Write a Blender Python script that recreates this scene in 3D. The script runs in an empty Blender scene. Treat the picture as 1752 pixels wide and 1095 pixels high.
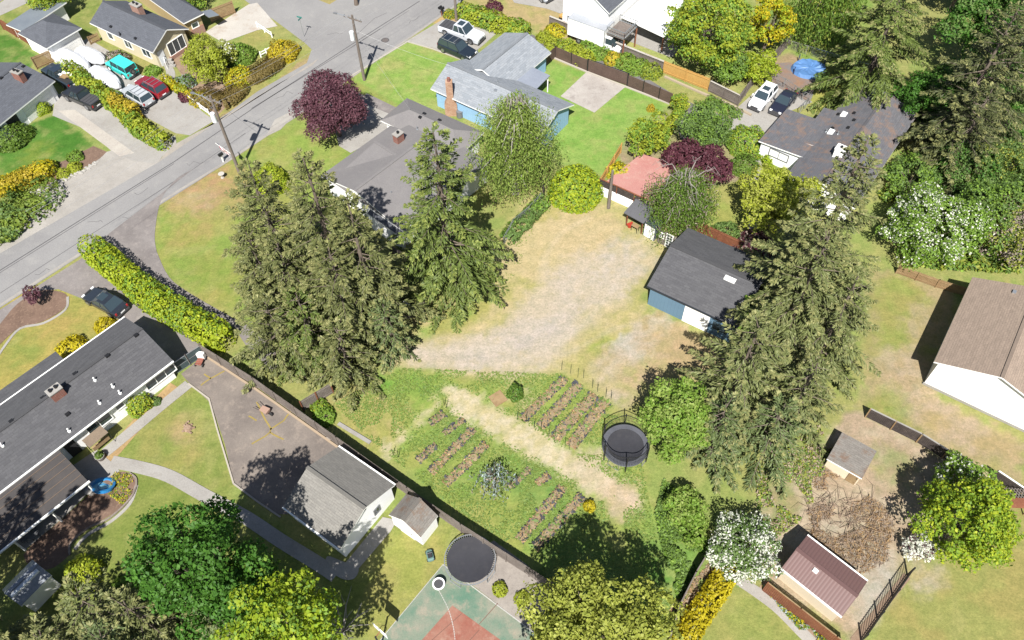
import bpy, bmesh, math, random
import numpy as np
from mathutils import Vector, Matrix
R = math.radians
sc = bpy.context.scene
# ---------------------------------------------------------------- camera, sky, sun, exposure
PW, PH, FPX = 1752.0, 1095.0, 1373.0
PITCH, ROLL, CAMH = R(53.3), R(-1.4), 63.6
_R = np.array([1, 0, 0.]); _U = np.array([0, math.sin(PITCH), math.cos(PITCH)]); _F = np.array([0, math.cos(PITCH), -math.sin(PITCH)])
_r = math.cos(ROLL)*_R + math.sin(ROLL)*_U; _u = -math.sin(ROLL)*_R + math.cos(ROLL)*_U
cam = bpy.data.objects.new('camera', bpy.data.cameras.new('camera'))
sc.collection.objects.link(cam); sc.camera = cam
M = Matrix(((_r[0], _u[0], -_F[0], 0), (_r[1], _u[1], -_F[1], 0), (_r[2], _u[2], -_F[2], CAMH), (0, 0, 0, 1)))
cam.matrix_world = M
cam.data.sensor_width = 36; cam.data.lens = 36*FPX/PW; cam.data.clip_end = 3000; cam.data.clip_start = .5
SUN_AZ, SUN_EL = R(82), R(51.5)      # direction the shadows fall towards, height of the sun
sun = bpy.data.objects.new('sun', bpy.data.lights.new('sun', 'SUN')); sc.collection.objects.link(sun)
sun.data.energy = 5.0; sun.data.angle = R(.5); sun.data.color = (1, .965, .9)
d = Vector((math.cos(SUN_AZ)*math.cos(SUN_EL), math.sin(SUN_AZ)*math.cos(SUN_EL), -math.sin(SUN_EL)))
sun.rotation_euler = d.to_track_quat('-Z', 'Y').to_euler()
w = bpy.data.worlds.new('World'); sc.world = w; w.use_nodes = True
nt = w.node_tree; bg = nt.nodes['Background']; sky = nt.nodes.new('ShaderNodeTexSky')
sky.sky_type = 'NISHITA'; sky.sun_disc = False; sky.sun_elevation = SUN_EL
sky.sun_rotation = math.atan2(-d.x, -d.y); sky.air_density = 1; sky.dust_density = 1.0; sky.ozone_density = 1
nt.links.new(sky.outputs[0], bg.inputs[0]); bg.inputs[1].default_value = .05
sc.view_settings.view_transform = 'Standard'; sc.view_settings.look = 'None'; sc.view_settings.gamma = 1
sc.view_settings.exposure = 0.97
sc.view_settings.use_curve_mapping = False

# ---------------------------------------------------------------- helpers
def G(px, py, z=0.0):
    """point of the place seen at photo position px,py at height z"""
    dd = (px-PW/2)/FPX*_r - (py-PH/2)/FPX*_u + _F
    t = (z-CAMH)/dd[2]
    return Vector((dd[0]*t, dd[1]*t, z))
def PJ(v):
    dd = np.array(v)-np.array([0, 0, CAMH]); k = FPX/(dd@_F)
    return PW/2+k*(dd@_r), PH/2-k*(dd@_u)
def up(base, top):
    """height of an upright thing whose foot and top are seen at base / top"""
    b = G(*base); bh = 1; be = 1e9; h = .2
    while h < 40:
        q = PJ((b.x, b.y, h)); e = (q[0]-top[0])**2+(q[1]-top[1])**2
        if e < be: be, bh = e, h
        h += .1
    return bh
def CT(cx, cy, z=3.0):
    """photo position of the foot of a plant whose crown centre is seen at cx,cy at height z"""
    v = G(cx, cy, z); return PJ((v.x, v.y, 0))
def lin(c): return c/12.92 if c <= .04045 else ((c+.055)/1.055)**2.4
KEY = 2.35
def C(r, g, b, k=None):
    k = k or KEY
    return tuple(min(.9, lin(v/255)/k) for v in (r, g, b))
def mesh_obj(name, V, F, mats, parent=None, mi=None, smooth=False, uv=None):
    me = bpy.data.meshes.new(name)
    me.from_pydata([tuple(v) for v in V], [], F)
    for m in (mats if isinstance(mats, (list, tuple)) else [mats]): me.materials.append(m)
    if mi: me.polygons.foreach_set('material_index', mi)
    if smooth: me.polygons.foreach_set('use_smooth', [True]*len(F))
    if uv:
        ul = me.uv_layers.new(name='UVMap'); ul.data.foreach_set('uv', np.array(uv, 'f').ravel())
    me.update()
    o = bpy.data.objects.new(name, me); sc.collection.objects.link(o)
    if parent: o.parent = parent
    return o
def np_mesh(name, V, Fn, mat, parent=None, mats=None, mi=None, smooth=False):
    """fast mesh: V (n,3), Fn (m,k) faces all with k corners"""
    me = bpy.data.meshes.new(name); V = np.asarray(V, 'f'); Fn = np.asarray(Fn, 'i'); m, k = Fn.shape
    me.vertices.add(len(V)); me.vertices.foreach_set('co', V.ravel())
    me.loops.add(m*k); me.loops.foreach_set('vertex_index', Fn.ravel())
    me.polygons.add(m); me.polygons.foreach_set('loop_start', np.arange(m, dtype='i')*k)
    me.polygons.foreach_set('loop_total', np.full(m, k, 'i'))
    for q in (mats or [mat]): me.materials.append(q)
    if mi is not None: me.polygons.foreach_set('material_index', np.asarray(mi, 'i'))
    if smooth: me.polygons.foreach_set('use_smooth', np.ones(m, bool))
    me.update(calc_edges=True)
    o = bpy.data.objects.new(name, me); sc.collection.objects.link(o)
    if parent: o.parent = parent
    return o
def tag(o, label=None, cat=None, group=None, kind=None):
    if label: o['label'] = label
    if cat: o['category'] = cat
    if group: o['group'] = group
    if kind: o['kind'] = kind
    return o
def empty(name, loc, rz=0, label=None, cat=None, group=None):
    o = bpy.data.objects.new(name, None); sc.collection.objects.link(o)
    o.location = loc; o.rotation_euler = (0, 0, rz); o.empty_display_size = .3
    return tag(o, label, cat, group)
def copy_tree(o, parent=None):
    c = o.copy(); sc.collection.objects.link(c); c.parent = parent
    for ch in o.children: copy_tree(ch, c)
    return c
class MB:
    def __init__(s): s.v = []; s.f = []; s.m = []
    def add(s, V, F, m=0):
        n = len(s.v); s.v += [tuple(v) for v in V]; s.f += [tuple(i+n for i in f) for f in F]; s.m += [m]*len(F); return s
    def box(s, x0, x1, y0, y1, z0, z1, m=0):
        return s.add([(x0,y0,z0),(x1,y0,z0),(x1,y1,z0),(x0,y1,z0),(x0,y0,z1),(x1,y0,z1),(x1,y1,z1),(x0,y1,z1)],
                     [(0,3,2,1),(4,5,6,7),(0,1,5,4),(1,2,6,5),(2,3,7,6),(3,0,4,7)], m)
    def bar(s, a, b, wd, ht, m=0, upv=(0, 0, 1)):
        a = Vector(a); b = Vector(b); t = (b-a).normalized(); u_ = Vector(upv)
        if abs(t.dot(u_)) > .98: u_ = Vector((1, 0, 0))
        n = t.cross(u_).normalized(); k = n.cross(t).normalized()
        V = [p+n*i*wd/2+k*j*ht/2 for p in (a, b) for i, j in ((-1,-1),(1,-1),(1,1),(-1,1))]
        return s.add(V, [(0,3,2,1),(4,5,6,7),(0,1,5,4),(1,2,6,5),(2,3,7,6),(3,0,4,7)], m)
    def tube(s, pts, rad, n=6, m=0):
        pts = [Vector(p) for p in pts]; rad = rad if isinstance(rad, (list, tuple)) else [rad]*len(pts)
        V = []; F = []
        for i, p in enumerate(pts):
            t = (pts[min(i+1, len(pts)-1)]-pts[max(i-1, 0)]).normalized()
            a = t.cross(Vector((0, 0, 1)) if abs(t.z) < .95 else Vector((1, 0, 0))).normalized(); b = t.cross(a)
            V += [p+(a*math.cos(2*math.pi*j/n)+b*math.sin(2*math.pi*j/n))*rad[i] for j in range(n)]
        for i in range(len(pts)-1):
            F += [(i*n+j, i*n+(j+1) % n, (i+1)*n+(j+1) % n, (i+1)*n+j) for j in range(n)]
        F += [tuple(range(n))[::-1], tuple(range((len(pts)-1)*n, len(pts)*n))]
        return s.add(V, F, m)
    def disc(s, c, r0, z0, z1, n=24, m=0, r1=None):
        r1 = r0 if r1 is None else r1
        V = [(c[0]+r*math.cos(2*math.pi*j/n), c[1]+r*math.sin(2*math.pi*j/n), z) for r, z in ((r0, z0), (r1, z1)) for j in range(n)]
        return s.add(V, [(j, (j+1) % n, n+(j+1) % n, n+j) for j in range(n)]+[tuple(range(n))[::-1], tuple(range(n, 2*n))], m)
    def ring(s, c, ri, ro, z0, z1, n=32, m=0):
        V = [(c[0]+r*math.cos(2*math.pi*j/n), c[1]+r*math.sin(2*math.pi*j/n), z) for r, z in ((ri,z0),(ro,z0),(ro,z1),(ri,z1)) for j in range(n)]
        F = []
        for k in range(4):
            F += [(k*n+j, k*n+(j+1) % n, ((k+1) % 4)*n+(j+1) % n, ((k+1) % 4)*n+j) for j in range(n)]
        return s.add(V, F, m)
    def prism(s, pts, z0, z1, m=0):
        n = len(pts); V = [(p[0], p[1], z0) for p in pts]+[(p[0], p[1], z1) for p in pts]
        return s.add(V, [tuple(range(n))[::-1], tuple(range(n, 2*n))]+[(j, (j+1) % n, n+(j+1) % n, n+j) for j in range(n)], m)
    def build(s, name, mats, parent=None, smooth=False):
        return mesh_obj(name, s.v, s.f, mats, parent, s.m, smooth)

# ---------------------------------------------------------------- materials
def newmat(name):
    m = bpy.data.materials.new(name); m.use_nodes = True
    t = m.node_tree; b = t.nodes['Principled BSDF']; return m, t, b
_cache = {}
def plain(name, col, rough=.6, metal=0, spec=None):
    m, t, b = newmat(name); b.inputs['Base Color'].default_value = (*col, 1); b.inputs['Roughness'].default_value = rough
    b.inputs['Metallic'].default_value = metal; return m
def nn(t, typ, **kw):
    n = t.nodes.new(typ)
    for k, v in kw.items():
        if isinstance(k, str) and hasattr(n, k): setattr(n, k, v)
    return n
def mixc(t, fac, a, b, blend='MIX'):
    n = t.nodes.new('ShaderNodeMix'); n.data_type = 'RGBA'; n.blend_type = blend
    for i, v in ((0, fac), (6, a), (7, b)):
        if hasattr(v, 'is_output'): t.links.new(v, n.inputs[i])
        elif i == 0: n.inputs[0].default_value = v
        else: n.inputs[i].default_value = (*v, 1) if len(v) == 3 else v
    return n.outputs[2]
def noise(t, scale, detail=3, rough=.6, vec=None, dist=0):
    n = t.nodes.new('ShaderNodeTexNoise'); n.inputs['Scale'].default_value = scale; n.inputs['Detail'].default_value = detail
    n.inputs['Roughness'].default_value = rough; n.inputs['Distortion'].default_value = dist
    if vec is None: vec = coords(t)
    t.links.new(vec, n.inputs['Vector']); return n.outputs['Fac']
def coords(t, which='Object', scale=None):
    n = t.nodes.new('ShaderNodeTexCoord').outputs[which]
    if scale:
        mp = t.nodes.new('ShaderNodeMapping'); mp.inputs['Scale'].default_value = scale; t.links.new(n, mp.inputs[0]); n = mp.outputs[0]
    return n
def ramp(t, fac, lo, hi, a=0., b=1.):
    n = t.nodes.new('ShaderNodeMapRange'); n.inputs[1].default_value = lo; n.inputs[2].default_value = hi
    n.inputs[3].default_value = a; n.inputs[4].default_value = b; t.links.new(fac, n.inputs[0]); return n.outputs[0]
def bump(t, b, h, strength=.4, dist=.05):
    n = t.nodes.new('ShaderNodeBump'); n.inputs['Strength'].default_value = strength; n.inputs['Distance'].default_value = dist
    t.links.new(h, n.inputs['Height']); t.links.new(n.outputs[0], b.inputs['Normal'])
def worn(name, c1, c2, c3=None, s1=.35, s2=3.0, fine=14, rough=.85, amt=.5, bmp=.25):
    """two or three colours of real wear and staining plus a fine grain"""
    m, t, b = newmat(name)
    f = ramp(t, noise(t, s1, 4, .65), .35, .65)
    col = mixc(t, f, c1, c2)
    if c3: col = mixc(t, ramp(t, noise(t, s2, 4, .7), .52, .7, 0, amt), col, c3)
    g = noise(t, fine, 2, .7)
    col = mixc(t, 1.0, col, mixc(t, g, (.72, .72, .72), (1.28, 1.28, 1.28)), 'MULTIPLY')
    t.links.new(col, b.inputs['Base Color']); b.inputs['Roughness'].default_value = rough
    if bmp: bump(t, b, g, bmp, .03)
    return m
def shingle(name, c1, c2, moss=None, tab=.32, row=.2, moss_amt=.6):
    m, t, b = newmat(name)
    uv = coords(t, 'UV')
    br = t.nodes.new('ShaderNodeTexBrick'); t.links.new(uv, br.inputs['Vector'])
    br.inputs['Scale'].default_value = 1; br.inputs['Brick Width'].default_value = tab; br.inputs['Row Height'].default_value = row
    br.inputs['Mortar Size'].default_value = .012; br.inputs['Color1'].default_value = (*c1, 1); br.inputs['Color2'].default_value = (*c2, 1)
    br.inputs['Mortar'].default_value = (*[v*.5 for v in c1], 1); br.inputs['Bias'].default_value = -.1
    col = mixc(t, ramp(t, noise(t, .5, 3, .6), .3, .7, 0, .4), br.outputs['Color'], tuple(v*.8 for v in c1))
    st = coords(t, 'UV', (.6, 3.5, 1)); col = mixc(t, ramp(t, noise(t, 1.2, 4, .7, st), .45, .7, 0, .55), col, tuple(min(.9, v*1.45) for v in c2))
    if moss: col = mixc(t, ramp(t, noise(t, .8, 5, .75), .5, .64, 0, moss_amt), col, moss)
    g = noise(t, 9, 2, .8); col = mixc(t, 1.0, col, mixc(t, g, (.7, .7, .7), (1.3, 1.3, 1.3)), 'MULTIPLY')
    t.links.new(col, b.inputs['Base Color']); b.inputs['Roughness'].default_value = .9
    bump(t, b, br.outputs['Fac'], .3, .02); return m
def leafmat(name, c1, c2, trans=.3, dead=None, rough=.6):
    m = bpy.data.materials.new(name); m.use_nodes = True; t = m.node_tree
    b = t.nodes['Principled BSDF']; out = t.nodes['Material Output']
    ge = t.nodes.new('ShaderNodeNewGeometry'); rnd = ge.outputs['Random Per Island']
    pos = ge.outputs['Position']
    col = mixc(t, rnd, c1, c2)
    col = mixc(t, ramp(t, noise(t, .45, 2, .6, pos), .35, .65, 0, .55), col, tuple((a+b_)/2*.72 for a, b_ in zip(c1, c2)))
    if dead: col = mixc(t, ramp(t, noise(t, 1.1, 3, .7, pos), .58, .7, 0, .8), col, dead)
    t.links.new(col, b.inputs['Base Color']); b.inputs['Roughness'].default_value = rough
    b.inputs['Specular IOR Level'].default_value = .3
    tr = t.nodes.new('ShaderNodeBsdfTranslucent'); t.links.new(col, tr.inputs[0])
    mx = t.nodes.new('ShaderNodeMixShader'); mx.inputs[0].default_value = trans
    t.links.new(b.outputs[0], mx.inputs[1]); t.links.new(tr.outputs[0], mx.inputs[2]); t.links.new(mx.outputs[0], out.inputs[0])
    return m
def brickmat(name, c1, c2, mortar, bw=.22, rh=.075):
    m, t, b = newmat(name)
    v = coords(t); mp = t.nodes.new('ShaderNodeMapping'); mp.inputs['Rotation'].default_value = (R(90), 0, 0); t.links.new(v, mp.inputs[0])
    br = t.nodes.new('ShaderNodeTexBrick'); t.links.new(mp.outputs[0], br.inputs['Vector']); br.inputs['Scale'].default_value = 1
    br.inputs['Brick Width'].default_value = bw; br.inputs['Row Height'].default_value = rh; br.inputs['Mortar Size'].default_value = .012
    br.inputs['Color1'].default_value = (*c1, 1); br.inputs['Color2'].default_value = (*c2, 1); br.inputs['Mortar'].default_value = (*mortar, 1)
    col = mixc(t, ramp(t, noise(t, 3, 3), .4, .65, 0, .5), br.outputs['Color'], c2)
    t.links.new(col, b.inputs['Base Color']); b.inputs['Roughness'].default_value = .9; return m
def sidemat(name, col, groove=.2, vertical=False, amt=.82):
    """painted lap or board siding"""
    m, t, b = newmat(name); v = coords(t)
    wv = t.nodes.new('ShaderNodeTexWave'); wv.wave_type = 'BANDS'; wv.bands_direction = 'X' if vertical else 'Z'; wv.wave_profile = 'SAW'
    wv.inputs['Scale'].default_value = .314/groove; t.links.new(v, wv.inputs['Vector'])
    f = ramp(t, wv.outputs['Fac'], .88, .97)
    c = mixc(t, f, col, tuple(x*amt for x in col))
    c = mixc(t, ramp(t, noise(t, .9, 4, .7), .4, .7, 0, .35), c, tuple(x*.82 for x in col))
    t.links.new(c, b.inputs['Base Color']); b.inputs['Roughness'].default_value = .7
    bump(t, b, wv.outputs['Fac'], .3, .02); return m
def paint(name, col, rough=.28):
    m, t, b = newmat(name); c = mixc(t, ramp(t, noise(t, 2.2, 4, .7), .4, .7, 0, .25), col, tuple(min(.9, x*.8+.02) for x in col))
    t.links.new(c, b.inputs['Base Color']); b.inputs['Roughness'].default_value = rough
    b.inputs['Coat Weight'].default_value = .6; b.inputs['Coat Roughness'].default_value = .08; return m

m_asph = worn('asphalt', C(186,184,183), C(172,170,170), C(200,197,192), .12, .8, 9, .9, .45)
m_asph2 = worn('old asphalt', C(176,168,165), C(150,142,140), C(196,186,180), .25, 1.2, 9, .9, .6)
m_asph3 = worn('dark asphalt', C(150,146,146), C(128,124,126), C(170,164,160), .3, 1.5, 9, .9, .5)
m_conc = worn('concrete', C(210,206,200), C(194,189,183), C(176,166,156), .2, .9, 10, .85, .5)
m_concw = worn('bright concrete', C(240,234,224), C(228,220,210), C(205,180,158), .3, .45, 10, .85, .7)
m_gravel = worn('pale gravel', C(216,210,202), C(196,190,182), C(180,172,164), .4, 5, 22, .95, .6, .6)
m_soil = worn('bark soil', C(160,130,112), C(135,108,92), C(190,160,135), .6, 4, 18, .95, .7, .6)
m_soil2 = worn('dry soil', C(196,168,142), C(172,144,120), C(150,125,104), .6, 3, 18, .95, .6, .6)
m_seam = plain('tar seam', C(112,110,112), .9)
m_white = worn('white paint', (.78,.78,.76), (.72,.72,.7), (.6,.59,.56), .7, 2.5, 12, .6, .25, 0)
m_trim = plain('white trim', (.8,.8,.78), .5)
m_greyt = plain('grey trim', C(150,152,156), .6)
m_dark = plain('dark opening', (.02,.02,.022), .7)
m_glass = plain('window glass', (.03,.045,.055), .06); m_glass.node_tree.nodes['Principled BSDF'].inputs['Specular IOR Level'].default_value = .9
m_black = plain('black rubber', (.018,.018,.02), .75)
m_metal = plain('galvanised metal', (.42,.44,.46), .35, .7)
m_dmetal = plain('black metal', (.02,.02,.022), .45, .3)
m_wood = worn('weathered wood', C(168,156,148), C(142,130,122), C(120,106,98), .8, 4, 25, .85, .6)
m_brownf = worn('brown stained wood', C(128,104,92), C(110,88,78), C(140,116,102), .8, 4, 25, .8, .5)
m_redf = worn('red brown wood', C(176,110,76), C(150,88,60), C(200,140,100), .9, 5, 25, .8, .6)
m_tanf = worn('new yellow cedar', C(255,205,120), C(245,190,105), C(225,170,95), .6, 4, 25, .75, .4)
m_tanw = worn('tan wood', C(205,175,130), C(185,150,108), C(160,128,92), .8, 4, 25, .8, .6)
m_darkf = worn('black weathered wood', C(98,86,82), C(72,62,60), C(150,138,128), 1.2, 5, 25, .85, .5)
m_pole = worn('grey pole wood', C(168,156,146), C(140,126,118), C(118,104,96), .5, 5, 20, .9, .5)
m_bark = worn('bark', (.13,.1,.08), (.09,.07,.055), (.2,.18,.15), 1.5, 5, 20, .95, .5)
m_barkp = worn('pale bark', (.26,.24,.22), (.2,.18,.16), (.1,.09,.08), 1.5, 5, 20, .95, .5)
m_brick = brickmat('red brick', C(190,112,92), C(166,92,76), C(190,170,158))
m_pbrick = brickmat('pale brick', C(214,156,134), C(196,134,112), C(215,200,188))
# ---------------------------------------------------------------- ground: one big sheet, its real ground cover painted from masks
rng = np.random.default_rng(7)
def vnoise(X, Y, s, seed):
    r = np.random.default_rng(seed); g = r.random((128, 128)); x = X*s+50.3; y = Y*s+50.7
    xi = np.floor(x).astype(int); yi = np.floor(y).astype(int); fx = x-xi; fy = y-yi
    fx = fx*fx*(3-2*fx); fy = fy*fy*(3-2*fy); a = g[yi % 128, xi % 128]; b = g[yi % 128, (xi+1) % 128]
    c = g[(yi+1) % 128, xi % 128]; e = g[(yi+1) % 128, (xi+1) % 128]
    return (a*(1-fx)+b*fx)*(1-fy)+(c*(1-fx)+e*fx)*fy
def fbm(X, Y, s, seed): return (vnoise(X, Y, s, seed)*.5+vnoise(X, Y, s*2.1, seed+1)*.27+vnoise(X, Y, s*4.3, seed+2)*.15+vnoise(X, Y, s*8.7, seed+3)*.08)
def sdist(X, Y, P):
    """signed distance to polygon, + inside"""
    dm = np.full(X.shape, 1e9); ins = np.zeros(X.shape, bool); n = len(P)
    for i in range(n):
        ax, ay = P[i]; bx, by = P[(i+1) % n]; ex, ey = bx-ax, by-ay
        t = np.clip(((X-ax)*ex+(Y-ay)*ey)/(ex*ex+ey*ey+1e-9), 0, 1)
        dm = np.minimum(dm, np.hypot(X-ax-t*ex, Y-ay-t*ey))
        c = ((ay > Y) != (by > Y)) & (X < (bx-ax)*(Y-ay)/(by-ay+1e-12)+ax); ins ^= c
    return np.where(ins, dm, -dm)
ST = .3
gx = np.arange(-90, 90.01, ST); gy = np.arange(4, 150.01, ST)
XX, YY = np.meshgrid(gx, gy)
LAWN = (165, 188, 88)
base1, base2 = np.array(C(168,186,92)), np.array(C(186,186,104))
n0 = fbm(XX, YY, .7, 91); n1 = fbm(XX, YY, .35, 11); n2 = fbm(XX, YY, 1.3, 31); n3 = fbm(XX, YY, .9, 57)
def blend(c1, c2, f): return c1[None, None, :]*(1-f[..., None])+c2[None, None, :]*f[..., None]
def sm(x, a, b): t = np.clip((x-a)/(b-a), 0, 1); return t*t*(3-2*t)
COL = blend(base1, base2, sm(n1, .35, .65))
def patch(pts, c1, c2, feather=.5, rag=1.0, amt=1.0, sc_=.5, world=False):
    P = [(p[0], p[1]) if world else tuple(G(*p)[:2]) for p in pts]
    xs = [p[0] for p in P]; ys = [p[1] for p in P]; m = 3
    i0, i1 = np.searchsorted(gx, [min(xs)-m, max(xs)+m]); j0, j1 = np.searchsorted(gy, [min(ys)-m, max(ys)+m])
    if i1 <= i0 or j1 <= j0: return
    X, Y = XX[j0:j1, i0:i1], YY[j0:j1, i0:i1]
    dd = sdist(X, Y, P)+(n2[j0:j1, i0:i1]-.5)*rag*2.2+(n3[j0:j1, i0:i1]-.5)*rag
    a = sm(dd, -feather, feather)*amt
    f = sm(fbm(X, Y, sc_, int(abs(xs[0]*13+ys[0]*7)) % 1000), .32, .68)
    c = blend(np.array(C(*c1)), np.array(C(*c2)), f)
    COL[j0:j1, i0:i1] = COL[j0:j1, i0:i1]*(1-a[..., None])+c*a[..., None]
def blob(px, py, r, c1, c2, amt=.8, rag=1.0, feather=.8):
    c = G(px, py); patch([(c.x+r*math.cos(t*.5236), c.y+r*math.sin(t*.5236)) for t in range(12)], c1, c2, feather, rag, amt, 1.2, True)
# (polygons in photo positions)
patch([(262,440),(275,345),(300,310),(390,275),(520,200),(600,130),(740,230),(600,330),(560,420),(470,600),(395,530),(310,490)], (180,184,88), (160,186,78), .4, .3)
blob(335,330,3.4,(216,172,128),(200,180,110),.9); blob(385,310,2.8,(214,168,124),(196,180,104),.8); blob(345,345,1.6,(226,204,176),(214,190,150),.85); blob(370,350,3.0,(206,170,120),(186,180,100),.7); blob(330,400,2.4,(206,178,110),(186,180,90),.6); blob(310,350,1.8,(214,190,140),(200,180,110),.6)
blob(325,455,3,(140,176,62),(170,180,80),.5); blob(380,480,3,(150,176,62),(176,180,84),.5); blob(360,520,2,(214,190,110),(186,180,84),.5)
patch([(440,280),(520,200),(600,240),(560,300)], (164,192,78), (182,190,92), 1, .8)
patch([(598,130),(695,70),(790,105),(745,190),(760,210),(700,190)], (158,198,80), (176,202,98), .3, .2, 1, .9)
blob(670,110,1.6,(205,196,120),(180,190,100),.6); blob(655,140,1.3,(205,196,120),(180,190,100),.5)
patch([(880,215),(930,100),(1175,180),(1120,260),(1040,300),(930,275)], (148,196,76), (166,202,90), .4, .3, 1, .7)
patch([(-40,60),(20,60),(66,100),(40,125),(-40,140)], (96,150,48), (110,158,58), .3, .3)
patch([(-60,280),(-20,240),(100,195),(165,252),(60,320),(-60,330)], (88,148,44), (108,160,56), .3, .3)
blob(60,262,2.2,(160,176,60),(120,160,60),.6); blob(30,290,2,(150,170,60),(120,160,60),.4)
patch([(-60,0),(60,30),(180,-30),(300,-20),(150,60),(40,40),(-40,75)], (150,170,74), (170,176,90), .5, .5)
patch([(150,70),(200,60),(300,100),(290,160),(240,130),(190,110)], (184,178,100), (160,176,80), .5, .5)
patch([(535,-5),(670,-5),(648,20),(600,22),(560,14)], (222,192,124), (196,180,110), .5, .6)
patch([(370,85),(440,50),(540,90),(540,100),(370,215),(355,185),(330,130)], (170,184,84), (190,182,100), .5, .6)
patch([(540,90),(548,105),(470,160),(385,215),(370,205),(440,160)], (206,176,130), (196,180,120), .3, .5)
patch([(745,30),(790,20),(800,38),(755,45),(740,40)], (232,190,124), (220,184,130), .4, .4)
patch([(790,-30),(960,-30),(990,50),(1040,80),(1030,90),(930,58),(870,35),(800,10)], (190,188,104), (214,188,130), .6, .8)
patch([(1040,30),(1110,20),(1180,30),(1270,130),(1250,170),(1140,110),(1050,75)], (188,202,106), (204,196,116), .6, .8)
blob(1100,45,2.6,(196,160,110),(186,180,104),.7)
patch([(1330,-60),(1480,-60),(1500,60),(1440,150),(1350,90),(1300,60)], (150,184,76), (176,190,92), .8, .9)
patch([(1345,120),(1480,110),(1470,160),(1440,185),(1390,190),(1370,170)], (192,198,84), (204,200,96), .5, .5)
patch([(1290,110),(1350,90),(1390,110),(1400,130),(1340,150)], (196,168,130), (172,176,110), .6, .8)
patch([(1210,270),(1310,270),(1330,300),(1300,400),(1260,420),(1190,395),(1190,330)], (176,192,86), (184,186,90), .4, .4)
patch([(1060,330),(1060,250),(1150,180),(1290,200),(1300,300),(1190,330),(1120,300)], (190,170,136), (180,176,116), .6, .8)
# open lot: dry grass and gravel
patch([(900,330),(1020,342),(1140,380),(1165,430),(1100,500),(1120,545),(1260,590),(1250,660),(1100,668),(1040,690),(960,640),(880,652),(700,650),(640,600),(690,545),(820,500),(850,430)], (226,206,148), (204,196,118), .9, 1.2, 1, .8)
blob(940,370,3,(196,190,104),(214,196,120),.7); blob(900,420,3,(200,196,108),(220,204,140),.6); blob(1050,370,3,(190,194,108),(214,200,130),.6)
blob(1000,395,4,(234,208,160),(226,200,150),.8); blob(950,430,5,(234,210,160),(228,204,152),.8)
patch([(860,510),(800,560),(700,590),(720,570),(760,530),(830,505)], (150,190,72), (196,190,100), .8, .8)
patch([(690,600),(720,588),(790,580),(860,555),(900,510),(940,460),(1000,430),(1080,430),(1100,465),(1060,520),(1020,560),(980,590),(950,620),(900,645),(830,640),(740,635),(690,625)], (228,211,194), (226,208,182), 1.2, .9, .95, .5)
patch([(800,600),(900,560),(960,540),(1000,560),(940,590),(880,610),(820,620)], (218,205,196), (228,212,194), 1.3, .8, .8)
blob(1075,440,3.2,(220,208,196),(228,208,180),.6)
blob(1040,560,3,(206,196,116),(222,202,146),.55); blob(1010,600,2.4,(216,198,130),(204,196,110),.5); blob(1050,610,2.6,(170,190,74),(196,190,100),.8)
blob(1085,598,2.2,(222,212,200),(212,200,182),.95,.5,.4); blob(1130,575,3,(220,200,176),(218,186,140),.8); blob(1160,600,3,(216,186,138),(204,186,128),.7)
blob(1190,600,2.6,(216,182,136),(200,176,124),.7); blob(1060,640,3,(222,202,176),(214,190,150),.85); blob(1040,660,2.4,(226,206,178),(214,196,150),.8)
blob(1105,650,2.5,(222,190,140),(196,190,110),.7); blob(1000,660,2,(196,192,96),(216,200,130),.6)
def rut(pts, c1, amt, wd=.45):
    P = [G(*p) for p in curve0(pts)]; L_, R_ = [], []
    for i, p in enumerate(P):
        d_ = P[min(i+1, len(P)-1)]-P[max(i-1, 0)]; d_.normalize(); n_ = Vector((-d_.y, d_.x, 0))*wd/2; L_.append((p.x+n_.x, p.y+n_.y)); R_.append((p.x-n_.x, p.y-n_.y))
    patch(L_+R_[::-1], c1, c1, .3, .25, amt, 1, True)
def curve0(pts, k=5):
    out = []
    for i in range(len(pts)-1):
        p0, p1, p2, p3 = pts[max(i-1, 0)], pts[i], pts[i+1], pts[min(i+2, len(pts)-1)]
        for j in range(k):
            t_ = j/k; out.append(tuple(.5*((2*p1[q])+(-p0[q]+p2[q])*t_+(2*p0[q]-5*p1[q]+4*p2[q]-p3[q])*t_*t_+(-p0[q]+3*p1[q]-3*p2[q]+p3[q])*t_**3) for q in (0, 1)))
    return out+[tuple(pts[-1])]
rut([(690,598),(780,600),(870,590),(950,545),(1010,480),(1060,425)], (234,220,204), .25); rut([(690,622),(790,628),(890,618),(980,572),(1040,505),(1085,440)], (234,220,204), .25)
rut([(740,610),(830,612),(910,600),(975,550),(1030,490)], (212,200,188), .2, .8); rut([(900,640),(980,600),(1060,560),(1150,548)], (230,216,198), .25); rut([(920,520),(930,450),(960,400),(1010,370)], (236,216,180), .4, .6)
# garden
patch([(570,690),(690,630),(830,648),(960,640),(1045,690),(1100,800),(1140,960),(1150,1060),(1080,1095),(940,1000),(640,760)], (164,194,80), (184,190,90), .7, .8, 1, .5)
patch([(640,640),(740,640),(790,665),(740,700),(660,720),(620,700)], (136,190,66), (160,190,78), .9, 1)
blob(660,715,2.4,(220,196,130),(190,186,96),.8); blob(600,695,2.6,(206,186,110),(176,186,86),.7); blob(640,750,2.2,(214,192,120),(180,186,84),.7); blob(600,665,2.5,(214,196,130),(180,186,84),.6)
patch([(880,880),(1000,860),(1100,880),(1150,960),(1150,1040),(1060,1060),(950,990),(900,940)], (140,184,76), (164,188,80), .9, 1)
patch([(740,700),(830,740),(960,830),(960,900),(880,920),(720,800)], (144,184,74), (172,188,84), .8, 1, .9)
blob(930,830,2.5,(120,176,84),(150,180,86),.6); blob(780,740,2,(126,172,82),(150,184,80),.6); blob(1000,950,3,(120,172,84),(150,184,80),.6); blob(1040,900,3,(186,188,88),(160,184,80),.6)
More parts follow.
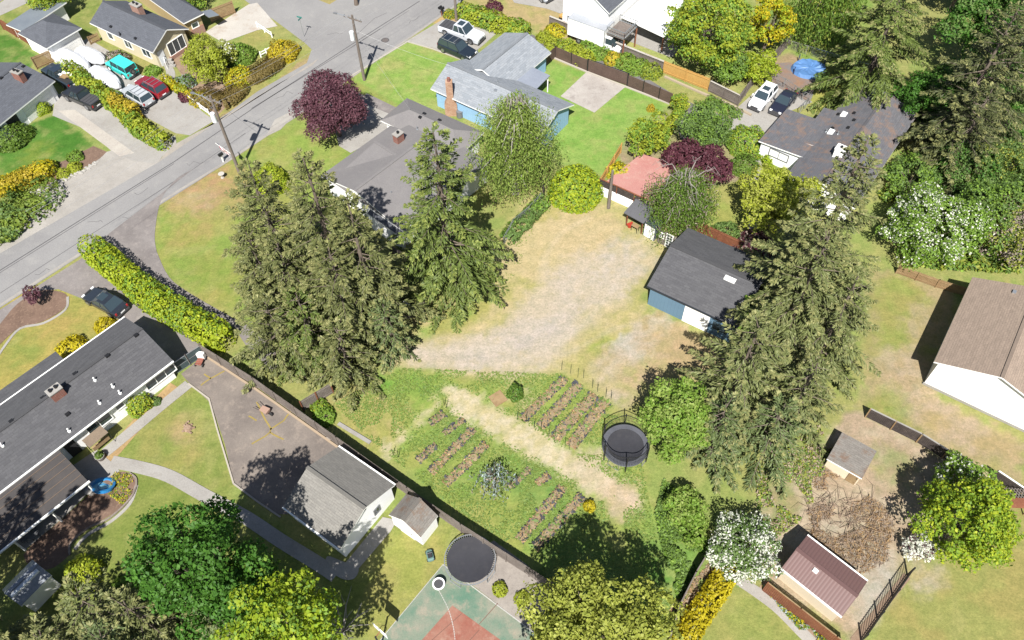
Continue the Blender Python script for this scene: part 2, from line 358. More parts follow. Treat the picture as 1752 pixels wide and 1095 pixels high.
patch([(758,660),(796,664),(866,706),(960,762),(1050,820),(1098,846),(1090,870),(1072,868),(1010,838),(900,780),(800,722),(764,696)], (244,226,192), (228,212,160), .5, .9, .95, 1.9)
patch([(755,690),(740,705),(700,745),(665,782),(655,770),(700,728),(745,682)], (236,220,178), (206,204,128), .5, .9, .9, 1.9)
blob(1060,850,2,(236,206,180),(226,196,160),.7); blob(1010,800,2,(240,220,190),(226,206,170),.8); blob(885,655,1.6,(226,206,170),(190,190,100),.6); blob(890,690,1.4,(220,206,160),(190,190,100),.6)
patch([(1090,960),(1150,880),(1180,900),(1210,940),(1150,1050)], (126,178,70), (150,186,84), .8, .8)
# left yards
patch([(-60,530),(60,490),(120,500),(205,545),(110,615),(0,690),(-80,740)], (206,186,92), (184,180,84), .5, .5)
blob(45,590,2,(150,176,74),(180,180,80),.6); blob(100,560,1.8,(216,180,100),(196,180,90),.6)
patch([(295,640),(330,655),(362,690),(402,830),(380,850),(180,790),(160,800),(220,740)], (158,174,78), (176,176,90), .3, .3)
blob(322,733,1.8,(214,184,130),(200,180,110),.9,.6); blob(320,785,1.4,(206,184,110),(186,180,90),.6); blob(350,720,1.8,(150,180,76),(160,180,80),.5)
patch([(120,960),(220,810),(320,810),(440,880),(600,985),(700,990),(770,900),(640,870),(760,1095),(60,1095),(60,1000)], (148,166,70), (164,174,82), .6, .5)
patch([(660,920),(700,900),(760,910),(770,960),(700,1060),(640,1095),(600,1095),(640,980)], (178,184,84), (190,184,96), .6, .5)
# right yards
patch([(1490,460),(1640,490),(1570,660),(1752,760),(1752,900),(1640,800),(1470,700),(1480,560)], (204,182,134), (184,176,104), .7, .9)
patch([(1500,470),(1560,480),(1600,520),(1540,620),(1500,640),(1500,540)], (172,182,88), (184,178,96), .8, .9)
patch([(1540,640),(1580,670),(1720,745),(1752,765),(1752,800),(1640,770),(1530,700)], (206,182,150), (200,176,124), .8, .9)
blob(1600,560,3.0,(206,184,150),(200,178,130),.7); blob(1555,640,3.2,(214,190,160),(206,180,140),.8); blob(1520,690,2,(150,180,70),(180,180,90),.6)
patch([(1460,700),(1600,770),(1720,830),(1700,900),(1540,960),(1470,1095),(1320,1010),(1290,860),(1400,760)], (222,200,170), (206,180,150), .6, .8, 1, .9)
blob(1530,800,2,(160,176,100),(196,176,126),.7); blob(1335,860,1.8,(140,170,80),(180,170,110),.7); blob(1450,960,4,(216,200,176),(210,190,160),.8); blob(1500,1010,3,(212,204,190),(206,190,170),.8)
patch([(1255,985),(1330,1010),(1440,1110),(1170,1110)], (184,182,96), (172,182,88), .4, .4)
patch([(1545,985),(1620,960),(1752,860),(1800,900),(1800,1120),(1470,1120)], (190,178,98), (178,180,94), .6, .6)
blob(1575,985,1.5,(214,198,170),(200,184,130),.9)
_g = np.array(C(150,186,84)); _y = np.array(C(206,196,120)); _gr = (COL[..., 1] > COL[..., 0]*1.02)[..., None]
COL = np.where(_gr, COL*(1-.34*sm(n0, .52, .72)[..., None])+_y*.34*sm(n0, .52, .72)[..., None], COL)
lum_ = COL.mean(-1, keepdims=True); COL = COL*.86+lum_*.14
nx_, ny_ = len(gx), len(gy)
Z = np.zeros_like(XX)
V = np.stack([XX, YY, Z], -1).reshape(-1, 3)
idx = np.arange(nx_*ny_).reshape(ny_, nx_)
F = np.stack([idx[:-1, :-1], idx[:-1, 1:], idx[1:, 1:], idx[1:, :-1]], -1).reshape(-1, 4)
# skirt out to the horizon
far = [(-900, -700), (900, -700), (900, 1200), (-900, 1200)]; cor = [idx[0, 0], idx[0, -1], idx[-1, -1], idx[-1, 0]]
V = np.vstack([V, [(x, y, 0) for x, y in far]]); nb = nx_*ny_
F = np.vstack([F, [(nb, nb+1, cor[1], cor[0]), (nb+1, nb+2, cor[2], cor[1]), (nb+2, nb+3, cor[3], cor[2]), (nb+3, nb, cor[0], cor[3])]])
mg, t, b = newmat('ground cover')
at = t.nodes.new('ShaderNodeAttribute'); at.attribute_name = 'cover'
g1 = noise(t, 1.1, 6, .8); g2 = noise(t, 4.5, 4, .85); g3 = noise(t, .5, 4, .7)
col = mixc(t, 1.0, at.outputs['Color'], mixc(t, ramp(t, g1, .3, .7), (.74, .80, .74), (1.24, 1.18, 1.2)), 'MULTIPLY')
col = mixc(t, 1.0, col, mixc(t, ramp(t, g2, .25, .75), (.70, .74, .70), (1.3, 1.27, 1.28)), 'MULTIPLY')
col = mixc(t, ramp(t, g3, .56, .72, 0, .3), col, C(204,188,118))
mp = t.nodes.new('ShaderNodeMapping'); mp.inputs['Rotation'].default_value = (0, 0, R(-48)); mp.inputs['Scale'].default_value = (.25, 2.2, 1); t.links.new(coords(t), mp.inputs[0]); g4 = noise(t, 1.0, 3, .6, mp.outputs[0])
col = mixc(t, 1.0, col, mixc(t, ramp(t, g4, .3, .7), (.955, .96, .95), (1.04, 1.04, 1.045)), 'MULTIPLY')
t.links.new(col, b.inputs['Base Color']); b.inputs['Roughness'].default_value = .95; b.inputs['Specular IOR Level'].default_value = .1
bump(t, b, g2, .7, .08)
ground = np_mesh('ground', V, F, mg)
ca = ground.data.attributes.new('cover', 'FLOAT_COLOR', 'POINT')
cc = np.ones((len(V), 4), 'f'); cc[:nb, :3] = COL.reshape(-1, 3); cc[nb:, :3] = C(120,140,80)
ca.data.foreach_set('color', cc.ravel()); tag(ground, kind='structure')

def sheet(name, pts, mat, z=.012, thick=.0, kind='structure'):
    P = [G(*p) for p in pts]
    a = sum(P[i].x*P[(i+1) % len(P)].y-P[(i+1) % len(P)].x*P[i].y for i in range(len(P)))
    if a < 0: P = P[::-1]
    bm = bmesh.new(); vs = [bm.verts.new((p.x, p.y, z)) for p in P]; f = bm.faces.new(vs); f.normal_update()
    if thick:
        r = bmesh.ops.extrude_face_region(bm, geom=[f]); bmesh.ops.translate(bm, vec=(0, 0, -thick), verts=[v for v in r['geom'] if isinstance(v, bmesh.types.BMVert)])
        bmesh.ops.recalc_face_normals(bm, faces=bm.faces)
    bmesh.ops.triangulate(bm, faces=[q for q in bm.faces if len(q.verts) > 4])
    me = bpy.data.meshes.new(name); bm.to_mesh(me); bm.free(); me.materials.append(mat)
    o = bpy.data.objects.new(name, me); sc.collection.objects.link(o); tag(o, kind=kind); return o
def strip(name, pts, wd, mat, z=.03, h=.0, parent=None, kind='structure', world=False):
    P = [Vector(p) if world else G(*p) for p in pts]; mb = MB(); n = len(P); V = []
    for i, p in enumerate(P):
        tt = (P[min(i+1, n-1)]-P[max(i-1, 0)]); tt.z = 0; tt.normalize(); s = Vector((-tt.y, tt.x, 0))*wd/2
        V += [(p.x-s.x, p.y-s.y), (p.x+s.x, p.y+s.y)]
    vv = [(x, y, z+h) for x, y in V]; ff = [(2*i, 2*i+2, 2*i+3, 2*i+1) for i in range(n-1)]
    if h:
        m = len(vv); vv += [(x, y, z) for x, y in V]
        ff += [(m+2*i, m+2*i+2, 2*i+2, 2*i) for i in range(n-1)]+[(2*i+1, 2*i+3, m+2*i+3, m+2*i+1) for i in range(n-1)]
        ff += [(m, 0, 1, m+1), (2*n-2, m+2*n-2, m+2*n-1, 2*n-1)]
    o = mesh_obj(name, vv, ff, mat, parent)
    if kind and not parent: tag(o, kind=kind)
    return o
def curve(pts, k=6):
    out = []; n = len(pts)
    for i in range(n-1):
        p0, p1, p2, p3 = pts[max(i-1, 0)], pts[i], pts[i+1], pts[min(i+2, n-1)]
        for j in range(k):
            t_ = j/k; out.append(tuple(.5*((2*p1[q])+(-p0[q]+p2[q])*t_+(2*p0[q]-5*p1[q]+4*p2[q]-p3[q])*t_*t_+(-p0[q]+3*p1[q]-3*p2[q]+p3[q])*t_**3) for q in (0, 1)))
    return out+[tuple(pts[-1][:2])]
# road and side street
sheet('road', [(-120,602),(0,527),(180,410),(391,277),(500,203),(600,131),(690,72),(782,8),(840,-34),(720,-90),(560,10),(525,108),(440,157),(395,190),(271,275),(0,431),(-120,506)], m_asph, .02)
sheet('side_street', [(470,148),(535,104),(541,92),(520,72),(470,35),(425,5),(380,-30),(520,-40),(545,0),(600,22),(650,21),(690,-5),(720,-30),(700,20),(600,110)], m_asph, .016)
sheet('far_street', [(-60,32),(0,3),(40,-24),(-60,-60)], m_asph2, .012)
sheet('far_pavement', [(-60,52),(0,27),(75,-8),(70,-24),(40,-22),(0,5),(-60,33)], m_conc, .014)
sheet('gravel_shoulder', curve([(-60,455),(0,412),(40,385),(72,345),(80,330),(120,305),(170,272),(190,258),(240,262),(290,248)],4)+[(271,278),(0,434),(-60,475)], m_gravel, .026)
sheet('gravel_shoulder', [(271,278),(290,252),(340,225),(380,206),(440,166),(500,130),(545,100),(535,112),(455,156),(395,193)], worn('shoulder gravel', C(210,200,188), C(190,184,176), C(176,168,160), .5, 4, 20, .95, .6, .5), .0265)
for pts, wd in (([(-60,501),(0,463),(150,369),(298,277),(440,181),(610,71),(718,2)], .13), ([(-60,505),(0,467),(150,373),(298,280)], .08), ([(430,186),(520,131),(600,82),(650,50)], .1),
                ([(-60,540),(0,502),(150,405),(240,348),(330,290),(420,228)], .07), ([(600,82),(700,18)], .06), ([(610,60),(640,32),(662,22)], .06)):
    strip('road_seam', pts, wd, m_seam, .0245)
rr_ = random.Random(12)
for x0_, y0_ in ((60,470),(150,380),(230,330),(320,280),(360,215),(470,170),(520,150),(560,60),(620,100),(700,40),(500,60),(90,500),(210,372)):
    pts = [(x0_, y0_)]
    for k_ in range(4): pts.append((pts[-1][0]+rr_.uniform(3,12), pts[-1][1]+rr_.uniform(-9,5)))
    strip('road_crack', pts, .05, m_seam, .0243)
m_patch = worn('new asphalt patch', C(196,192,188), C(186,182,180), C(206,200,194), .4, 2, 9, .9, .4)
sheet('road_patch', [(455,234),(470,205),(500,190),(505,196),(480,222)], m_gravel, .0246)
strip('road_edge', [(-60,560),(0,523),(100,458),(180,407),(300,330),(391,275),(450,236),(520,190),(600,133),(690,72),(782,8)], .35, worn('pale road edge', C(206,200,192), C(190,184,178), C(176,170,164), .6, 3, 12, .9, .5), .028)
mh = MB(); c = G(659,69); mh.disc((c.x, c.y), .42, .02, .034, 20); mh.ring((c.x, c.y), .42, .55, .02, .03, 20, 1)
tag(mh.build('manhole_cover', [plain('cast iron', C(150,140,136), .6, .2), m_seam]), 'round iron manhole cover set in the road near the tall pole with transformer', 'manhole cover')
# driveways and pads
sheet('driveway', curve([(268,430),(265,400),(275,345),(300,308),(330,290)],4)+[(180,405),(150,427),(190,440),(290,520),(400,560),(420,590),(470,640),(480,610),(432,560)]+curve([(400,545),(330,505),(290,475),(268,430)],4), m_asph2, .031)
sheet('driveway', [(-60,588),(0,530),(150,436),(165,428),(205,480),(330,570),(350,600),(300,640),(230,600),(205,548),(150,515),(125,505),(100,495),(60,500),(0,560),(-60,612)], m_asph2, .0315)
sheet('driveway', [(310,640),(352,606),(470,690),(582,768),(600,790),(520,880),(470,880),(400,828),(385,760),(361,690),(325,657)], worn('brown asphalt', C(172,160,150), C(146,135,128), C(196,180,166), .25, .9, 9, .9, .7), .033)
sheet('driveway', [(95,165),(125,150),(190,178),(212,205),(228,235),(250,245),(300,233),(302,245),(265,280),(225,275),(190,258),(155,225),(90,198)], m_conc, .033)
sheet('driveway_strip', [(100,190),(128,188),(230,262),(205,268)], worn('pale concrete', C(232,224,212), C(216,206,196), C(200,190,180), .4, 2, 10, .85, .4), .0355)
sheet('driveway', [(85,95),(150,66),(200,95),(250,135),(290,145),(352,196),(368,206),(325,232),(300,228),(230,190),(180,145),(120,115)], m_conc, .034)
sheet('driveway', [(352,55),(425,8),(440,5),(475,45),(440,52),(382,73),(362,62)], m_concw, .034)
sheet('walkway', curve([(284,110),(296,116),(300,128),(296,140),(287,135),(284,122),(280,112)],3), m_conc, .03)
sheet('driveway', [(693,72),(757,34),(800,44),(852,55),(830,75),(794,104),(740,82)], m_conc, .0335)
sheet('driveway', [(600,150),(625,165),(682,198),(655,228),(640,240),(600,262),(580,250),(560,160)], m_conc, .0335)
sheet('driveway', [(628,160),(690,190),(678,200),(610,172)], m_asph2, .036)
sheet('driveway', [(925,-20),(960,-20),(990,10),(960,24),(935,15),(880,5),(870,-10)], m_conc, .03)
sheet('private_lane', curve([(800,20),(870,42),(940,72),(1000,92),(1080,120),(1150,160),(1195,182)],4)+[(1262,208),(1252,232),(1195,262),(1170,250),(1150,196)]+curve([(1158,180),(1100,142),(1000,108),(930,80),(870,62),(800,42)],4), m_asph3, .028)
sheet('driveway', [(1240,225),(1262,184),(1300,150),(1335,140),(1390,175),(1340,195),(1298,240),(1290,262),(1255,235)], m_conc, .034)
sheet('parking_pad', [(1296,110),(1352,107),(1398,140),(1385,175),(1330,150),(1300,135)], worn('mossy asphalt', C(150,144,144), C(176,140,116), C(186,150,120), .5, 1.4, 12, .9, .8), .0345)
sheet('concrete_pad', [(1005,122),(959,165),(1017,193),(1070,149)], worn('stained concrete', C(228,220,212), C(206,196,188), C(176,164,158), .3, .8, 10, .85, .6), .032)
strip('path', [(1288,395),(1285,330),(1300,275),(1305,258)], .9, m_conc, .03)
sheet('patio', [(0,860),(60,840),(165,770),(190,790),(205,806),(165,830),(115,880),(45,940),(30,935)], m_conc, .04)
strip('path', curve([(323,657),(270,700),(225,738),(180,775)],3), 1.05, m_conc, .044)
strip('path', curve([(190,790),(240,800),(290,815),(350,848),(420,885),(480,925),(540,962),(575,985)],4), 1.15, m_conc, .042)
sheet('path', curve([(575,985),(590,992),(606,990),(614,975),(606,962),(590,962),(560,952),(560,975),(575,985)],4), m_conc, .0465)
sheet('path', [(590,965),(612,975),(668,910),(680,890),(655,885)], m_conc, .048)
strip('kerb', [(323,657),(358,683),(372,735),(400,828)], .14, plain('kerb concrete', C(226,216,200), .9), .0, .12)
strip('kerb', [(400,828),(440,858),(480,885)], .14, plain('kerb concrete', C(216,206,194), .9), .0, .12)
strip('kerb', [(352,610),(440,668),(581,768)], .2, plain('fence footing', C(214,190,162), .9), .0, .14)
strip('kerb', [(600,131),(697,72),(740,84),(794,104)], .16, plain('lawn kerb', C(228,220,206), .9), .0, .1)
strip('kerb', [(948,100),(1005,124),(1073,150),(1150,180)], .22, plain('fence plinth', C(228,218,204), .9), .0, .14)
strip('kerb', [(1137,132),(1200,160),(1250,180),(1285,198)], .3, plain('rock kerb', C(214,196,170), .9), .0, .2)
strip('path', curve([(1252,985),(1290,1010),(1330,1040),(1370,1080),(1390,1100)],4), .9, m_gravel, .03)
strip('flower_bed', [(1300,1003),(1345,1038),(1400,1095)], 1.5, m_soil2, .026)
strip('path', [(1460,1098),(1552,985)], .6, m_soil2, .027)
# beds
sheet('planting_bed', curve([(232,812),(236,830),(215,865),(175,890),(125,925),(118,950),(80,975),(40,950),(110,885),(165,835),(200,808),(232,812)],3), m_soil, .02)
strip('bed_edging', curve([(222,810),(234,822),(226,850),(190,885),(150,905),(122,930),(120,950)],5), .16, worn('edging stone', C(190,176,164), C(150,136,126), C(120,106,98), 2, 6, 18, .9, .7), .0, .13)
strip('path', curve([(234,830),(222,862),(190,892),(150,915),(128,940)],5), .3, m_conc, .024)
sheet('planting_bed', curve([(-40,600),(0,555),(30,520),(70,497),(105,500),(116,510),(108,530),(70,552),(35,560),(0,590),(-40,640),(-40,600)],3), m_soil, .036)
strip('bed_edging', curve([(116,508),(112,530),(75,553),(35,562),(10,590),(-10,620)],4), .25, m_conc, .0, .05)
sheet('planting_bed', [(70,290),(110,275),(160,250),(188,262),(165,276),(120,300),(80,325)], m_soil, .022)
sheet('planting_bed', [(290,95),(330,75),(400,85),(425,115),(400,170),(370,200),(350,190),(330,160)], m_soil2, .012)
strip('planting_bed', [(175,795),(240,720),(300,660)], 1.3, worn('straw soil', C(216,184,128), C(196,160,112), C(150,124,100), 1, 5, 20, .95, .7), .02)
sheet('gravel_yard', [(765,968),(845,925),(900,965),(945,1010),(935,1060),(905,1075)], worn('grey gravel', C(206,196,186), C(186,176,168), C(166,156,148), .6, 3, 20, .95, .6, .6), .02)
# sports court
sheet('sports_court', [(758,966),(905,1075),(960,1120),(780,1240),(560,1200),(650,1095)], None or worn('worn green court', C(116,158,134), C(176,178,158), C(204,188,168), .35, .9, 12, .85, .75), .026)
sheet('court_key', [(774,1036),(912,1135),(800,1260),(640,1200),(700,1120)], worn('worn red court', C(182,104,86), C(198,146,126), C(212,172,152), .35, .9, 12, .85, .7), .0302)
m_line = worn('court line', C(235,232,226), C(225,222,216), C(190,186,176), 1, 5, 12, .8, .5)
strip('court_line', [(758,966),(905,1076),(960,1118)], .09, m_line, .0345)
strip('court_line', [(758,966),(650,1096)], .05, m_line, .0342)
cv = curve([(744,1000),(755,1018),(768,1045),(776,1075),(779,1100)], 7)
for i in range(0, len(cv)-1): strip('court_line', [cv[i], tuple(cv[i][k]+(cv[i+1][k]-cv[i][k])*.8 for k in (0, 1))], .06, m_line, .0348)
for a, b_ in (((852,1032),(820,1068)), ((790,1050),(700,1130)), ((820,1078),(800,1100))): strip('court_joint', [a, b_], .05, plain('court joint', C(150,110,96), .9), .0346)
# yellow cracks on the old asphalt yard
m_moss = worn('moss in cracks', C(200,176,100), C(180,160,90), C(160,140,90), 1, 6, 20, .95, .5)
for pts in ([(440,688),(455,720),(462,740),(430,760)], [(462,735),(485,720),(500,700)], [(462,740),(485,752)], [(344,660),(360,648),(385,635)], [(360,648),(350,640)], [(440,720),(425,712)]):
    strip('crack', [(x+random.Random(i*7+x).uniform(-1,1), y) for i, (x, y) in enumerate(curve(pts, 3))], .16, m_moss, .037)
# ---------------------------------------------------------------- buildings
class Wing:
    """one roofed block given by its eave corners (photo positions at eave height)"""
    def __init__(s, house, A, B, Cc, he, hr, roofm, wallm, kind='gable', over=.45, fascia=None, extA=0, extB=0, z0=0, thick=.16, wall=True, overe=None, W=None, hl=None):
        A, B, Cc = [G(p[0], p[1], he) if len(p) == 2 else Vector(p) for p in (A, B, Cc)]
        u = (B-A); u.z = 0; s.L = u.length; u.normalize(); n = Vector((-u.y, u.x, 0)); dd = (Cc-B).dot(n)
        if dd < 0: n = -n; dd = -dd
        if W: dd = W
        A = A-u*extA; s.L += extA+extB
        s.u, s.n, s.W, s.he, s.hr, s.O = u, n, dd, he, hr, Vector((A.x, A.y, 0)); s.kind = kind; s.over = over; s.house = house; s.thick = thick
        s.base = house.location; L, W = s.L, s.W; oe = over if overe is None else overe
        P = s.P
        def slab(quad, uvs, nm='roof'):
            k = len(quad); vv = [Vector(q) for q in quad]; low = [v-Vector((0, 0, thick)) for v in vv]
            nrm = (vv[1]-vv[0]).cross(vv[2]-vv[0])
            flip = nrm.z < 0
            f0 = tuple(range(k)); f1 = tuple(range(k, 2*k))[::-1]; side = [(j, k+j, k+(j+1) % k, (j+1) % k) for j in range(k)]
            Fs = [f0, f1]+side
            if flip: Fs = [f[::-1] for f in Fs]
            uv = []
            for f in Fs:
                for i in f: uv.append(uvs[i % k])
            mesh_obj(nm, vv+low, Fs, [roofm, fascia or m_trim], house, [0, 1]+[1]*k, uv=uv)
        h2 = hr-he
        if kind == 'gable':
            sl = math.hypot(W/2, h2)
            slab([P(0,0,he),P(L,0,he),P(L,W/2,hr),P(0,W/2,hr)], [(0,0),(L,0),(L,sl),(0,sl)])
            slab([P(0,W,he),P(L,W,he),P(L,W/2,hr+.003),P(0,W/2,hr+.003)], [(0,0),(L,0),(L,sl),(0,sl)])
        elif kind == 'hip':
            k = min(W/2, L/2-.01); sl = math.hypot(W/2, h2)
            slab([P(0,0,he),P(L,0,he),P(L-k,W/2,hr),P(k,W/2,hr)], [(0,0),(L,0),(L-k,sl),(k,sl)])
            slab([P(0,W,he),P(L,W,he),P(L-k,W/2,hr),P(k,W/2,hr)], [(0,0),(L,0),(L-k,sl),(k,sl)])
            slab([P(0,0,he),P(0,W,he),P(k,W/2,hr)], [(0,0),(W,0),(W/2,sl)])
            slab([P(L,0,he),P(L,W,he),P(L-k,W/2,hr)], [(0,0),(W,0),(W/2,sl)])
        else:
            slab([P(0,0,he),P(L,0,he),P(L,W,hr),P(0,W,hr)], [(0,0),(L,0),(L,W),(0,W)])
        if kind == 'gable':
            mb = MB(); mb.bar(P(-.02, W/2, hr+.02), P(L+.02, W/2, hr+.02), .3, .05); mb.build('ridge_cap', roofm, house)
        if wall:
            o = over; z = lambda y: s.zr(y)-thick-.02
            mb = MB()
            if kind == 'gable':
                for x in (oe, L-oe):
                    pass
                pr = [(o, z0), (W-o, z0), (W-o, z(W-o)), (W/2, z(W/2)), (o, z(o))]
            else: pr = [(o, z0), (W-o, z0), (W-o, z(W-o) if kind == 'mono' else he-thick), (o, z(o) if kind == 'mono' else he-thick)]
            k = len(pr); VV = [P(oe, y, zz) for y, zz in pr]+[P(L-oe, y, zz) for y, zz in pr]
            mb.add(VV, [tuple(range(k))[::-1], tuple(range(k, 2*k))]+[(j, (j+1) % k, k+(j+1) % k, k+j) for j in range(k)])
            wo = mb.build('wall', wallm, house)
            bm = bmesh.new(); bm.from_mesh(wo.data); bmesh.ops.recalc_face_normals(bm, faces=bm.faces); bm.to_mesh(wo.data); bm.free()
        s.oe = oe
    def P(s, x, y, z): return s.O+s.u*x+s.n*y+Vector((0, 0, z))-s.base
    def zr(s, y, x=None):
        W = s.W
        if s.kind == 'mono': return s.he+(s.hr-s.he)*y/W
        z = s.he+(s.hr-s.he)*min(y, W-y)/(W/2)
        if s.kind == 'hip' and x is not None: z = min(z, s.he+(s.hr-s.he)*min(x, s.L-x)/(W/2))
        return z
    def on_roof(s, px, py):
        z = s.he
        for _ in range(12):
            g = G(px, py, z); v = g-s.O; z = s.zr(v.dot(s.n), v.dot(s.u))
        g = G(px, py, z); v = g-s.O; return v.dot(s.u), v.dot(s.n), z
    def side(s, sd, x, z, out=0.0):
        """point on a wall: side near/far/a/b, x along it"""
        o, oe = s.over, s.oe
        if sd == 'near': return s.P(x, o-out, z), s.u, -s.n
        if sd == 'far': return s.P(x, s.W-o+out, z), s.u, s.n
        if sd == 'a': return s.P(oe-out, x, z), s.n, -s.u
        return s.P(s.L-oe+out, x, z), s.n, s.u
    def panel(s, name, sd, x, z, wd, ht, mat, t=.05, parent=None, out=0.0):
        p, a, o = s.side(sd, x, z, out); mb = MB()
        c = p+o*t/2; V = [c+a*i*wd/2+Vector((0, 0, k))+o*j*t/2 for j in (-1, 1) for i, k in ((-1,0),(1,0),(1,ht),(-1,ht))]
        mb.add(V, [(0,1,2,3),(4,7,6,5),(0,4,5,1),(1,5,6,2),(2,6,7,3),(3,7,4,0)])
        return mb.build(name, mat, parent or s.house)
    def window(s, sd, x, z, wd=1.4, ht=1.0, panes=2, framem=None):
        p, a, o = s.side(sd, x, z); mb = MB(); f = .09; fm = framem or m_trim
        def bx(x0, x1, z0, z1, t=.08):
            V = [p+o*.003+a*i+Vector((0, 0, k))+o*j*t for j in (0, 1) for i, k in ((x0,z0),(x1,z0),(x1,z1),(x0,z1))]
            mb.add(V, [(0,1,2,3),(4,7,6,5),(0,4,5,1),(1,5,6,2),(2,6,7,3),(3,7,4,0)])
        bx(-wd/2-f, -wd/2, -f, ht+f); bx(wd/2, wd/2+f, -f, ht+f); bx(-wd/2, wd/2, -f, 0); bx(-wd/2, wd/2, ht, ht+f)
        for i in range(1, panes): c = -wd/2+wd*i/panes; bx(c-.03, c+.03, 0, ht, .06)
        w_ = mb.build('window', fm, s.house)
        s.panel('pane', sd, x, z, wd, ht, m_glass, .03, w_); return w_
    def door(s, sd, x, wd=.95, ht=2.05, mat=None, z=0.0):
        d_ = s.panel('door', sd, x, z+.02, wd, ht, mat or m_trim, .06)
        s.panel('handle', sd, x+wd*.38, z+1.0, .07, .12, m_dmetal, .07, d_, .03); return d_
    def garage_door(s, sd, x, wd=4.8, ht=2.15, mat=None):
        p, a, o = s.side(sd, x, .02); mb = MB(); nrow = 4
        for i in range(nrow):
            z0 = ht*i/nrow+.01; z1 = ht*(i+1)/nrow-.015
            V = [p+a*q+Vector((0, 0, k))+o*j*.06 for j in (0, 1) for q, k in ((-wd/2,z0),(wd/2,z0),(wd/2,z1),(-wd/2,z1))]
            mb.add(V, [(0,1,2,3),(4,7,6,5),(0,4,5,1),(1,5,6,2),(2,6,7,3),(3,7,4,0)])
        return mb.build('garage_door', mat or m_white, s.house)
    def rbox(s, name, px, py, wx, wy, h, mat, sink=.3, parent=None):
        x, y, z = s.on_roof(px, py); mb = MB(); V = []
        for zz in (z-sink, z+h):
            V += [s.P(x+i*wx/2, y+j*wy/2, zz) for i, j in ((-1,-1),(1,-1),(1,1),(-1,1))]
        mb.add(V, [(0,3,2,1),(4,5,6,7),(0,1,5,4),(1,2,6,5),(2,3,7,6),(3,0,4,7)])
        return mb.build(name, mat, parent or s.house)
    def vents(s, pts, mat=None):
        for p in pts: s.rbox('roof_vent', p[0], p[1], .38, .3, .14, mat or m_dmetal, .1)
    def pipes(s, pts, mat=None):
        for p in pts:
            x, y, z = s.on_roof(*p); mb = MB(); q = s.P(x, y, z); mb.disc((q.x, q.y), .07, z-.1, z+.45, 8); mb.ring((q.x, q.y), .07, .14, z-.05, z+.1, 8); mb.build('vent_pipe', mat or m_metal, s.house)
    def chimney(s, px, py, wx, wy, h, mat, capm=None):
        c = s.rbox('chimney', px, py, wx, wy, h, mat, 1.0)
        x, y, z = s.on_roof(px, py); mb = MB(); V = []
        for zz in (z+h, z+h+.1): V += [s.P(x+i*(wx/2+.06), y+j*(wy/2+.06), zz) for i, j in ((-1,-1),(1,-1),(1,1),(-1,1))]
        mb.add(V, [(0,3,2,1),(4,5,6,7),(0,1,5,4),(1,2,6,5),(2,3,7,6),(3,0,4,7)])
        mb.build('cap', capm or m_conc, s.house).parent = c
        k = 2 if wx > 1 or wy > 1 else 1
        for i in range(k):
            q = s.P(x+((i-.5)*wx*.45 if wx >= wy and k > 1 else 0), y+((i-.5)*wy*.45 if wy > wx and k > 1 else 0), 0)
            mf = MB(); mf.disc((q.x, q.y), .15, z+h+.1, z+h+.35, 10); mf.build('flue', m_dmetal, s.house).parent = c
        return c
    def skylight(s, px, py, wx=.9, wy=.6):
        f = s.rbox('skylight', px, py, wx, wy, .1, m_trim, .1); s.rbox('pane', px, py, wx-.16, wy-.16, .125, plain('skylight glass', (.55,.6,.65), .1), -.09, f)
    def gutter(s, sds=('near', 'far'), mat=None):
        for sd in sds:
            y = -.06 if sd == 'near' else s.W+.06
            mb = MB(); mb.bar(s.P(0, y, s.he-.05), s.P(s.L, y, s.he-.05), .12, .12); mb.build('gutter', mat or m_trim, s.house)
def house(name, px, label, cat='house', group=None):
    g = G(*px); return empty(name, (g.x, g.y, 0), 0, label, cat, group)

sh_dk = shingle('charcoal shingles', C(118,118,122), C(97,97,102), tab=.6, row=.25)
sh_dk2 = shingle('slate grey shingles', C(120,124,134), C(104,108,118), tab=.5, row=.22)
sh_gr = shingle('mid grey shingles', C(152,152,158), C(138,138,146), tab=.5, row=.22)
sh_lt = shingle('pale grey shingles', C(196,202,210), C(160,168,178), tab=.7, row=.25)
sh_wt = worn('weathered grey roofing', C(162,158,158), C(154,150,151), C(172,167,165), .4, 1.5, 9, .9, .4, .15)
sh_moss = shingle('grey shingles with moss', C(134,134,140), C(118,118,126), C(176,140,116), tab=.5, row=.22, moss_amt=.6)
sh_tan = shingle('brown tan shingles', C(198,176,158), C(180,160,143), tab=.45, row=.2)
sh_gar = shingle('warm grey shingles', C(176,172,165), C(156,153,148), tab=.5, row=.2)
sh_mossy = shingle('old mossy shingles', C(172,166,158), C(150,142,136), C(150,112,84), tab=.5, row=.2, moss_amt=.7)
w_cream = sidemat('cream siding', C(234,222,190,1.6), .2)
w_white = sidemat('white siding', (.84,.84,.85), .2)
w_blue = sidemat('light blue siding', C(150,190,222,1.3), .25, True)
w_sblue = sidemat('slate blue siding', C(112,146,172,1.7), .3, True)
w_beige = sidemat('beige siding', C(226,212,186,1.3), .2)
w_tan = sidemat('tan siding', C(198,176,130,1.6), .2)

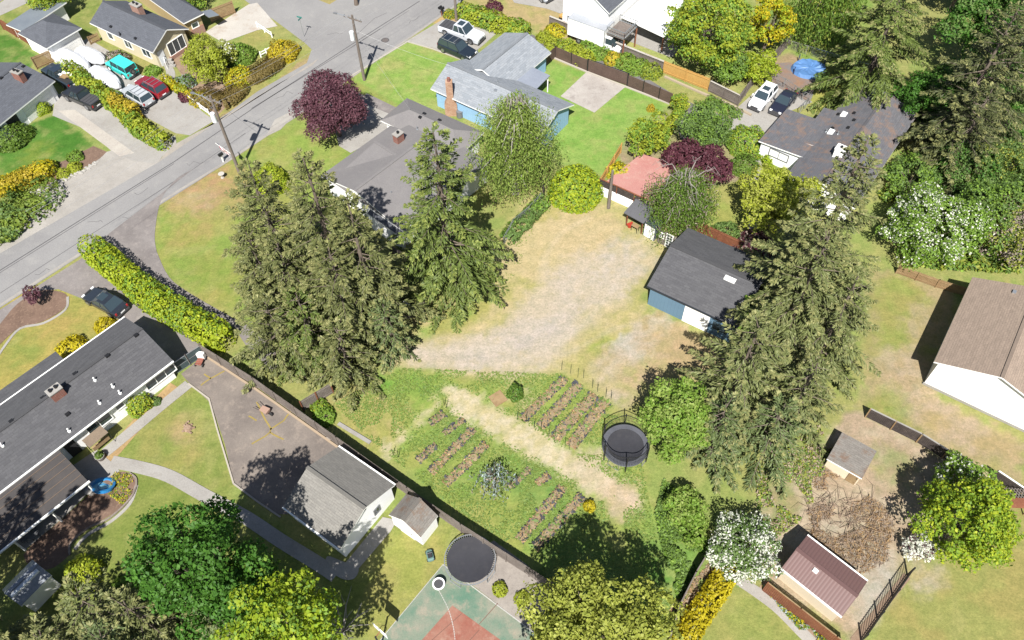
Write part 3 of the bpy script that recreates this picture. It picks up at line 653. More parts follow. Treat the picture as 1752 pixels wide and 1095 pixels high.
# --- tan house at the top left
h = house('house', (180,60), 'cream ranch house with grey roof and brick chimney beside the turquoise car', 'house')
wg = Wing(h, (153,39), (261,90), (334,54), 2.7, 4.3, sh_dk2, w_cream, extA=0)
wg.vents([(190,46),(232,66)]); wg.pipes([(206,60)], m_dmetal)
wg.chimney(238,22,1.5,.8,1.2,m_pbrick)
wg.window('near', 6.5, 1.0, 1.3, 1.2); wg.window('near', 3, 1.1, 1.0, .9, 1); wg.window('near', 10.0, 1.0, 1.5, 1.2)
wg.window('b', wg.W*.62, .55, 2.6, 1.7, 3); wg.door('b', wg.W*.2, .95, 2.05, plain('storm door', (.6,.62,.64), .4))
wg.panel('brick_skirt', 'b', wg.W*.62, 0.01, wg.W*.55, .5, m_pbrick, .16)
w2 = Wing(h, (314,40), (349,22.6), (279,-18), 2.7, 3.9, sh_dk2, w_tan, 'hip', W=15)
w2.window('near', 1.6, 1.2, .9, .6, 1); w2.panel('brick_skirt', 'near', w2.L*.55, .01, w2.L*.6, 1.1, m_pbrick, .12)
mb = MB(); p = G(346,42); q = G(352,56); mb.bar(w2.P(w2.L+.1, .2, 2.35), w2.P(w2.L+1.6, .2, 2.0), 2.0, .06); mb.build('awning', m_metal, h)
pr = MB(); a = G(281,98); b_ = G(287,118); da = (b_-a)
for i in range(9):
    p = a+da*i/8-h.location; pr.bar(p+Vector((0,0,0)), p+Vector((0,0,.95)), .05, .05)
pr.bar(a-h.location+Vector((0,0,.97)), b_-h.location+Vector((0,0,.97)), .07, .05); pr.build('porch_rail', m_trim, h)
st = MB()
for i in range(4):
    p = G(284+i*2.6, 103+i*3.6)-h.location; st.box(p.x-.7, p.x+.7, p.y-.2, p.y+.25, 0.0, .62-.15*i)
st.build('porch_steps', m_conc, h)

h = house('garage', (85,60), 'detached garage with grey hip roof and white door facing the covered boats', 'garage')
wg = Wing(h, (30,56.5), (79,83), (147,51.5), 2.6, 4.0, sh_dk2, w_white, 'hip'); wg.garage_door('b', wg.W*.52, min(4.9, wg.W-1.6), 2.1)
Wing(h, (10,42), (38,54), (90,31), 2.3, 2.5, worn('flat grey roof', C(150,160,170), C(136,146,158), C(170,176,182), .5, 2, 12, .8, .4), w_white, 'mono', W=7.5)

h = house('house', (20,200), 'grey-roofed house with brick chimney beside the black pickup truck', 'house')
wg = Wing(h, (-60,261), (94,138), (40,96), 2.6, 3.9, sh_dk2, w_white, extA=2, W=9.5)
wg.chimney(36,136,.7,1.3,1.1,m_brick); wg.garage_door('near', wg.L-3.2, 4.4, 2.1); wg.panel('entry', 'near', wg.L-7.2, .02, 1.6, 2.1, m_dark, .04)
wg.window('near', wg.L-13, .9, 2.8, 1.2, 3); wg.vents([(40,114),(2,134)])
p1 = G(54,172)-h.location; p2 = G(0,212)-h.location
mb = MB(); mb.box(0,0,0,0,0,0) if 0 else None
h2_ = h
lf = G(98,166)-h.location; mb.bar(lf+Vector((0,0,0)), lf+Vector((.9,-.9,0))*.2+Vector((0,0,2.4)), .8, .06); mb.build('downpipe_screen', m_trim, h)

# --- white two-storey house at the top
h = house('house', (995,40), 'white two-storey house with balcony and covered patio behind the box truck', 'house')
foot = G(960,52); footb = G(1036,82); u = (footb-foot); u.normalize(); n = Vector((-u.y, u.x, 0))
he = 5.2; A = foot-u*.2-n*.2; B = footb+u*.2-n*.2
wg = Wing(h, (B.x,B.y,he), (B.x+n.x*14,B.y+n.y*14,he), (A.x+n.x*14,A.y+n.y*14,he), he, he+2.2, sh_dk2, w_white, over=.3)
wg.window('a', wg.W*.75, 1.9, 1.4, .55, 2, m_greyt); wg.panel('service_box', 'a', wg.W*.93, .6, .4, .8, m_greyt, .25)
# patio roof
pr0 = B+n*3.2; mb = MB(); e = [pr0+n*0.2, pr0+u*6.4+n*.2, pr0+u*6.4+n*11, pr0+n*11]; zs = [2.9, 2.35, 2.35, 2.9]
V = [(q.x-h.location.x, q.y-h.location.y, z) for q, z in zip(e, zs)]; V += [(x, y, z-.12) for x, y, z in V]
mb.add(V, [(0,1,2,3),(7,6,5,4),(0,4,5,1),(1,5,6,2),(2,6,7,3),(3,7,4,0)]); mb.build('patio_roof', m_white, h)
for i in range(4):
    q = pr0+u*6.2+n*(.5+i*3.3)-h.location; mb = MB(); mb.box(q.x-.07, q.x+.07, q.y-.07, q.y+.07, .05, 2.24); mb.build('post', m_redf, h)
mb = MB(); V = [(q.x-h.location.x, q.y-h.location.y) for q in (pr0, pr0+u*8, pr0+u*8+n*11, pr0+n*11)]; mb.prism(V, .0, .05); mb.build('patio_slab', m_conc, h)
# balcony
q0 = B-n*.2+u*.2-h.location; mb = MB()
bq = [q0-n*.4, q0+u*2.6-n*.4, q0+u*2.6+n*2.8, q0+n*2.8]
mb.prism([(q.x, q.y) for q in bq], 2.7, 2.85); mb.build('balcony_deck', m_wood, h)
mb = MB()
for i, (s0, s1) in enumerate(((0,1),(1,2),(2,3))):
    for zz in (2.95, 3.75): mb.bar(bq[s0]+Vector((0,0,zz)), bq[s1]+Vector((0,0,zz)), .08, .07)
    for k in range(9):
        q = bq[s0].lerp(bq[s1], k/8); mb.bar(q+Vector((0,0,2.85)), q+Vector((0,0,3.75)), .05, .05)
mb.build('balcony_railing', m_metal, h)
for q in (bq[1], bq[2]): mb = MB(); mb.box(q.x-.08, q.x+.08, q.y-.08, q.y+.08, 0, 2.7); mb.build('post', m_redf, h)

# --- pale grey roof, blue walls
h = house('house', (830,160), 'blue house with pale grey shingle roof and tall stone chimney beside the front lawn', 'house')
wg = Wing(h, (736.5,151.5), (925,236), (964,171), 2.7, 4.2, sh_lt, w_blue)
w2 = Wing(h, (862,62), (943,90), (880,146), 2.7, 4.0, sh_lt, w_blue, W=1) if 0 else Wing(h, (943,90), (884,140), (802,104), 2.7, 4.05, sh_lt, w_blue, extB=2.0)
wg.pipes([(852,142),(817,90)]); wg.vents([(848,155),(886,168),(905,192)], m_metal)
wg.window('near', 9.0, 1.5, 1.4, .5); wg.window('near', 12.5, 1, 1.2, 1.0)
q = G(787,200)-h.location; mb = MB(); mb.disc((q.x, q.y), .4, .05, .85, 16); mb.ring((q.x, q.y), .3, .42, .85, .9, 20); mb.build('air_conditioner', m_greyt, h)
p = G(773,196); mb = MB(); m_stone = brickmat('tan stone', C(214,164,132), C(236,196,166), C(196,150,124), .35, .2)
cx = p-h.location; z1 = up((773,196),(771,142))
mb.add([cx+Vector((x,y,z)) for z in (0,1.7) for x,y in ((-.75,-.35),(.75,-.35),(.75,.5),(-.75,.5))], [(0,3,2,1),(4,5,6,7),(0,1,5,4),(1,2,6,5),(2,3,7,6),(3,0,4,7)])
mb.add([cx+Vector((x,y,z)) for z,k in ((1.7,1),(2.3,.55)) for x,y in ((-.75*k,-.35),(.75*k,-.35),(.75*k,.45),(-.75*k,.45))], [(4,5,6,7),(0,1,5,4),(1,2,6,5),(2,3,7,6),(3,0,4,7)])
mb.add([cx+Vector((x,y,z)) for z in (2.3,4.9) for x,y in ((-.4,-.35),(.4,-.35),(.4,.42),(-.4,.42))], [(4,5,6,7),(0,1,5,4),(1,2,6,5),(2,3,7,6),(3,0,4,7)])
ch = mb.build('chimney', m_stone, h); mb = MB(); mb.disc((cx.x, cx.y), .2, 4.9, 5.35, 10); mb.build('flue', m_brick, h).parent = ch
# lean-to patio roof
lp = [G(880,141,2.75), G(912,115,2.75), G(941,129,2.35), G(918,152,2.35)]
V = [v-h.location for v in lp]; V += [v-Vector((0,0,.1)) for v in V]
MB().add(V, [(0,3,2,1),(4,5,6,7),(0,1,5,4),(1,2,6,5),(2,3,7,6),(3,0,4,7)]).build('patio_roof', worn('painted patio roof', C(178,186,202), C(166,174,192), C(190,196,208), .5, 2, 9, .6, .4), h)
for q in (lp[2], lp[3]):
    q = q-h.location+(lp[0]-lp[2])*.06; mb = MB(); mb.box(q.x-.06, q.x+.06, q.y-.06, q.y+.06, 0, 2.2); mb.build('post', m_trim, h)

# --- grey roof house in the middle
h = house('house', (700,280), 'long low house with plain grey roof and white eaves behind the tall firs', 'house')
wg = Wing(h, (651,206), (784,268), (818,222), 2.7, 3.7, sh_wt, w_white, 'hip')
wg.vents([(719,201),(726,195),(745,211),(752,206)], m_dmetal); wg.pipes([(714,222)])
w2 = Wing(h, (665,217), (548,301), (640,345), 2.8, 4.1, sh_wt, w_white, W=11.5, extA=.3)
w2.chimney(683,242,1.0,.75,1.1,m_brick)
w3 = Wing(h, (566,310), (691,396), (800,300), 2.805, 3.9, sh_wt, w_white, W=13.5, extB=0)
w3.vents([(606,310),(638,333),(673,336)]); w3.pipes([(586,317),(602,325),(670,333)])
w4 = Wing(h, (628,365), (684,404), (694,397), 2.4, 2.75, sh_dk2, w_white, 'mono', over=.15)
w3.window('near', 8, 1, 1.6, 1.1); w3.window('near', 4, 1, 1.6, 1.1)
w2.window('a', 3, .9, 1.8, 1.2)
w5 = Wing(h, (790,250), (812,260), (800,285), 2.5, 2.6, worn('blue grey roof', C(160,172,188), C(148,160,176), C(178,186,196), .5, 2, 9, .5, .4), w_white, 'mono', W=4)

# --- right house, mossy roof
h = house('house', (1430,230), 'white house with mossy dark grey roof and skylights beside the two parked cars', 'house')
wg = Wing(h, (1362,278), (1457,153), (1576,187), 2.8, 4.2, sh_moss, w_white, extA=3.0)
wg.chimney(1435,265,1.0,1.0,.9,m_trim, m_trim); wg.chimney(1500,156,1.0,.9,1.0,m_trim, m_trim)
wg.skylight(1444,196); wg.skylight(1422,226)
wg.vents([(1434,196),(1461,194),(1461,206),(1451,219),(1424,220)]); wg.pipes([(1413,226),(1433,230)])
w2 = Wing(h, (1364,241), (1410,184), (1440,206), 2.7, 3.3, sh_moss, w_white, 'mono', W=4.2, over=.2)
w3 = Wing(h, (1298,241), (1346,186), (1407,188), 2.5, 3.0, sh_moss, w_white, 'mono', W=6.6, over=.3)
wz = w3.window('a', 2.6, 1.1, 2.2, .9, 2, m_greyt); wz.children[0].data.materials[0] = m_white; w3.garage_door('near', w3.L*.5, 4.6, 2.0)
wg.window('a', wg.W*.25, .9, 1.4, 1.1); wg.panel('red_trim', 'a', .7, .05, .12, 2.5, plain('red paint', C(190,60,60), .5), .06)
wl = Wing(h, (1372,300), (1440,312), (1452,296), 2.3, 2.6, sh_gr, w_white, 'mono', W=3, over=.2)

# --- blue workshop
h = house('workshop', (1200,500), 'slate blue workshop with charcoal gable roof and white sliding door beside the gravel lot', 'workshop')
wg = Wing(h, (1262,561), (1107,489), (1188,394), 3.0, 4.6, sh_dk, w_sblue, over=.3, fascia=plain('dark fascia', C(70,76,86), .6))
wg.garage_door('near', wg.L*.43, 2.6, 2.5, m_trim); wg.skylight(1249,478,1.1,.5)
wg.panel('dark_window', 'near', wg.L*.17, 1.0, 1.5, 1.0, m_glass, .05); wg.gutter(('near',), plain('dark gutter', C(60,66,74), .5))

# --- beige house right
h = house('house', (1680,620), 'large house with brown tan roof and blank white gable wall at the right edge', 'house')
wg = Wing(h, (1664,474), (1598,619), (1790,700), 3.9, 5.7, sh_tan, w_white, extA=0, W=10)
wg.panel('foundation', 'b', wg.W*.5, 0.0, wg.W-.7, .3, m_conc, .04)
wg.vents([(1735,500)], m_metal)

# --- long house bottom left
h = house('house', (150,690), 'long white house with charcoal shingle roof and brick chimney beside the front lawn', 'house')
wg = Wing(h, (101,765), (296,617), (203,550), 2.75, 4.35, sh_dk, w_white, extA=9)
xx, yy, _ = wg.on_roof(106,612)
Lx = xx; V = [wg.P(0, wg.W-.02, wg.he-.006), wg.P(Lx, wg.W-.02, wg.he-.006), wg.P(Lx, wg.W+1.9, wg.he-.42), wg.P(0, wg.W+1.9, wg.he-.42)]
V2 = [v-Vector((0,0,.16)) for v in V]
mesh_obj('roof', V+V2, [(0,1,2,3),(7,6,5,4),(0,4,5,1),(1,5,6,2),(2,6,7,3),(3,7,4,0)], [sh_dk, m_trim], h, [0,1,1,1,1,1], uv=[(0,0),(Lx,0),(Lx,2),(0,2)]+[(0,0)]*20)
mesh_obj('wall', *(lambda m: (m.v, m.f))(MB().add([wg.P(x, y, z) for x in (.4, Lx-.4) for y, z in ((wg.W-.4,0),(wg.W+1.5,0),(wg.W+1.5,2.1),(wg.W-.4,2.1))], [(0,1,2,3),(7,6,5,4),(0,4,5,1),(1,5,6,2),(2,6,7,3),(3,7,4,0)])), w_white, h)
wg.chimney(100,676,1.15,.75,.85,m_brick)
wg.vents([(233,574),(184,609),(129,640),(74,681),(116,709),(20,721)]); wg.pipes([(163,651),(206,673),(171,690),(119,738),(194,662),(5,763)], m_trim)
wL = wg.L
def wx(px, py):   # position along the near wall of a point seen at height 1.5
    g = G(px, py, 1.5); return (g-wg.O).dot(wg.u)
wg.window('near', wx(271,641), 1.0, 3.0, .95, 3); wg.window('near', wx(168,722), 1.0, 2.2, 1.1, 2); wg.window('near', wx(202,692), 1.4, .7, .6, 1)
wg.door('near', wx(118,760), .95, 2.05, m_dark); wg.gutter()
# patio cover
px0 = wx(103,768); c1 = G(101,766,2.7); c2 = G(152,822,2.35); mp = []
A_ = wg.P(0, -.02, 2.62); B_ = wg.P(px0-.1, -.02, 2.62); dep = (c2-c1).dot(-wg.n)
V = [wg.P(-1, .25, 2.66), wg.P(px0-.1, .25, 2.66), wg.P(px0-.1, -dep, 2.3), wg.P(-1, -dep, 2.3)]; V += [v-Vector((0,0,.09)) for v in V]
m_proof = worn('brown rolled roofing', C(100,94,92), C(88,84,84), C(120,108,100), .5, 2, 12, .85, .4)
MB().add(V, [(0,3,2,1),(4,5,6,7),(0,1,5,4),(1,2,6,5),(2,3,7,6),(3,0,4,7)]).build('patio_roof', m_proof, h)
mb = MB()
for i in range(1, 6): y = -dep*i/6+.2; z = 2.66-.36*(i/6)+.03; mb.bar(wg.P(-1, y, z), wg.P(px0-.12, y, z), .06, .03)
mb.build('roof_batten', plain('seam strip', C(140,120,104), .8), h)
MB().bar(wg.P(-1, -dep-.08, 2.28), wg.P(px0, -dep-.08, 2.28), .14, .16).build('gutter', m_trim, h)
for i in range(5):
    q = wg.P(px0-.3-i*3.3, -dep+.15, 0); mb = MB(); mb.box(q.x-.06, q.x+.06, q.y-.06, q.y+.06, .04, 2.2); mb.build('post', m_trim, h)

# --- garage beside the long fence
h = house('garage', (585,870), 'white garage with grey gable roof beside the long wooden fence', 'garage')
wg = Wing(h, (484,867), (582,940), (680,833), 2.6, 4.2, sh_gar, w_white, over=.25); gar = wg
wg.window('b', wg.W*.66, 1.1, .5, .75, 2, m_greyt); wg.panel('gable_vent', 'b', wg.W*.5, 3.35, .35, .3, m_greyt, .04); wg.gutter()
h = house('shed', (712,895), 'small white shed with mossy grey gable roof beside the garage', 'shed')
wg = Wing(h, (695,845), (665,881), (720,919), 2.1, 3.3, sh_mossy, w_white, over=.12)
wg.panel('foundation', 'b', wg.W*.5, 0.0, wg.W-.3, .12, m_conc, .03); wg.door('b', wg.W*.5, 1.5, 1.75, m_trim)
h = house('shed', (1455,790), 'low grey plywood shed with flat mossy roof in the dry yard', 'shed')
wg = Wing(h, (1415,785), (1475,819), (1500,773), 1.6, 1.7, sh_mossy, w_beige, 'mono', over=.12); wg.door('near', wg.L*.8, .8, 1.6, m_tanw)
h = house('shed', (1410,985), 'long shed with red brown metal ridged roof beside the brown plank fence', 'shed')
m_redmetal = (lambda m, t, b: (m, t, b))(*newmat('red brown metal roof')); mr, t, b = m_redmetal
wv = t.nodes.new('ShaderNodeTexWave'); wv.bands_direction = 'X'; wv.inputs['Scale'].default_value = .314/.26; t.links.new(coords(t, 'UV'), wv.inputs['Vector'])
cc_ = mixc(t, ramp(t, wv.outputs['Fac'], .0, .3), C(136,104,101), C(150,116,112)); cc_ = mixc(t, ramp(t, noise(t, .8, 4), .4, .7, 0, .4), cc_, C(150,112,108))
t.links.new(cc_, b.inputs['Base Color']); b.inputs['Roughness'].default_value = .5; bump(t, b, wv.outputs['Fac'], .3, .02)
wg = Wing(h, (1337,972), (1441,1055), (1487,997), 2.3, 2.9, mr, w_beige, over=.22); wg.gutter()
wg.door('b', wg.W*.4, .9, 1.9, m_tanw); wg.vents([(1395,977)], m_trim)
h = house('greenhouse', (30,1010), 'small white outbuilding with long windows in shade at the lower left edge', 'shed')
wg = Wing(h, (36,1037), (88,984), (55,958), 2.2, 3.0, worn('pale sheet roof', C(190,196,206), C(170,178,190), C(150,156,166), .6, 2, 10, .5, .4), w_white, over=.15)
for i in range(4): wg.skylight(28+i*9.5, 1012-i*9.5, .9, .35)
# ---------------------------------------------------------------- foliage
def unit(a): return a/np.maximum(np.linalg.norm(a, axis=-1, keepdims=True), 1e-9)
def kites(P, T, B, ln, wd):
    """kite shaped leaf sprays: P base, T along, B across, ln and wd sizes"""
    ln = np.asarray(ln).reshape(-1, 1); wd = np.asarray(wd).reshape(-1, 1)
    V = np.stack([P, P+T*ln*.55+B*wd*.5, P+T*ln, P+T*ln*.55-B*wd*.5], 1).reshape(-1, 3)
    return V, np.arange(len(V)).reshape(-1, 4)
def leaf_faces(P, N, size, rg, elong=1.5, tilt=.7):
    n = len(P); N = unit(N+rg.normal(0, tilt, (n, 3))); T = unit(np.cross(N, rg.normal(0, 1, (n, 3)))); B = np.cross(N, T)
    s = size*rg.uniform(.45, 1.5, n); return kites(P-T*(s*elong/2)[:, None], T, B, s*elong, s)
def trunk_mb(h, r, rg, lean=(0, 0), top=None, n=8):
    mb = MB(); pts = []; rr = []; k = 6
    for i in range(k+1):
        t_ = i/k; pts.append((lean[0]*t_+rg.normal(0, .04)*h*.06*(i > 0), lean[1]*t_+rg.normal(0, .04)*h*.06*(i > 0), h*t_)); rr.append(max(.03, r*(1-t_*.85)*(1.35 if i == 0 else 1)))
    mb.tube(pts, rr, n); return mb, pts
def lobed(rg, R, H, z0, nl, fl, up_=.15):
    """lobe centres and radii filling an uneven crown"""
    L = []; sx_ = rg.uniform(.9, 1.12)
    for i in range(nl):
        a = i*2.39996+rg.uniform(-.4, .4); u_ = (i+.5)/nl; zz = 1-2*u_*.9; rr = math.sqrt(max(0, 1-zz*zz))
        k = rg.uniform(.46, .88); L.append(((math.cos(a)*rr*R*k*sx_, math.sin(a)*rr*R*k/sx_, z0+H/2+zz*H/2*k), rg.uniform(fl*.55, fl*1.3)*R))
    return L
def tree(px, height, radius, mats, label, leaf=.3, z0f=.22, dens=1.0, nl=26, name='tree', cat='tree', trunk=m_bark, fl=.34, flower=None, group=None, seed=None, squash=1.0, elong=1.5, lean=(0, 0), stems=1, holes=.0):
    """broadleaf tree; px = photo position of its foot"""
    sd = int(abs(px[0]*31+px[1]*17)) if seed is None else seed; rg = np.random.default_rng(sd)
    g = G(*px); o = empty(name, (g.x, g.y, 0), 0, label, cat, group)
    z0 = height*z0f; H = height-z0; L = lobed(rg, radius, H, z0, nl, fl)
    leaf = leaf*(.72 if leaf < .24 else .58)
    mb = MB(); tm, pts = trunk_mb(z0+H*.55, max(.1, height*.028), rg, lean); mb = tm
    for (c, r_) in L[::2]:
        s_ = Vector((0, 0, z0*.8+H*rg.uniform(.05, .3))); e_ = Vector(c); mid = s_.lerp(e_, .5)+Vector((0, 0, H*.04)); mb.tube([s_, mid, e_], [height*.012, height*.008, .025], 5)
    mb.build('trunk', trunk, o)
    Ps = []; Ns = []
    for (c, r_) in L:
        n = int(dens*4*math.pi*r_*r_*squash/(leaf*leaf*elong)*1.25)
        dd = unit(rg.normal(0, 1, (n, 3))); dd[:, 2] = np.where(dd[:, 2] < -.3, -dd[:, 2]*.7, dd[:, 2]); dd = unit(dd)
        bump_ = 1+.18*np.sin(dd[:, 0]*5+c[0]*3)*np.cos(dd[:, 1]*6+c[1]*2)+rg.normal(0, .07, n)
        rad = r_*bump_*rg.uniform(.72, 1.08, n); p = np.array(c)+dd*rad[:, None]*[1, 1, .85]
        Ps.append(p); Ns.append(dd)
    P = np.vstack(Ps); N = np.vstack(Ns)
    ins = np.zeros(len(P), int)
    for (c, r_) in L: ins += (np.linalg.norm((P-np.array(c))/[1, 1, .85], axis=1) < r_*.62)
    keep = (ins == 0) & (P[:, 2] > .15) & (vnoise(P[:, 0]+P[:, 2]*.6, P[:, 1]-P[:, 2]*.5, 1.5, sd % 97) > .2); P = P[keep]; N = N[keep]
    if lean[0] or lean[1]: P = P+np.outer(P[:, 2]/height, [lean[0], lean[1], 0])
    V, F = leaf_faces(P, N+[0, 0, .35], leaf, rg, elong)
    mm = mats if isinstance(mats, list) else [mats]; mi = None
    if len(mm) > 1:
        pr = np.zeros(len(P), int)
        if flower:
            f = vnoise(P[:, 0]*1.0+g.x, P[:, 1]+P[:, 2]*.7+g.y, 1.1, 5); pr = ((rg.random(len(P)) < flower*(.5+1.2*sm(f, .3, .75))) & (N[:, 2] > -.1)).astype(int)
        mi = pr
    np_mesh('crown', V, F, None, o, mm, mi); return o
def conifer(top, height, radius, mat, label, seed=None, name='conifer', group=None, lo=.06, twig=1.0, droop=.32, cat='conifer', power=.66, step=.58, tipmat=None):
    """fir or spruce; top = photo position of its tip"""
    sd = int(abs(top[0]*13+top[1]*7)) if seed is None else seed; rg = np.random.default_rng(sd)
    g = G(top[0], top[1], height); o = empty(name, (g.x, g.y, 0), 0, label, cat, group)
    tm, pts = trunk_mb(height*.985, height*.016+.08, rg)
    Pl, Tl, Bl, ll, wl, ml = [], [], [], [], [], []
    lay = int(height*(1-lo)/step); az0 = rg.uniform(0, 6.28); ph = rg.uniform(0, 6.28, 3)
    for L_ in range(lay):
        t_ = lo+(1-lo)*(L_+.5)/lay; az0 += 1.1; nb = int(round(6.2-2*t_))
        for b_ in range(nb):
            tt = min(.985, t_+rg.uniform(-.5, .5)*step/height); z = height*tt; az = az0+b_*6.283/nb+rg.uniform(-.4, .4)
            Lb = radius*((1-tt)**power)*(1-.25*max(0, .12-tt)/.12)*(1.22 if rg.random() < .3 else rg.uniform(.6, 1.02))*(1+.13*math.sin(az*2+ph[0]+tt*5)+.1*math.sin(az*3+ph[1]-tt*9))+.38
            if rg.random() < .07: continue
            out = np.array([math.cos(az), math.sin(az), 0]); side = np.array([-out[1], out[0], 0.]); base = np.array([0, 0, z]); rise = .5*(tt-.3)
            f = lambda s: base+out*Lb*s+np.array([0, 0, 1.])*(Lb*(rise*s-droop*s*s*(1.25-tt)*1.2+.12*s**3))
            if Lb > 1.0 and b_ % 2 == 0: tm.tube([f(0), f(.5), f(.9)], [.035+Lb*.012, .03, .012], 4)
            m = max(12, int(Lb*12*twig)); s = np.clip(np.sqrt(rg.uniform(.04, 1.05, m)), .15, 1)
            sg = np.where(rg.random(m) < .5, -1., 1.); C0 = np.array([f(q) for q in s]); C1 = np.array([f(min(1.05, q+.06)) for q in s]); tan = unit(C1-C0)
            an = rg.uniform(.45, .95, m)[:, None]
            T = unit(tan*np.cos(an)+side*sg[:, None]*np.sin(an)+np.array([0, 0, -1.])*rg.uniform(.0, .42, m)[:, None])
            tl = Lb*.25*(1.08-s)+.2*rg.uniform(.8, 1.4, m); k = 3
            for j in range(k):
                pp = C0+T*(tl*j/k)[:, None]; dj = unit(T+rg.normal(0, .26, (m, 3))+np.array([0, 0, -.1*j])); un = unit(np.array([0, 0, 1.])+rg.normal(0, .5, (m, 3))); B = unit(np.cross(un, dj))
                Pl.append(pp); Tl.append(dj); Bl.append(B); ll.append(tl/k*1.35+.14); wl.append(.075+.06*rg.random(m)*(1+tl*.4)); ml.append(((s > .8) & (rg.random(m) < .42)).astype(int))
            tp = f(1.0)[None].repeat(5, 0); TT = unit(tan.mean(0)[None]+rg.normal(0, .35, (5, 3))); Pl.append(tp); Tl.append(TT); Bl.append(unit(np.cross([[0, 0, 1.]], TT))); ll.append(np.full(5, .38)); wl.append(np.full(5, .14)); ml.append(np.ones(5, int))
    tm.build('trunk', m_bark, o)
    V, F = kites(np.vstack(Pl), np.vstack(Tl), np.vstack(Bl), np.concatenate(ll), np.concatenate(wl))
    np_mesh('crown', V, F, None, o, [mat, tipmat or lf_tip], np.concatenate(ml)); return o
def weeper(px, height, radius, mats, label, nb=420, leaf=.2, bare=0, name='weeping_tree', hang=(.5, 1.2), cat='tree', trunk=m_bark, sep=.28, lobes=11):
    rg = np.random.default_rng(int(px[0]*7+px[1])); g = G(*px); o = empty(name, (g.x, g.y, 0), 0, label, cat)
    tm, pts = trunk_mb(height*.86, height*.022+.06, rg)
    Pl, Tl, Bl, ll, wl = [], [], [], [], []
    for i in range(nb):
        az = i*2.39996+rg.uniform(-.3, .3); tz = 1-.72*rg.random()**1.3; env = math.sqrt(max(.02, 1-((tz-.5)/.53)**2))*(.84+.2*math.sin(az*2+i % 3)+.12*math.sin(az*5))
        rr = radius*env*rg.uniform(.35, 1.05); zt = height*tz
        top = np.array([math.cos(az)*rr, math.sin(az)*rr, zt]); Lh = min(zt-.3, height*rg.uniform(*hang)*.42)
        if i % 22 == 0:
            hh = zt*rg.uniform(.5, .75); tm.tube([(0, 0, hh), tuple(top*[.55, .55, 1]+[0, 0, height*.03]), tuple(top*[1, 1, .93])], [height*.009, height*.005, .012], 5)
        n = max(4, int(Lh/sep)); s = np.linspace(0, 1, n)
        sway = rg.normal(0, .12, 2); P = top[None]+np.stack([s*sway[0]*Lh+np.cos(az)*s*.25, s*sway[1]*Lh+np.sin(az)*s*.25, -s*Lh], 1)+rg.normal(0, .07, (n, 3))
        T = unit(np.array([0, 0, -1.])[None]+rg.normal(0, .45, (n, 3))); B = unit(np.cross(T, rg.normal(0, 1, (n, 3))))
        Pl.append(P); Tl.append(T); Bl.append(B); ll.append(np.full(n, leaf*2.2)*rg.uniform(.7, 1.2, n)); wl.append(np.full(n, leaf*.75))
    if bare:
        for i in range(bare):
            az = i*2.4; a = Vector((0, 0, height*.8)); c = Vector((math.cos(az)*radius*.45, math.sin(az)*radius*.45, height*1.02)); e = Vector((math.cos(az+.3)*radius*.8, math.sin(az+.3)*radius*.8, height*.92))
            q = rg.uniform(.7, 1.2); e = Vector((e.x*q, e.y*q, e.z-.2*q)); tm.tube([a, c*.8+a*.2, c, c.lerp(e, .5)+Vector((0, 0, .25)), e], [.06, .05, .04, .03, .012], 5)
            for k_ in range(3): v_ = c.lerp(e, rg.uniform(0, .8)); tm.tube([v_, v_+Vector((math.cos(az+rg.uniform(-1.2, 1.2)), math.sin(az+rg.uniform(-1.2, 1.2)), .05))*radius*.22, v_+Vector((math.cos(az), math.sin(az), -.5))*radius*.38], [.025, .018, .006], 4)
    tm.build('trunk', trunk, o)
    V, F = kites(np.vstack(Pl), np.vstack(Tl), np.vstack(Bl), np.concatenate(ll), np.concatenate(wl))
    mm = mats if isinstance(mats, list) else [mats]; mi = None
    if len(mm) > 1: mi = (rg.random(len(F)) < .14).astype(int)
    np_mesh('crown', V, F, None, o, mm, mi); return o
def shrub(px, r, h, mats, label, leaf=.16, name='shrub', lum=.22, group=None, flower=None, cat='shrub', dens=1.15, trimmed=False, sx=1, rz=0):
    """rounded bush standing on the ground"""
    rg = np.random.default_rng(int(abs(px[0]*5+px[1]*3))); g = G(*px); o = empty(name, (g.x, g.y, 0), rz, label, cat, group)
    mb = MB()
    for i in range(6): a = i*1.05; mb.tube([(0, 0, 0), (math.cos(a)*r*.35*sx, math.sin(a)*r*.35, h*.5), (math.cos(a)*r*.6*sx, math.sin(a)*r*.6, h*.75)], [.05, .03, .012], 5)
    mb.build('stem', m_bark, o)
    n = int(dens*2.2*math.pi*r*(r+h)*sx/(leaf*leaf*1.4)*1.5); dd = unit(rg.normal(0, 1, (n, 3))); dd[:, 2] = np.abs(dd[:, 2])*1.0-.18; dd = unit(dd)
    k = 0 if trimmed else lum
    lump = 1+k*(np.sin(dd[:, 0]*4.2+px[0])*np.cos(dd[:, 1]*4.7+px[1])+.6*np.sin(dd[:, 2]*7+dd[:, 0]*6+px[1]))*.55
    p = dd*np.array([r*sx, r, h*.92])*(lump*rg.uniform(.86 if not trimmed else .94, 1.03, n))[:, None]; p[:, 2] = np.maximum(p[:, 2]+h*.06, .05)
    V, F = leaf_faces(p, dd+[0, 0, .2], leaf, rg, 1.5, .55 if not trimmed else .35)
    mm = mats if isinstance(mats, list) else [mats]; mi = None
    if len(mm) > 1: mi = (rg.random(n) < (flower or .3)).astype(int)
    np_mesh('foliage', V, F, None, o, mm, mi); return o
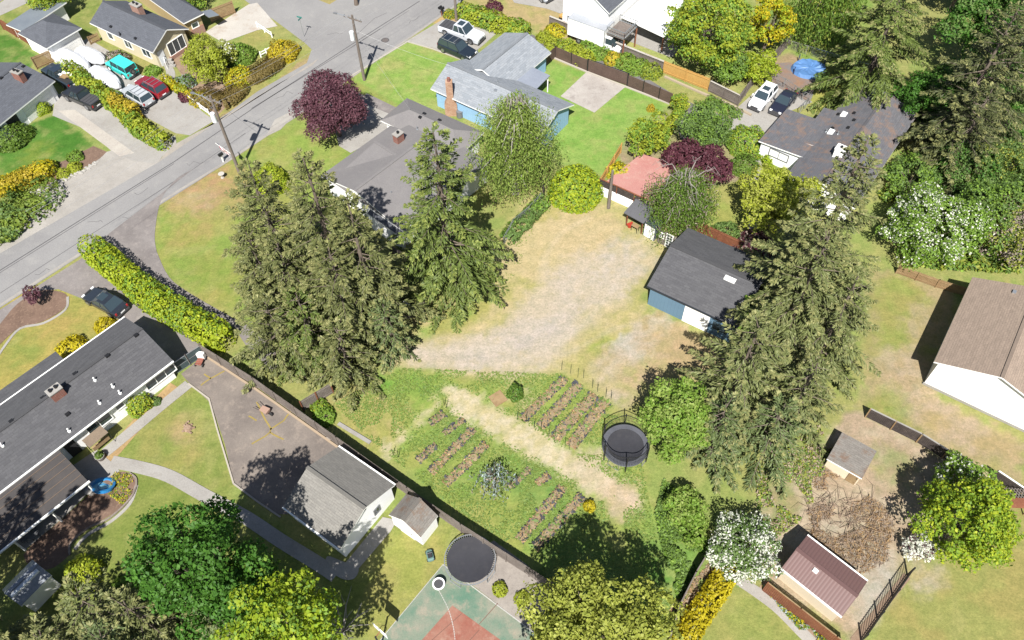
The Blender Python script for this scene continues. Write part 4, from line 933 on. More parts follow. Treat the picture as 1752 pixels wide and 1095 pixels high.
def hedge(pts, wd, ht, mats, label, leaf=.18, lump=.25, name='hedge', taper=0, flower=None, dens=1.2, cat='hedge', sec=None, flat=False):
    """long clipped or loose hedge along a photo path; wd, ht may be lists"""
    rg = np.random.default_rng(int(pts[0][0]*3+pts[0][1])); P = [np.array(G(*p)) for p in curve(pts, 5)] if len(pts) > 2 else [np.array(G(*p)) for p in pts]
    c0 = Vector(P[0]); o = empty(name, tuple(c0), 0, label, cat); P = np.array(P)-P[0]
    seg = np.linalg.norm(np.diff(P, axis=0), axis=1); cum = np.concatenate([[0], np.cumsum(seg)]); Lt = cum[-1]
    n = int(dens*(Lt+wd)*(wd+2*ht)/(leaf*leaf*1.4)*1.7); s = rg.uniform(-wd/2, Lt+wd/2, n); sc2 = np.clip(s, 0, Lt)
    base = np.stack([np.interp(sc2, cum, P[:, k]) for k in range(3)], 1); i = np.clip(np.searchsorted(cum, sc2)-1, 0, len(seg)-1)
    T = unit((P[i+1]-P[i])); Nn = np.stack([-T[:, 1], T[:, 0], 0*T[:, 0]], 1)
    per = 2*ht+wd; q = rg.uniform(0, per, n)
    y = np.where(q < ht, -wd/2, np.where(q < ht+wd, q-ht-wd/2, wd/2)); z = np.where(q < ht, q, np.where(q < ht+wd, ht, per-q))
    endf = np.sqrt(np.clip(1-((s-sc2)/(wd/2))**2, 0.02, 1)); y = y*endf
    # round the shoulders
    if not flat: z = z*(1-.22*(np.abs(y)/(wd/2))**3)
    nz = vnoise(base[:, 0]+y, base[:, 1]+z, .9, 3)*.6+vnoise(base[:, 0]+y, base[:, 1]-z, 2.1, 4)*.4
    k = 1+lump*(nz-.5)*2; y = y*k; z = np.maximum(z*(1+lump*(nz-.5)*1.1), .04)
    p = base+Nn*y[:, None]+T*(s-sc2)[:, None]; p[:, 2] = z
    Nv = unit(Nn*(y/(wd/2))[:, None]+np.array([0, 0, 1.])*(z/ht)[:, None]*.9+T*((s-sc2)/(wd/2))[:, None])
    p += Nv*rg.normal(0, .06, (n, 1))
    V, F = leaf_faces(p, Nv, leaf, rg, 1.5, .5 if not flat else .3)
    mm = mats if isinstance(mats, list) else [mats]; mi = None
    if len(mm) > 1:
        f = vnoise(p[:, 0], p[:, 1], .7, 9) if sec is None else sec; mi = ((rg.random(n) < (flower or .4)*2*sm(f, .3, .7))).astype(int)
    mb = MB()
    for j in range(max(2, int(Lt/1.2))):
        ss = Lt*(j+.5)/max(2, int(Lt/1.2)); b0 = [np.interp(ss, cum, P[:, k_]) for k_ in range(2)]; mb.tube([(b0[0], b0[1], 0), (b0[0]+.1, b0[1]+.1, ht*.8)], [.05, .02], 5)
    mb.build('stem', m_bark, o)
    # dark twiggy heart so one cannot look through the hedge
    m2 = n//3; pi = base[:m2]+Nn[:m2]*y[:m2, None]*.72; pi[:, 2] = z[:m2]*.8; V2, F2 = leaf_faces(pi, Nv[:m2], leaf*1.5, rg, 1.5, .4)
    V = np.vstack([V, V2]); F = np.vstack([F, F2+len(V)-len(V2)]); mi = None if mi is None else np.concatenate([mi, np.zeros(m2, int)])
    np_mesh('foliage', V, F, None, o, mm, mi); return o
LK = 1.75
def CL(r, g, b): return C(r, g, b, LK)
lf_con = leafmat('fir needles', CL(144,150,92), CL(88,96,50), .08)
lf_con2 = leafmat('spruce needles', CL(136,154,74), CL(80,100,42), .08)
lf_conr = leafmat('cedar sprays', CL(150,158,98), CL(94,106,56), .1, CL(156,148,108))
lf_cong = leafmat('grey green needles', CL(136,152,94), CL(84,102,58), .08)
lf_condk = leafmat('deep fir needles', CL(120,126,78), CL(66,76,42), .06)
lf_yg = leafmat('yellow green leaves', CL(212,220,76), CL(168,188,50), .35)
lf_hedge = leafmat('laurel leaves', CL(216,226,60), CL(156,186,42), .3)
lf_green = leafmat('fresh green leaves', CL(170,206,84), CL(124,166,60), .35)
lf_mid = leafmat('mid green leaves', CL(140,170,90), CL(104,138,68), .3)
lf_deep = leafmat('deep green leaves', CL(104,156,56), CL(68,120,38), .3)
lf_lime = leafmat('lime leaves', CL(214,230,70), CL(160,196,44), .4)
lf_olive = leafmat('olive leaves', CL(204,210,98), CL(156,170,64), .3)
lf_yel = leafmat('golden leaves', CL(244,228,50), CL(214,196,36), .35)
lf_yg2 = leafmat('pale yellow green leaves', CL(216,220,112), CL(184,194,72), .35)
lf_org = leafmat('orange yellow leaves', CL(236,206,66), CL(200,184,54), .35)
lf_purp = leafmat('burgundy leaves', CL(140,92,104), CL(100,62,76), .25)
lf_purp2 = leafmat('dark red leaves', CL(132,76,90), CL(96,52,64), .25)
lf_pale = leafmat('pale birch leaves', CL(192,212,112), CL(150,178,82), .35)
lf_will = leafmat('willow leaves', CL(150,186,76), CL(112,146,60), .35)
lf_grey = leafmat('grey twigs', CL(186,170,156), CL(150,134,122), .1)
lf_wht = leafmat('white blossom', (.72,.72,.66), (.6,.62,.5), .3)
lf_box = leafmat('boxwood leaves', CL(128,158,60), CL(96,128,46), .25)
lf_jun = leafmat('juniper sprays', CL(160,180,70), CL(104,132,50), .2)
lf_rust = leafmat('brown hedge leaves', CL(150,130,70), CL(118,104,56), .2)
lf_blue = leafmat('blue grey needles', CL(190,206,206), CL(120,136,126), .1, CL(150,134,130))
lf_tip = leafmat('new conifer tips', CL(180,178,118), CL(138,142,86), .1)
lf_tipg = leafmat('green conifer tips', CL(176,186,98), CL(138,152,74), .12)
lf_limeg = leafmat('soft lime leaves', CL(176,206,66), CL(124,164,48), .35)
lf_dry = leafmat('dry brush', CL(204,184,160), CL(170,148,126), .1)
# ---------------------------------------------------------------- vehicles
m_lens = plain('lamp lens', (.75,.76,.78), .15); m_red = plain('tail lamp', (.35,.02,.02), .25); m_plate = plain('number plate', (.7,.7,.72), .5)
m_rim = plain('alloy rim', (.35,.36,.38), .3, .8); m_plast = plain('grey plastic', (.05,.05,.055), .6)
def loft(mb, rings, m=0, caps=True):
    n = len(rings[0]); V = [p for r_ in rings for p in r_]; F = []
    for i in range(len(rings)-1): F += [(i*n+j, i*n+(j+1) % n, (i+1)*n+(j+1) % n, (i+1)*n+j) for j in range(n)]
    if caps: F += [tuple(range(n))[::-1], tuple(range((len(rings)-1)*n, len(rings)*n))]
    return mb.add(V, F, m)
def fixn(o, bev=0):
    bm = bmesh.new(); bm.from_mesh(o.data); bmesh.ops.recalc_face_normals(bm, faces=bm.faces)
    if bev: bmesh.ops.bevel(bm, geom=[e for e in bm.edges if e.is_manifold and e.calc_face_angle(0) > .5], offset=bev, segments=2, affect='EDGES', profile=.5)
    bm.to_mesh(o.data); bm.free(); return o
def vehicle(name, label, cat, rear, front, L, W, H, col, kind='suv', z=.04, tyre=.36, **kw):
    """rear/front: photo positions of the ground under each end"""
    a = G(*rear); b = G(*front); c = (a+b)/2; dr = b-a
    o = empty(name, (c.x, c.y, z), math.atan2(dr.y, dr.x), label, cat, kw.get('group'))
    o.scale = (1, 1, 1); pm = paint(label[:24], col); w = W/2; g0 = tyre*.55; belt = {'suv': .60, 'sedan': .64, 'pickup': .56, 'box': .6, 'jeep': .56}[kind]*H
    hood = belt*.98 if kind != 'sedan' else belt*.93; l = L/2
    if kind == 'suv': st = [(-l,.86,.62),(-l+.12,.97,belt),(-l+.9,1,belt),(l*.42,1,belt),(l*.5,.99,belt*.99),(l*.86,.95,hood*.92),(l*.97,.88,hood*.8),(l,.8,hood*.62)]; cab = (-l+.12, l*.42, .34, .75)
    elif kind == 'jeep': st = [(-l,.95,belt*.98),(-l+.08,1,belt),(l*.42,1,belt),(l*.46,.97,belt*.97),(l*.93,.93,hood*.93),(l,.9,hood*.8)]; cab = (-l+.06, l*.40, .06, .22)
    elif kind == 'sedan': st = [(-l,.84,belt*.8),(-l+.15,.93,belt*.97),(-l*.55,.99,belt),(l*.3,1,belt),(l*.45,.98,belt*.96),(l*.85,.92,hood*.84),(l*.97,.84,hood*.7),(l,.76,hood*.55)]; cab = (-l*.78, l*.38, .85, .95)
    else: st = [(-l,.95,belt*.98),(-l+.1,1,belt),(-.1*L,1,belt),(l*.42,1,belt),(l*.5,.99,belt*.99),(l*.9,.96,hood*.94),(l*.98,.92,hood*.84),(l,.88,hood*.66)]; cab = (-.10*L, l*.42, .12, .7)
    rings = []
    for x, k, zt in st:
        y = w*k; rings.append([(x,-y*.9,g0),(x,y*.9,g0),(x,y,g0+.16),(x,y,zt-.14),(x,y*.92,zt),(x,-y*.92,zt),(x,-y,zt-.14),(x,-y,g0+.16)])
    mb = MB(); loft(mb, rings); body = fixn(mb.build('body', pm, o), .03)
    x0, x1, sr, sf = cab; zt = H
    if kind == 'pickup' and kw.get('crew', True): x0 = -.12*L
    def cabin(x0, x1, sr, sf, zb, zt, wb, wt):
        mb = MB(); loft(mb, [[(x0,-wb,zb),(x1,-wb,zb),(x1,wb,zb),(x0,wb,zb)],[(x0+sr,-wt,zt),(x1-sf,-wt,zt),(x1-sf,wt,zt),(x0+sr,wt,zt)]]); g = fixn(mb.build('cabin_glass', m_glass, o), .03)
        mb = MB(); loft(mb, [[(x0+sr-.05,-wt-.02,zt-.06),(x1-sf+.05,-wt-.02,zt-.06),(x1-sf+.05,wt+.02,zt-.06),(x0+sr-.05,wt+.02,zt-.06)],[(x0+sr+.02,-wt+.05,zt+.04),(x1-sf-.02,-wt+.05,zt+.04),(x1-sf-.02,wt-.05,zt+.04),(x0+sr+.02,wt-.05,zt+.04)]]); fixn(mb.build('roof', pm if not kw.get('roofmat') else kw['roofmat'], o), .02)
        for sx in (-1, 1):
            for (xb, xt) in ((x0, x0+sr), (x1, x1-sf), ((x0+x1)/2, (x0+sr+x1-sf)/2)): mb = MB(); mb.bar((xb, sx*wb*1.005, zb), (xt, sx*wt*1.005, zt), .07, .05); mb.build('pillar', pm, o)
    cabin(x0, x1, sr, sf, belt-.02, zt-.04, w*.9, w*(.76 if kind != 'jeep' else .85))
    for i, (x, sy) in enumerate(((-l*.62,-1),(-l*.62,1),(l*.64,-1),(l*.64,1))):
        mb = MB(); n = 16; r_ = tyre; y0 = sy*(w-.2); y1 = sy*(w+.02); V = []
        for yy, rr in ((y0, r_*.9), (y0+sy*.03, r_), (y1-sy*.03, r_), (y1, r_*.9)): V.append([(x+rr*math.cos(2*math.pi*j/n), yy, r_+rr*math.sin(2*math.pi*j/n)) for j in range(n)])
        loft(mb, V); wh = fixn(mb.build('wheel', m_black, o))
        mb = MB(); loft(mb, [[(x+r_*.62*math.cos(2*math.pi*j/n), yy, r_+r_*.62*math.sin(2*math.pi*j/n)) for j in range(n)] for yy in (y1-sy*.02, y1+sy*.015)]); fixn(mb.build('rim', kw.get('rim', m_rim), wh))
        mb = MB(); V = []
        for rr in (r_+.10, r_+.02):
            V.append([(x+rr*math.cos(math.pi*j/8), sy*(w+.025), r_+rr*math.sin(math.pi*j/8)) for j in range(9)])
        mb.add(V[0]+V[1], [(j, j+1, 9+j+1, 9+j) for j in range(8)]); mb.build('wheel_arch', m_plast if kw.get('arch', True) else pm, o)
    for sy in (-1, 1):
        zz = hood*.72; mb = MB(); mb.box(l*.93, l*1.0, sy*w*.62-.16, sy*w*.62+.16, zz-.09, zz+.09); mb.build('headlight', m_lens, o)
        mb = MB(); mb.box(-l-.015, -l+.06, sy*w*.76-.09, sy*w*.76+.09, belt*.62, belt*.9); mb.build('taillight', m_red, o)
        mb = MB(); mb.box(x1-.3, x1-.12, sy*(w+.02)-.0, sy*(w+.02)+sy*.16, belt, belt+.14) if sy > 0 else mb.box(x1-.3, x1-.12, -(w+.18), -(w+.02), belt, belt+.14); mb.build('mirror', pm, o)
    mb = MB(); mb.box(l*.95, l+.07, -w*.84, w*.84, g0, g0+.24); mb.build('bumper', kw.get('bumper', m_plast), o)
    mb = MB(); mb.box(-l-.07, -l*.95, -w*.84, w*.84, g0, g0+.24); mb.build('bumper', kw.get('bumper', m_plast), o)
    mb = MB(); mb.box(l-.05, l+.02, -w*.5, w*.5, g0+.25, g0+.5); mb.build('grille', m_plast, o)
    mb = MB(); mb.box(-l-.09, -l-.06, -.26, .26, belt*.5, belt*.5+.14); mb.build('number_plate', m_plate, o)
    if kw.get('sunroof'):
        xc = (x0+sr+x1-sf)/2+kw.get('srx', .35); mb = MB(); mb.box(xc-.42, xc+.42, -w*.46, w*.46, H-.02, H+.012); mb.build('sunroof', m_glass, o)
    if kw.get('rails'):
        for sy in (-1, 1): mb = MB(); mb.bar((x0+sr+.1, sy*w*.66, H+.06), (x1-sf-.1, sy*w*.66, H+.06), .05, .05); mb.build('roof_rail', m_metal, o)
        mb = MB()
        for k in range(3): xx = x0+sr+.4+k*(x1-sf-x0-sr-.8)/2; mb.bar((xx, -w*.66, H+.075), (xx, w*.66, H+.075), .05, .03)
        mb.build('crossbar', m_metal, o)
    if kind == 'pickup':
        xb0, xb1 = -l+.12, x0-.1; mb = MB(); mb.box(xb0, xb1, -w*.84, w*.84, belt-.02, belt+.035)
        mb.build('bed_cover' if kw.get('cover', True) else 'bed', m_plast if kw.get('cover', True) else m_black, o)
        if kw.get('cover', True):
            mb = MB()
            for k in range(1, 4): xx = xb0+(xb1-xb0)*k/4; mb.box(xx-.02, xx+.02, -w*.82, w*.82, belt+.036, belt+.055)
            mb.build('cover_seam', m_black, o)
    return o
def plank_cargo(o, L):
    pass
vehicle('pickup_truck', 'white crew cab pickup with black bed cover and sunroof on the concrete driveway', 'pickup truck', (763,53), (818,72), 6.3, 2.15, 2.0, (.46,.48,.52), 'pickup', tyre=.44, sunroof=True, srx=.1)
vehicle('suv', 'black sport utility vehicle parked beside the white pickup', 'suv', (760,82), (806,102), 5.3, 2.05, 1.9, (.012,.018,.028), 'suv', tyre=.41, rails=True, arch=False)
vehicle('sedan', 'charcoal sedan with sunroof parked alone beside the clipped yellow green hedge', 'car', (211,537), (157,508), 4.9, 1.9, 1.48, (.018,.022,.03), 'sedan', tyre=.35, sunroof=True, arch=False, z=.05)
v = vehicle('pickup_truck', 'dark pickup with an open bed full of planks and junk beside the grey roofed house', 'pickup truck', (127,148), (88,125), 5.9, 2.0, 1.85, (.02,.03,.045), 'pickup', tyre=.4, cover=False)
rg = random.Random(4)
for i in range(7):
    mb = MB(); x = -2.5+rg.random()*1.5; y = rg.uniform(-.5,.3); mb.bar((x,y,1.1+i*.05), (x+rg.uniform(.5,.9),y+rg.uniform(-.4,.4),1.15+i*.05), rg.uniform(.25,.5), .1)
    q = mb.build('plank', m_tanw if i % 3 else m_white, v); q.name = 'plank'
for ob in list(v.children):
    if ob.name.startswith('plank'):
        mw = ob; ob.parent = None; ob.location = v.location; ob.rotation_euler = v.rotation_euler; ob.location.z = 0.04; tag(ob, 'sheet of plywood or board lying in the open bed of the dark pickup', 'board', 'boards in the pickup bed')
vehicle('pickup_truck', 'black lifted crew cab pickup with covered bed at the end of the curved hedge', 'pickup truck', (171,186), (120,163), 5.6, 2.05, 1.95, (.016,.017,.019), 'pickup', tyre=.47)
v = vehicle('suv', 'turquoise boxy four wheel drive with spare wheel on its back door', 'suv', (230,133), (194,113), 4.6, 1.85, 1.9, C(70,214,204,1.3), 'jeep', tyre=.38, rim=m_lens)
mb = MB(); loft(mb, [[(xx, .36*math.cos(2*math.pi*j/16), 1.05+.36*math.sin(2*math.pi*j/16)) for j in range(16)] for xx in (-2.36,-2.58)]); sp = fixn(mb.build('spare_wheel', m_black, v))
mb = MB(); loft(mb, [[(xx, .2*math.cos(2*math.pi*j/16), 1.05+.2*math.sin(2*math.pi*j/16)) for j in range(16)] for xx in (-2.57,-2.6)]); fixn(mb.build('rim', m_rim, sp))
vehicle('suv', 'silver wagon with roof bars parked between the hedge and the dark red car', 'car', (258,183), (218,159), 4.9, 1.9, 1.72, (.36,.38,.4), 'suv', tyre=.37, rails=True)
vehicle('suv', 'dark red sport utility vehicle with roof bars beside the flower border', 'suv', (284,168), (242,144), 4.8, 1.9, 1.75, C(150,34,48,1.6), 'suv', tyre=.38, rails=True, arch=False)
vehicle('suv', 'white crossover with sunroof parked nose out in front of the wire fence', 'suv', (1317,158), (1289,190), 4.7, 1.9, 1.65, (.7,.71,.73), 'suv', tyre=.37, sunroof=True, arch=False)
vehicle('sedan', 'dark navy car parked nose out beside the white crossover', 'car', (1352,166), (1324,199), 4.6, 1.85, 1.5, (.014,.016,.03), 'sedan', tyre=.35, arch=False)
vehicle('sedan', 'silver car cut off by the top edge of the photo on the pale driveway', 'car', (905,-16), (938,3), 4.7, 1.85, 1.5, (.3,.32,.36), 'sedan', tyre=.35)
# box truck
a = G(985,64); b_ = G(1056,90); c = (a+b_)/2; dr = b_-a; rz = math.atan2(dr.y, dr.x); Lt = 7.6
o = empty('box_truck', (c.x, c.y, .02), rz, 'white box truck with aluminium edged cargo box behind the grey capped fence', 'truck')
mb = MB(); mb.box(-Lt/2, Lt*.22, -1.2, 1.2, .9, 3.3); mb.build('cargo_box', m_white, o)
mb = MB(); mb.box(-Lt/2-.02, Lt*.22+.03, -1.23, 1.23, 3.3, 3.36); mb.build('cargo_roof', worn('sheet alloy', C(210,214,222), C(196,202,212), C(220,222,226), .4, 2, 8, .4, .4), o)
mb = MB()
for sy in (-1, 1): mb.box(Lt*.22-.02, Lt*.22+.05, sy*1.2-.05, sy*1.2+.05, .9, 3.34)
mb.build('box_edge', m_metal, o)
mb = MB(); f0 = Lt*.22+.05
loft(mb, [[(x,-y,.5),(x,y,.5),(x,y,z1),(x,-y,z1)] for x, y, z1 in ((f0,.98,1.35),(f0+.9,.98,1.35),(f0+1.1,.96,1.32),(f0+1.9,.88,1.18),(f0+2.1,.84,.95))]); fixn(mb.build('cab', paint('truck white', (.74,.75,.76)), o), .03)
mb = MB(); loft(mb, [[(f0+.02,-.95,1.33),(f0+1.45,-.95,1.33),(f0+1.45,.95,1.33),(f0+.02,.95,1.33)],[(f0+.02,-.85,2.15),(f0+.75,-.85,2.15),(f0+.75,.85,2.15),(f0+.02,.85,2.15)]]); fixn(mb.build('cabin_glass', m_glass, o), .03)
mb = MB(); mb.box(f0, f0+.8, -.87, .87, 2.13, 2.22); mb.build('cab_roof', m_white, o)
mb = MB(); mb.box(f0+2.08, f0+2.16, -.5, .5, .6, .95); mb.build('grille', m_plast, o)
for x in (-Lt*.28, f0+1.3):
    for sy in (-1, 1):
        mb = MB(); n = 16; loft(mb, [[(x+.42*math.cos(2*math.pi*j/n), yy, .42+.42*math.sin(2*math.pi*j/n)) for j in range(n)] for yy in (sy*.75, sy*1.05)]); wh = fixn(mb.build('wheel', m_black, o))
        mb = MB(); loft(mb, [[(x+.2*math.cos(2*math.pi*j/n), yy, .42+.2*math.sin(2*math.pi*j/n)) for j in range(n)] for yy in (sy*1.05, sy*1.07)]); fixn(mb.build('rim', m_metal, wh))
for sy in (-1, 1): mb = MB(); mb.box(f0+2.05, f0+2.13, sy*.7-.12, sy*.7+.12, .85, 1.05); mb.build('headlight', m_lens, o); mb = MB(); mb.box(f0+1.1, f0+1.25, sy*1.08-.08, sy*1.08+.12, 1.4, 1.8); mb.build('mirror', m_plast, o)
# covered boats
m_cover = worn('white boat cover', (.56,.57,.59), (.5,.51,.54), (.4,.41,.45), .8, 3, 8, .7, .4)
def covered(rear, front, L, W, H, label):
    a = G(*rear); b = G(*front); c = (a+b)/2; dr = b-a; o = empty('covered_boat', (c.x, c.y, .03), math.atan2(dr.y, dr.x), label, 'boat', 'boats under white covers')
    rg = random.Random(int(rear[0])); mb = MB(); rings = []
    for i in range(13):
        t_ = i/12; x = -L/2+L*t_; k = (1-max(0, (t_-.55)/.45)**2.2*.86)*(.9+.1*min(1, t_*8)); y = W/2*k; zt = H*(.72+.28*math.sin(math.pi*min(1, t_*1.25)))-.12*abs(math.sin(i*1.6)); zb = .45+.2*max(0, t_-.6)
        r_ = [(x,-y*.96,zb-.12*(i % 2)),(x,-y,zb+.25),(x,-y*.86,zt*.78),(x,-y*.4,zt*.96),(x,0,zt),(x,y*.4,zt*.96),(x,y*.86,zt*.78),(x,y,zb+.25),(x,y*.96,zb-.12*(i % 2))]
        rings.append([(p[0], p[1]+rg.uniform(-.03,.03), p[2]+rg.uniform(-.03,.03)) for p in r_])
    loft(mb, rings); fixn(mb.build('cover', m_cover, o, False))
    mb = MB(); loft(mb, [[(x,-y,.3),(x,y,.3),(x,y*1.2,.5),(x,-y*1.2,.5)] for x, y in ((-L*.47,W*.3),(L*.2,W*.3),(L*.45,.08))]); fixn(mb.build('hull', m_greyt, o))
    for sy in (-1, 1):
        mb = MB(); loft(mb, [[(-.4+.28*math.cos(2*math.pi*j/12), yy, .25+.28*math.sin(2*math.pi*j/12)) for j in range(12)] for yy in (sy*W*.36, sy*W*.45)]); fixn(mb.build('wheel', m_black, o))
    mb = MB(); mb.bar((L*.3,0,.3), (L*.62,0,.35), .1, .1); mb.build('trailer_tongue', m_metal, o); return o
covered((106,101), (155,124), 6.4, 2.2, 1.9, 'boat under a white cover on a trailer beside the top end of the hedge')
covered((143,96), (180,112), 4.9, 2.1, 1.6, 'short blocky boat or car under a white cover nearest the garage door')
covered((167,128), (207,155), 5.8, 2.0, 1.6, 'long narrow boat under a white cover between the hedge and the turquoise car')

# ---------------------------------------------------------------- fences
def fence(pts, h, mat, label, post=2.4, board=.14, name='fence', cat='fence', postm=None, style='board', h2=None, rail=True, cap=None, gap=.012, postw=.1, posth=.06, z0=0.0, side=1, group=None, world=False):
    P = [Vector(p) if world else G(*p) for p in pts]; o = empty(name, (P[0].x, P[0].y, z0), 0, label, cat, group); rg = random.Random(int(P[0].x*10)); pm = postm or mat
    for si in range(len(P)-1):
        a = P[si]-P[0]; b = P[si+1]-P[0]; a.z = b.z = 0; L = (b-a).length; u = (b-a).normalized(); n = Vector((-u.y, u.x, 0))*side; k = max(1, round(L/post)); seg = L/k
        ha = h if h2 is None else h+(h2-h)*si/max(1, len(P)-1)
        for i in range(k):
            q = a+u*seg*i
            mb = MB(); x0 = 0
            if style == 'board':
                x = postw*.5
                while x < seg-.02:
                    w_ = min(board, seg-x); t_ = ha+rg.uniform(-.025, .025); off = rg.uniform(-.006, .006)
                    c = q+u*(x+w_/2)+n*(.05+off); V = [c+u*s_*(w_/2-gap/2)+n*j*.01+Vector((0, 0, z)) for z in (.04, t_) for s_, j in ((-1,-1),(1,-1),(1,1),(-1,1))]
                    mb.add(V, [(0,3,2,1),(4,5,6,7),(0,1,5,4),(1,2,6,5),(2,3,7,6),(3,0,4,7)]); x += board
                if rail:
                    for zr in (.3, ha-.25): mb.bar(q+n*.012+Vector((0,0,zr)), q+u*seg+n*.012+Vector((0,0,zr)), .04, .09)
            elif style == 'picket':
                x = .06
                while x < seg: c = q+u*x; mb.bar(c+Vector((0,0,.05)), c+Vector((0,0,ha)), .045, .045); x += board
                for zr in (.2, ha-.12): mb.bar(q+Vector((0,0,zr)), q+u*seg+Vector((0,0,zr)), .05, .06)
            elif style == 'mesh':
                x = 0
                while x < seg-.05:
                    mb.bar(q+u*x+Vector((0,0,.03)), q+u*min(seg, x+ha*.8)+Vector((0,0,min(ha, ha*(seg-x)/(ha*.8)))), .012, .012); mb.bar(q+u*x+Vector((0,0,min(ha, ha*(seg-x)/(ha*.8)))), q+u*min(seg, x+ha*.8)+Vector((0,0,.03)), .012, .012); x += .16
                mb.bar(q+Vector((0,0,ha)), q+u*seg+Vector((0,0,ha)), .045, .045)
            elif style == 'panel':
                nb = 9
                for j in range(nb):
                    z0_, z1_ = .08+(ha-.14)*j/nb, .08+(ha-.14)*(j+1)/nb-.012; c0 = q+u*.05; c1 = q+u*(seg-.05)
                    V = [p+n*s_*.018+Vector((0,0,zz)) for zz in (z0_, z1_) for p, s_ in ((c0,-1),(c1,-1),(c1,1),(c0,1))]; mb.add(V, [(0,3,2,1),(4,5,6,7),(0,1,5,4),(1,2,6,5),(2,3,7,6),(3,0,4,7)])
            mb.build({'board': 'board_panel', 'picket': 'picket_panel', 'mesh': 'wire_panel', 'panel': 'board_panel'}[style], mat, o)
            mp = MB(); mp.bar(q, q+Vector((0, 0, ha+posth)), postw, postw, upv=tuple(u)); mp.build('post', pm, o)
        mp = MB(); mp.bar(b, b+Vector((0, 0, ha+posth)), postw, postw, upv=tuple(u)); mp.build('post', pm, o)
        if cap: mb = MB(); mb.bar(a+Vector((0,0,ha+.03)), b+Vector((0,0,ha+.03)), cap[1], .05); mb.build('cap_rail', cap[0], o)
    return o
fence([(350,608),(440,664),(581,765)], 1.85, m_wood, 'weathered grey board fence running down from the green gate to the white garage', cap=None)
fence([(581,765),(700,850),(790,912),(945,1012)], 1.85, m_wood, 'weathered grey board fence behind the garage, shed and round trampoline')
fence([(934,113),(950,99),(1005,122)], 1.75, m_brownf, 'dark brown panel fence between the pale roofed house and the first gate post', 3.0, style='panel', postm=m_dmetal)
fence([(1005,122.5),(1073,147)], 1.85, m_brownf, 'wide dark brown driveway gate of two panels behind the concrete pad', 5.0, style='panel', postm=m_dmetal, name='driveway_gate', cat='gate', cap=(m_dmetal,.08), postw=.16)
fence([(1073,147.5),(1154,182)], 1.75, m_brownf, 'dark brown panel fence along the lane right of the concrete pad', 2.6, style='panel', postm=m_dmetal)
fence([(940,46),(1040,86),(1134,124)], 1.6, m_wood, 'grey board fence with pale cap in front of the white box truck', 2.6, cap=(m_concw,.28))
fence([(1134,125),(1210,155)], 1.8, m_tanf, 'bright new cedar fence beside the private lane', 2.6)
fence([(1212,157),(1262,182)], 1.6, m_wood, 'short weathered fence right of the bright cedar fence', 2.4, cap=(m_concw,.2))
fence([(1262,182),(1300,130),(1352,76)], 1.8, m_wood, 'grey board fence running away from the lane past the yellow tree', 2.6)
fence([(1110,12),(1150,20),(1190,28)], 1.8, m_wood, 'grey fence behind the covered patio at the top of the photo', 2.6)
fence([(1300,133),(1340,150),(1372,172),(1385,178)], 1.3, m_metal, 'chain link fence behind the two parked cars', 1.8, style='mesh', postm=m_metal, postw=.06)
fence([(1385,178),(1366,196)], 1.4, m_metal, 'short chain link return beside the mossy roofed house', 1.6, style='mesh', postm=m_metal, postw=.06)
fence([(1346,84),(1410,103),(1480,125)], 1.3, m_metal, 'chain link fence crossing the back lawn below the large cedar', 2.4, style='mesh', postm=m_metal, postw=.06)
# pink patio above a white retaining wall
W0 = G(1024,332); W1 = G(1112,372)
o = empty('retaining_wall', (W0.x, W0.y, 0), 0, 'whitewashed retaining wall below the dark fence and pink patio', 'wall'); u = (W1-W0); Lw = u.length; u.normalize(); n = Vector((-u.y, u.x, 0))
mb = MB(); mb.prism([(0,0),(u.x*Lw,u.y*Lw),((u*Lw+n*.3).x,(u*Lw+n*.3).y),((n*.3).x,(n*.3).y)], 0, 1.05); mb.build('wall_face', m_white, o)
pk = [W0+n*.34, W0+u*Lw+n*.34, W0+u*Lw+n*8.2, W0+n*7.4+u*1.2]
m_pink = worn('faded pink concrete', C(232,170,160), C(222,152,144), C(236,196,180), .3, 1.6, 10, .85, .7)
o2 = empty('patio', (0,0,0), 0); o2['kind'] = 'structure'
mb = MB(); mb.prism([(p.x, p.y) for p in pk], .0, 1.02); mb.build('patio_slab', m_pink, o2)
fence([(1024,330),(1112,370)], 1.1, m_darkf, 'dark brown fence with orange posts on top of the white wall', 2.2, z0=1.05, postm=m_redf, cap=(m_redf,.14), side=1)
fence([(1112,372),(1189,398),(1262,432)], 1.75, m_redf, 'brown board fence behind the blue workshop and the weeping tree', 2.4)
fence([(1026,322),(1062,262)], 1.5, m_tanf, 'light cedar fence along the far side of the pink patio', 2.4)
fence([(890,262),(925,290),(940,300)], 1.7, m_tanw, 'tan fence panel behind the light green birch', 2.0)
fence([(925,345),(905,368),(878,390),(862,420)], 1.3, m_metal, 'wire fence hidden in ivy beside the gravel lot', 2.0, style='mesh', postw=.08)
fence([(922,300),(930,340)], 1.7, m_darkf, 'dark side fence next to the round golden shrub', 1.8)
fence([(520,704),(571,673)], 1.7, m_wood, 'short grey fence with a reddish post standing in the grass', 1.7, postm=m_redf)
fence([(692,551),(729,533)], 1.7, m_wood, 'short weathered fence at the foot of the big firs', 1.8)
fence([(671,438),(702,456)], 1.6, m_wood, 'dim grey fence behind the middle house in tree shade', 1.6)
fence([(1480,714),(1567,757),(1655,812)], 1.5, m_darkf, 'black weathered fence with pale posts behind the small plywood shed', 2.6, postm=m_tanw, cap=(m_conc,.12))
fence([(1695,818),(1760,862)], 1.4, m_darkf, 'dark fence with white top rail at the right edge of the photo', 2.6, cap=(m_trim,.12))
fence([(1532,468),(1600,492),(1652,508)], 1.2, m_tanw, 'low tan board fence under the white flowering tree', 2.2)
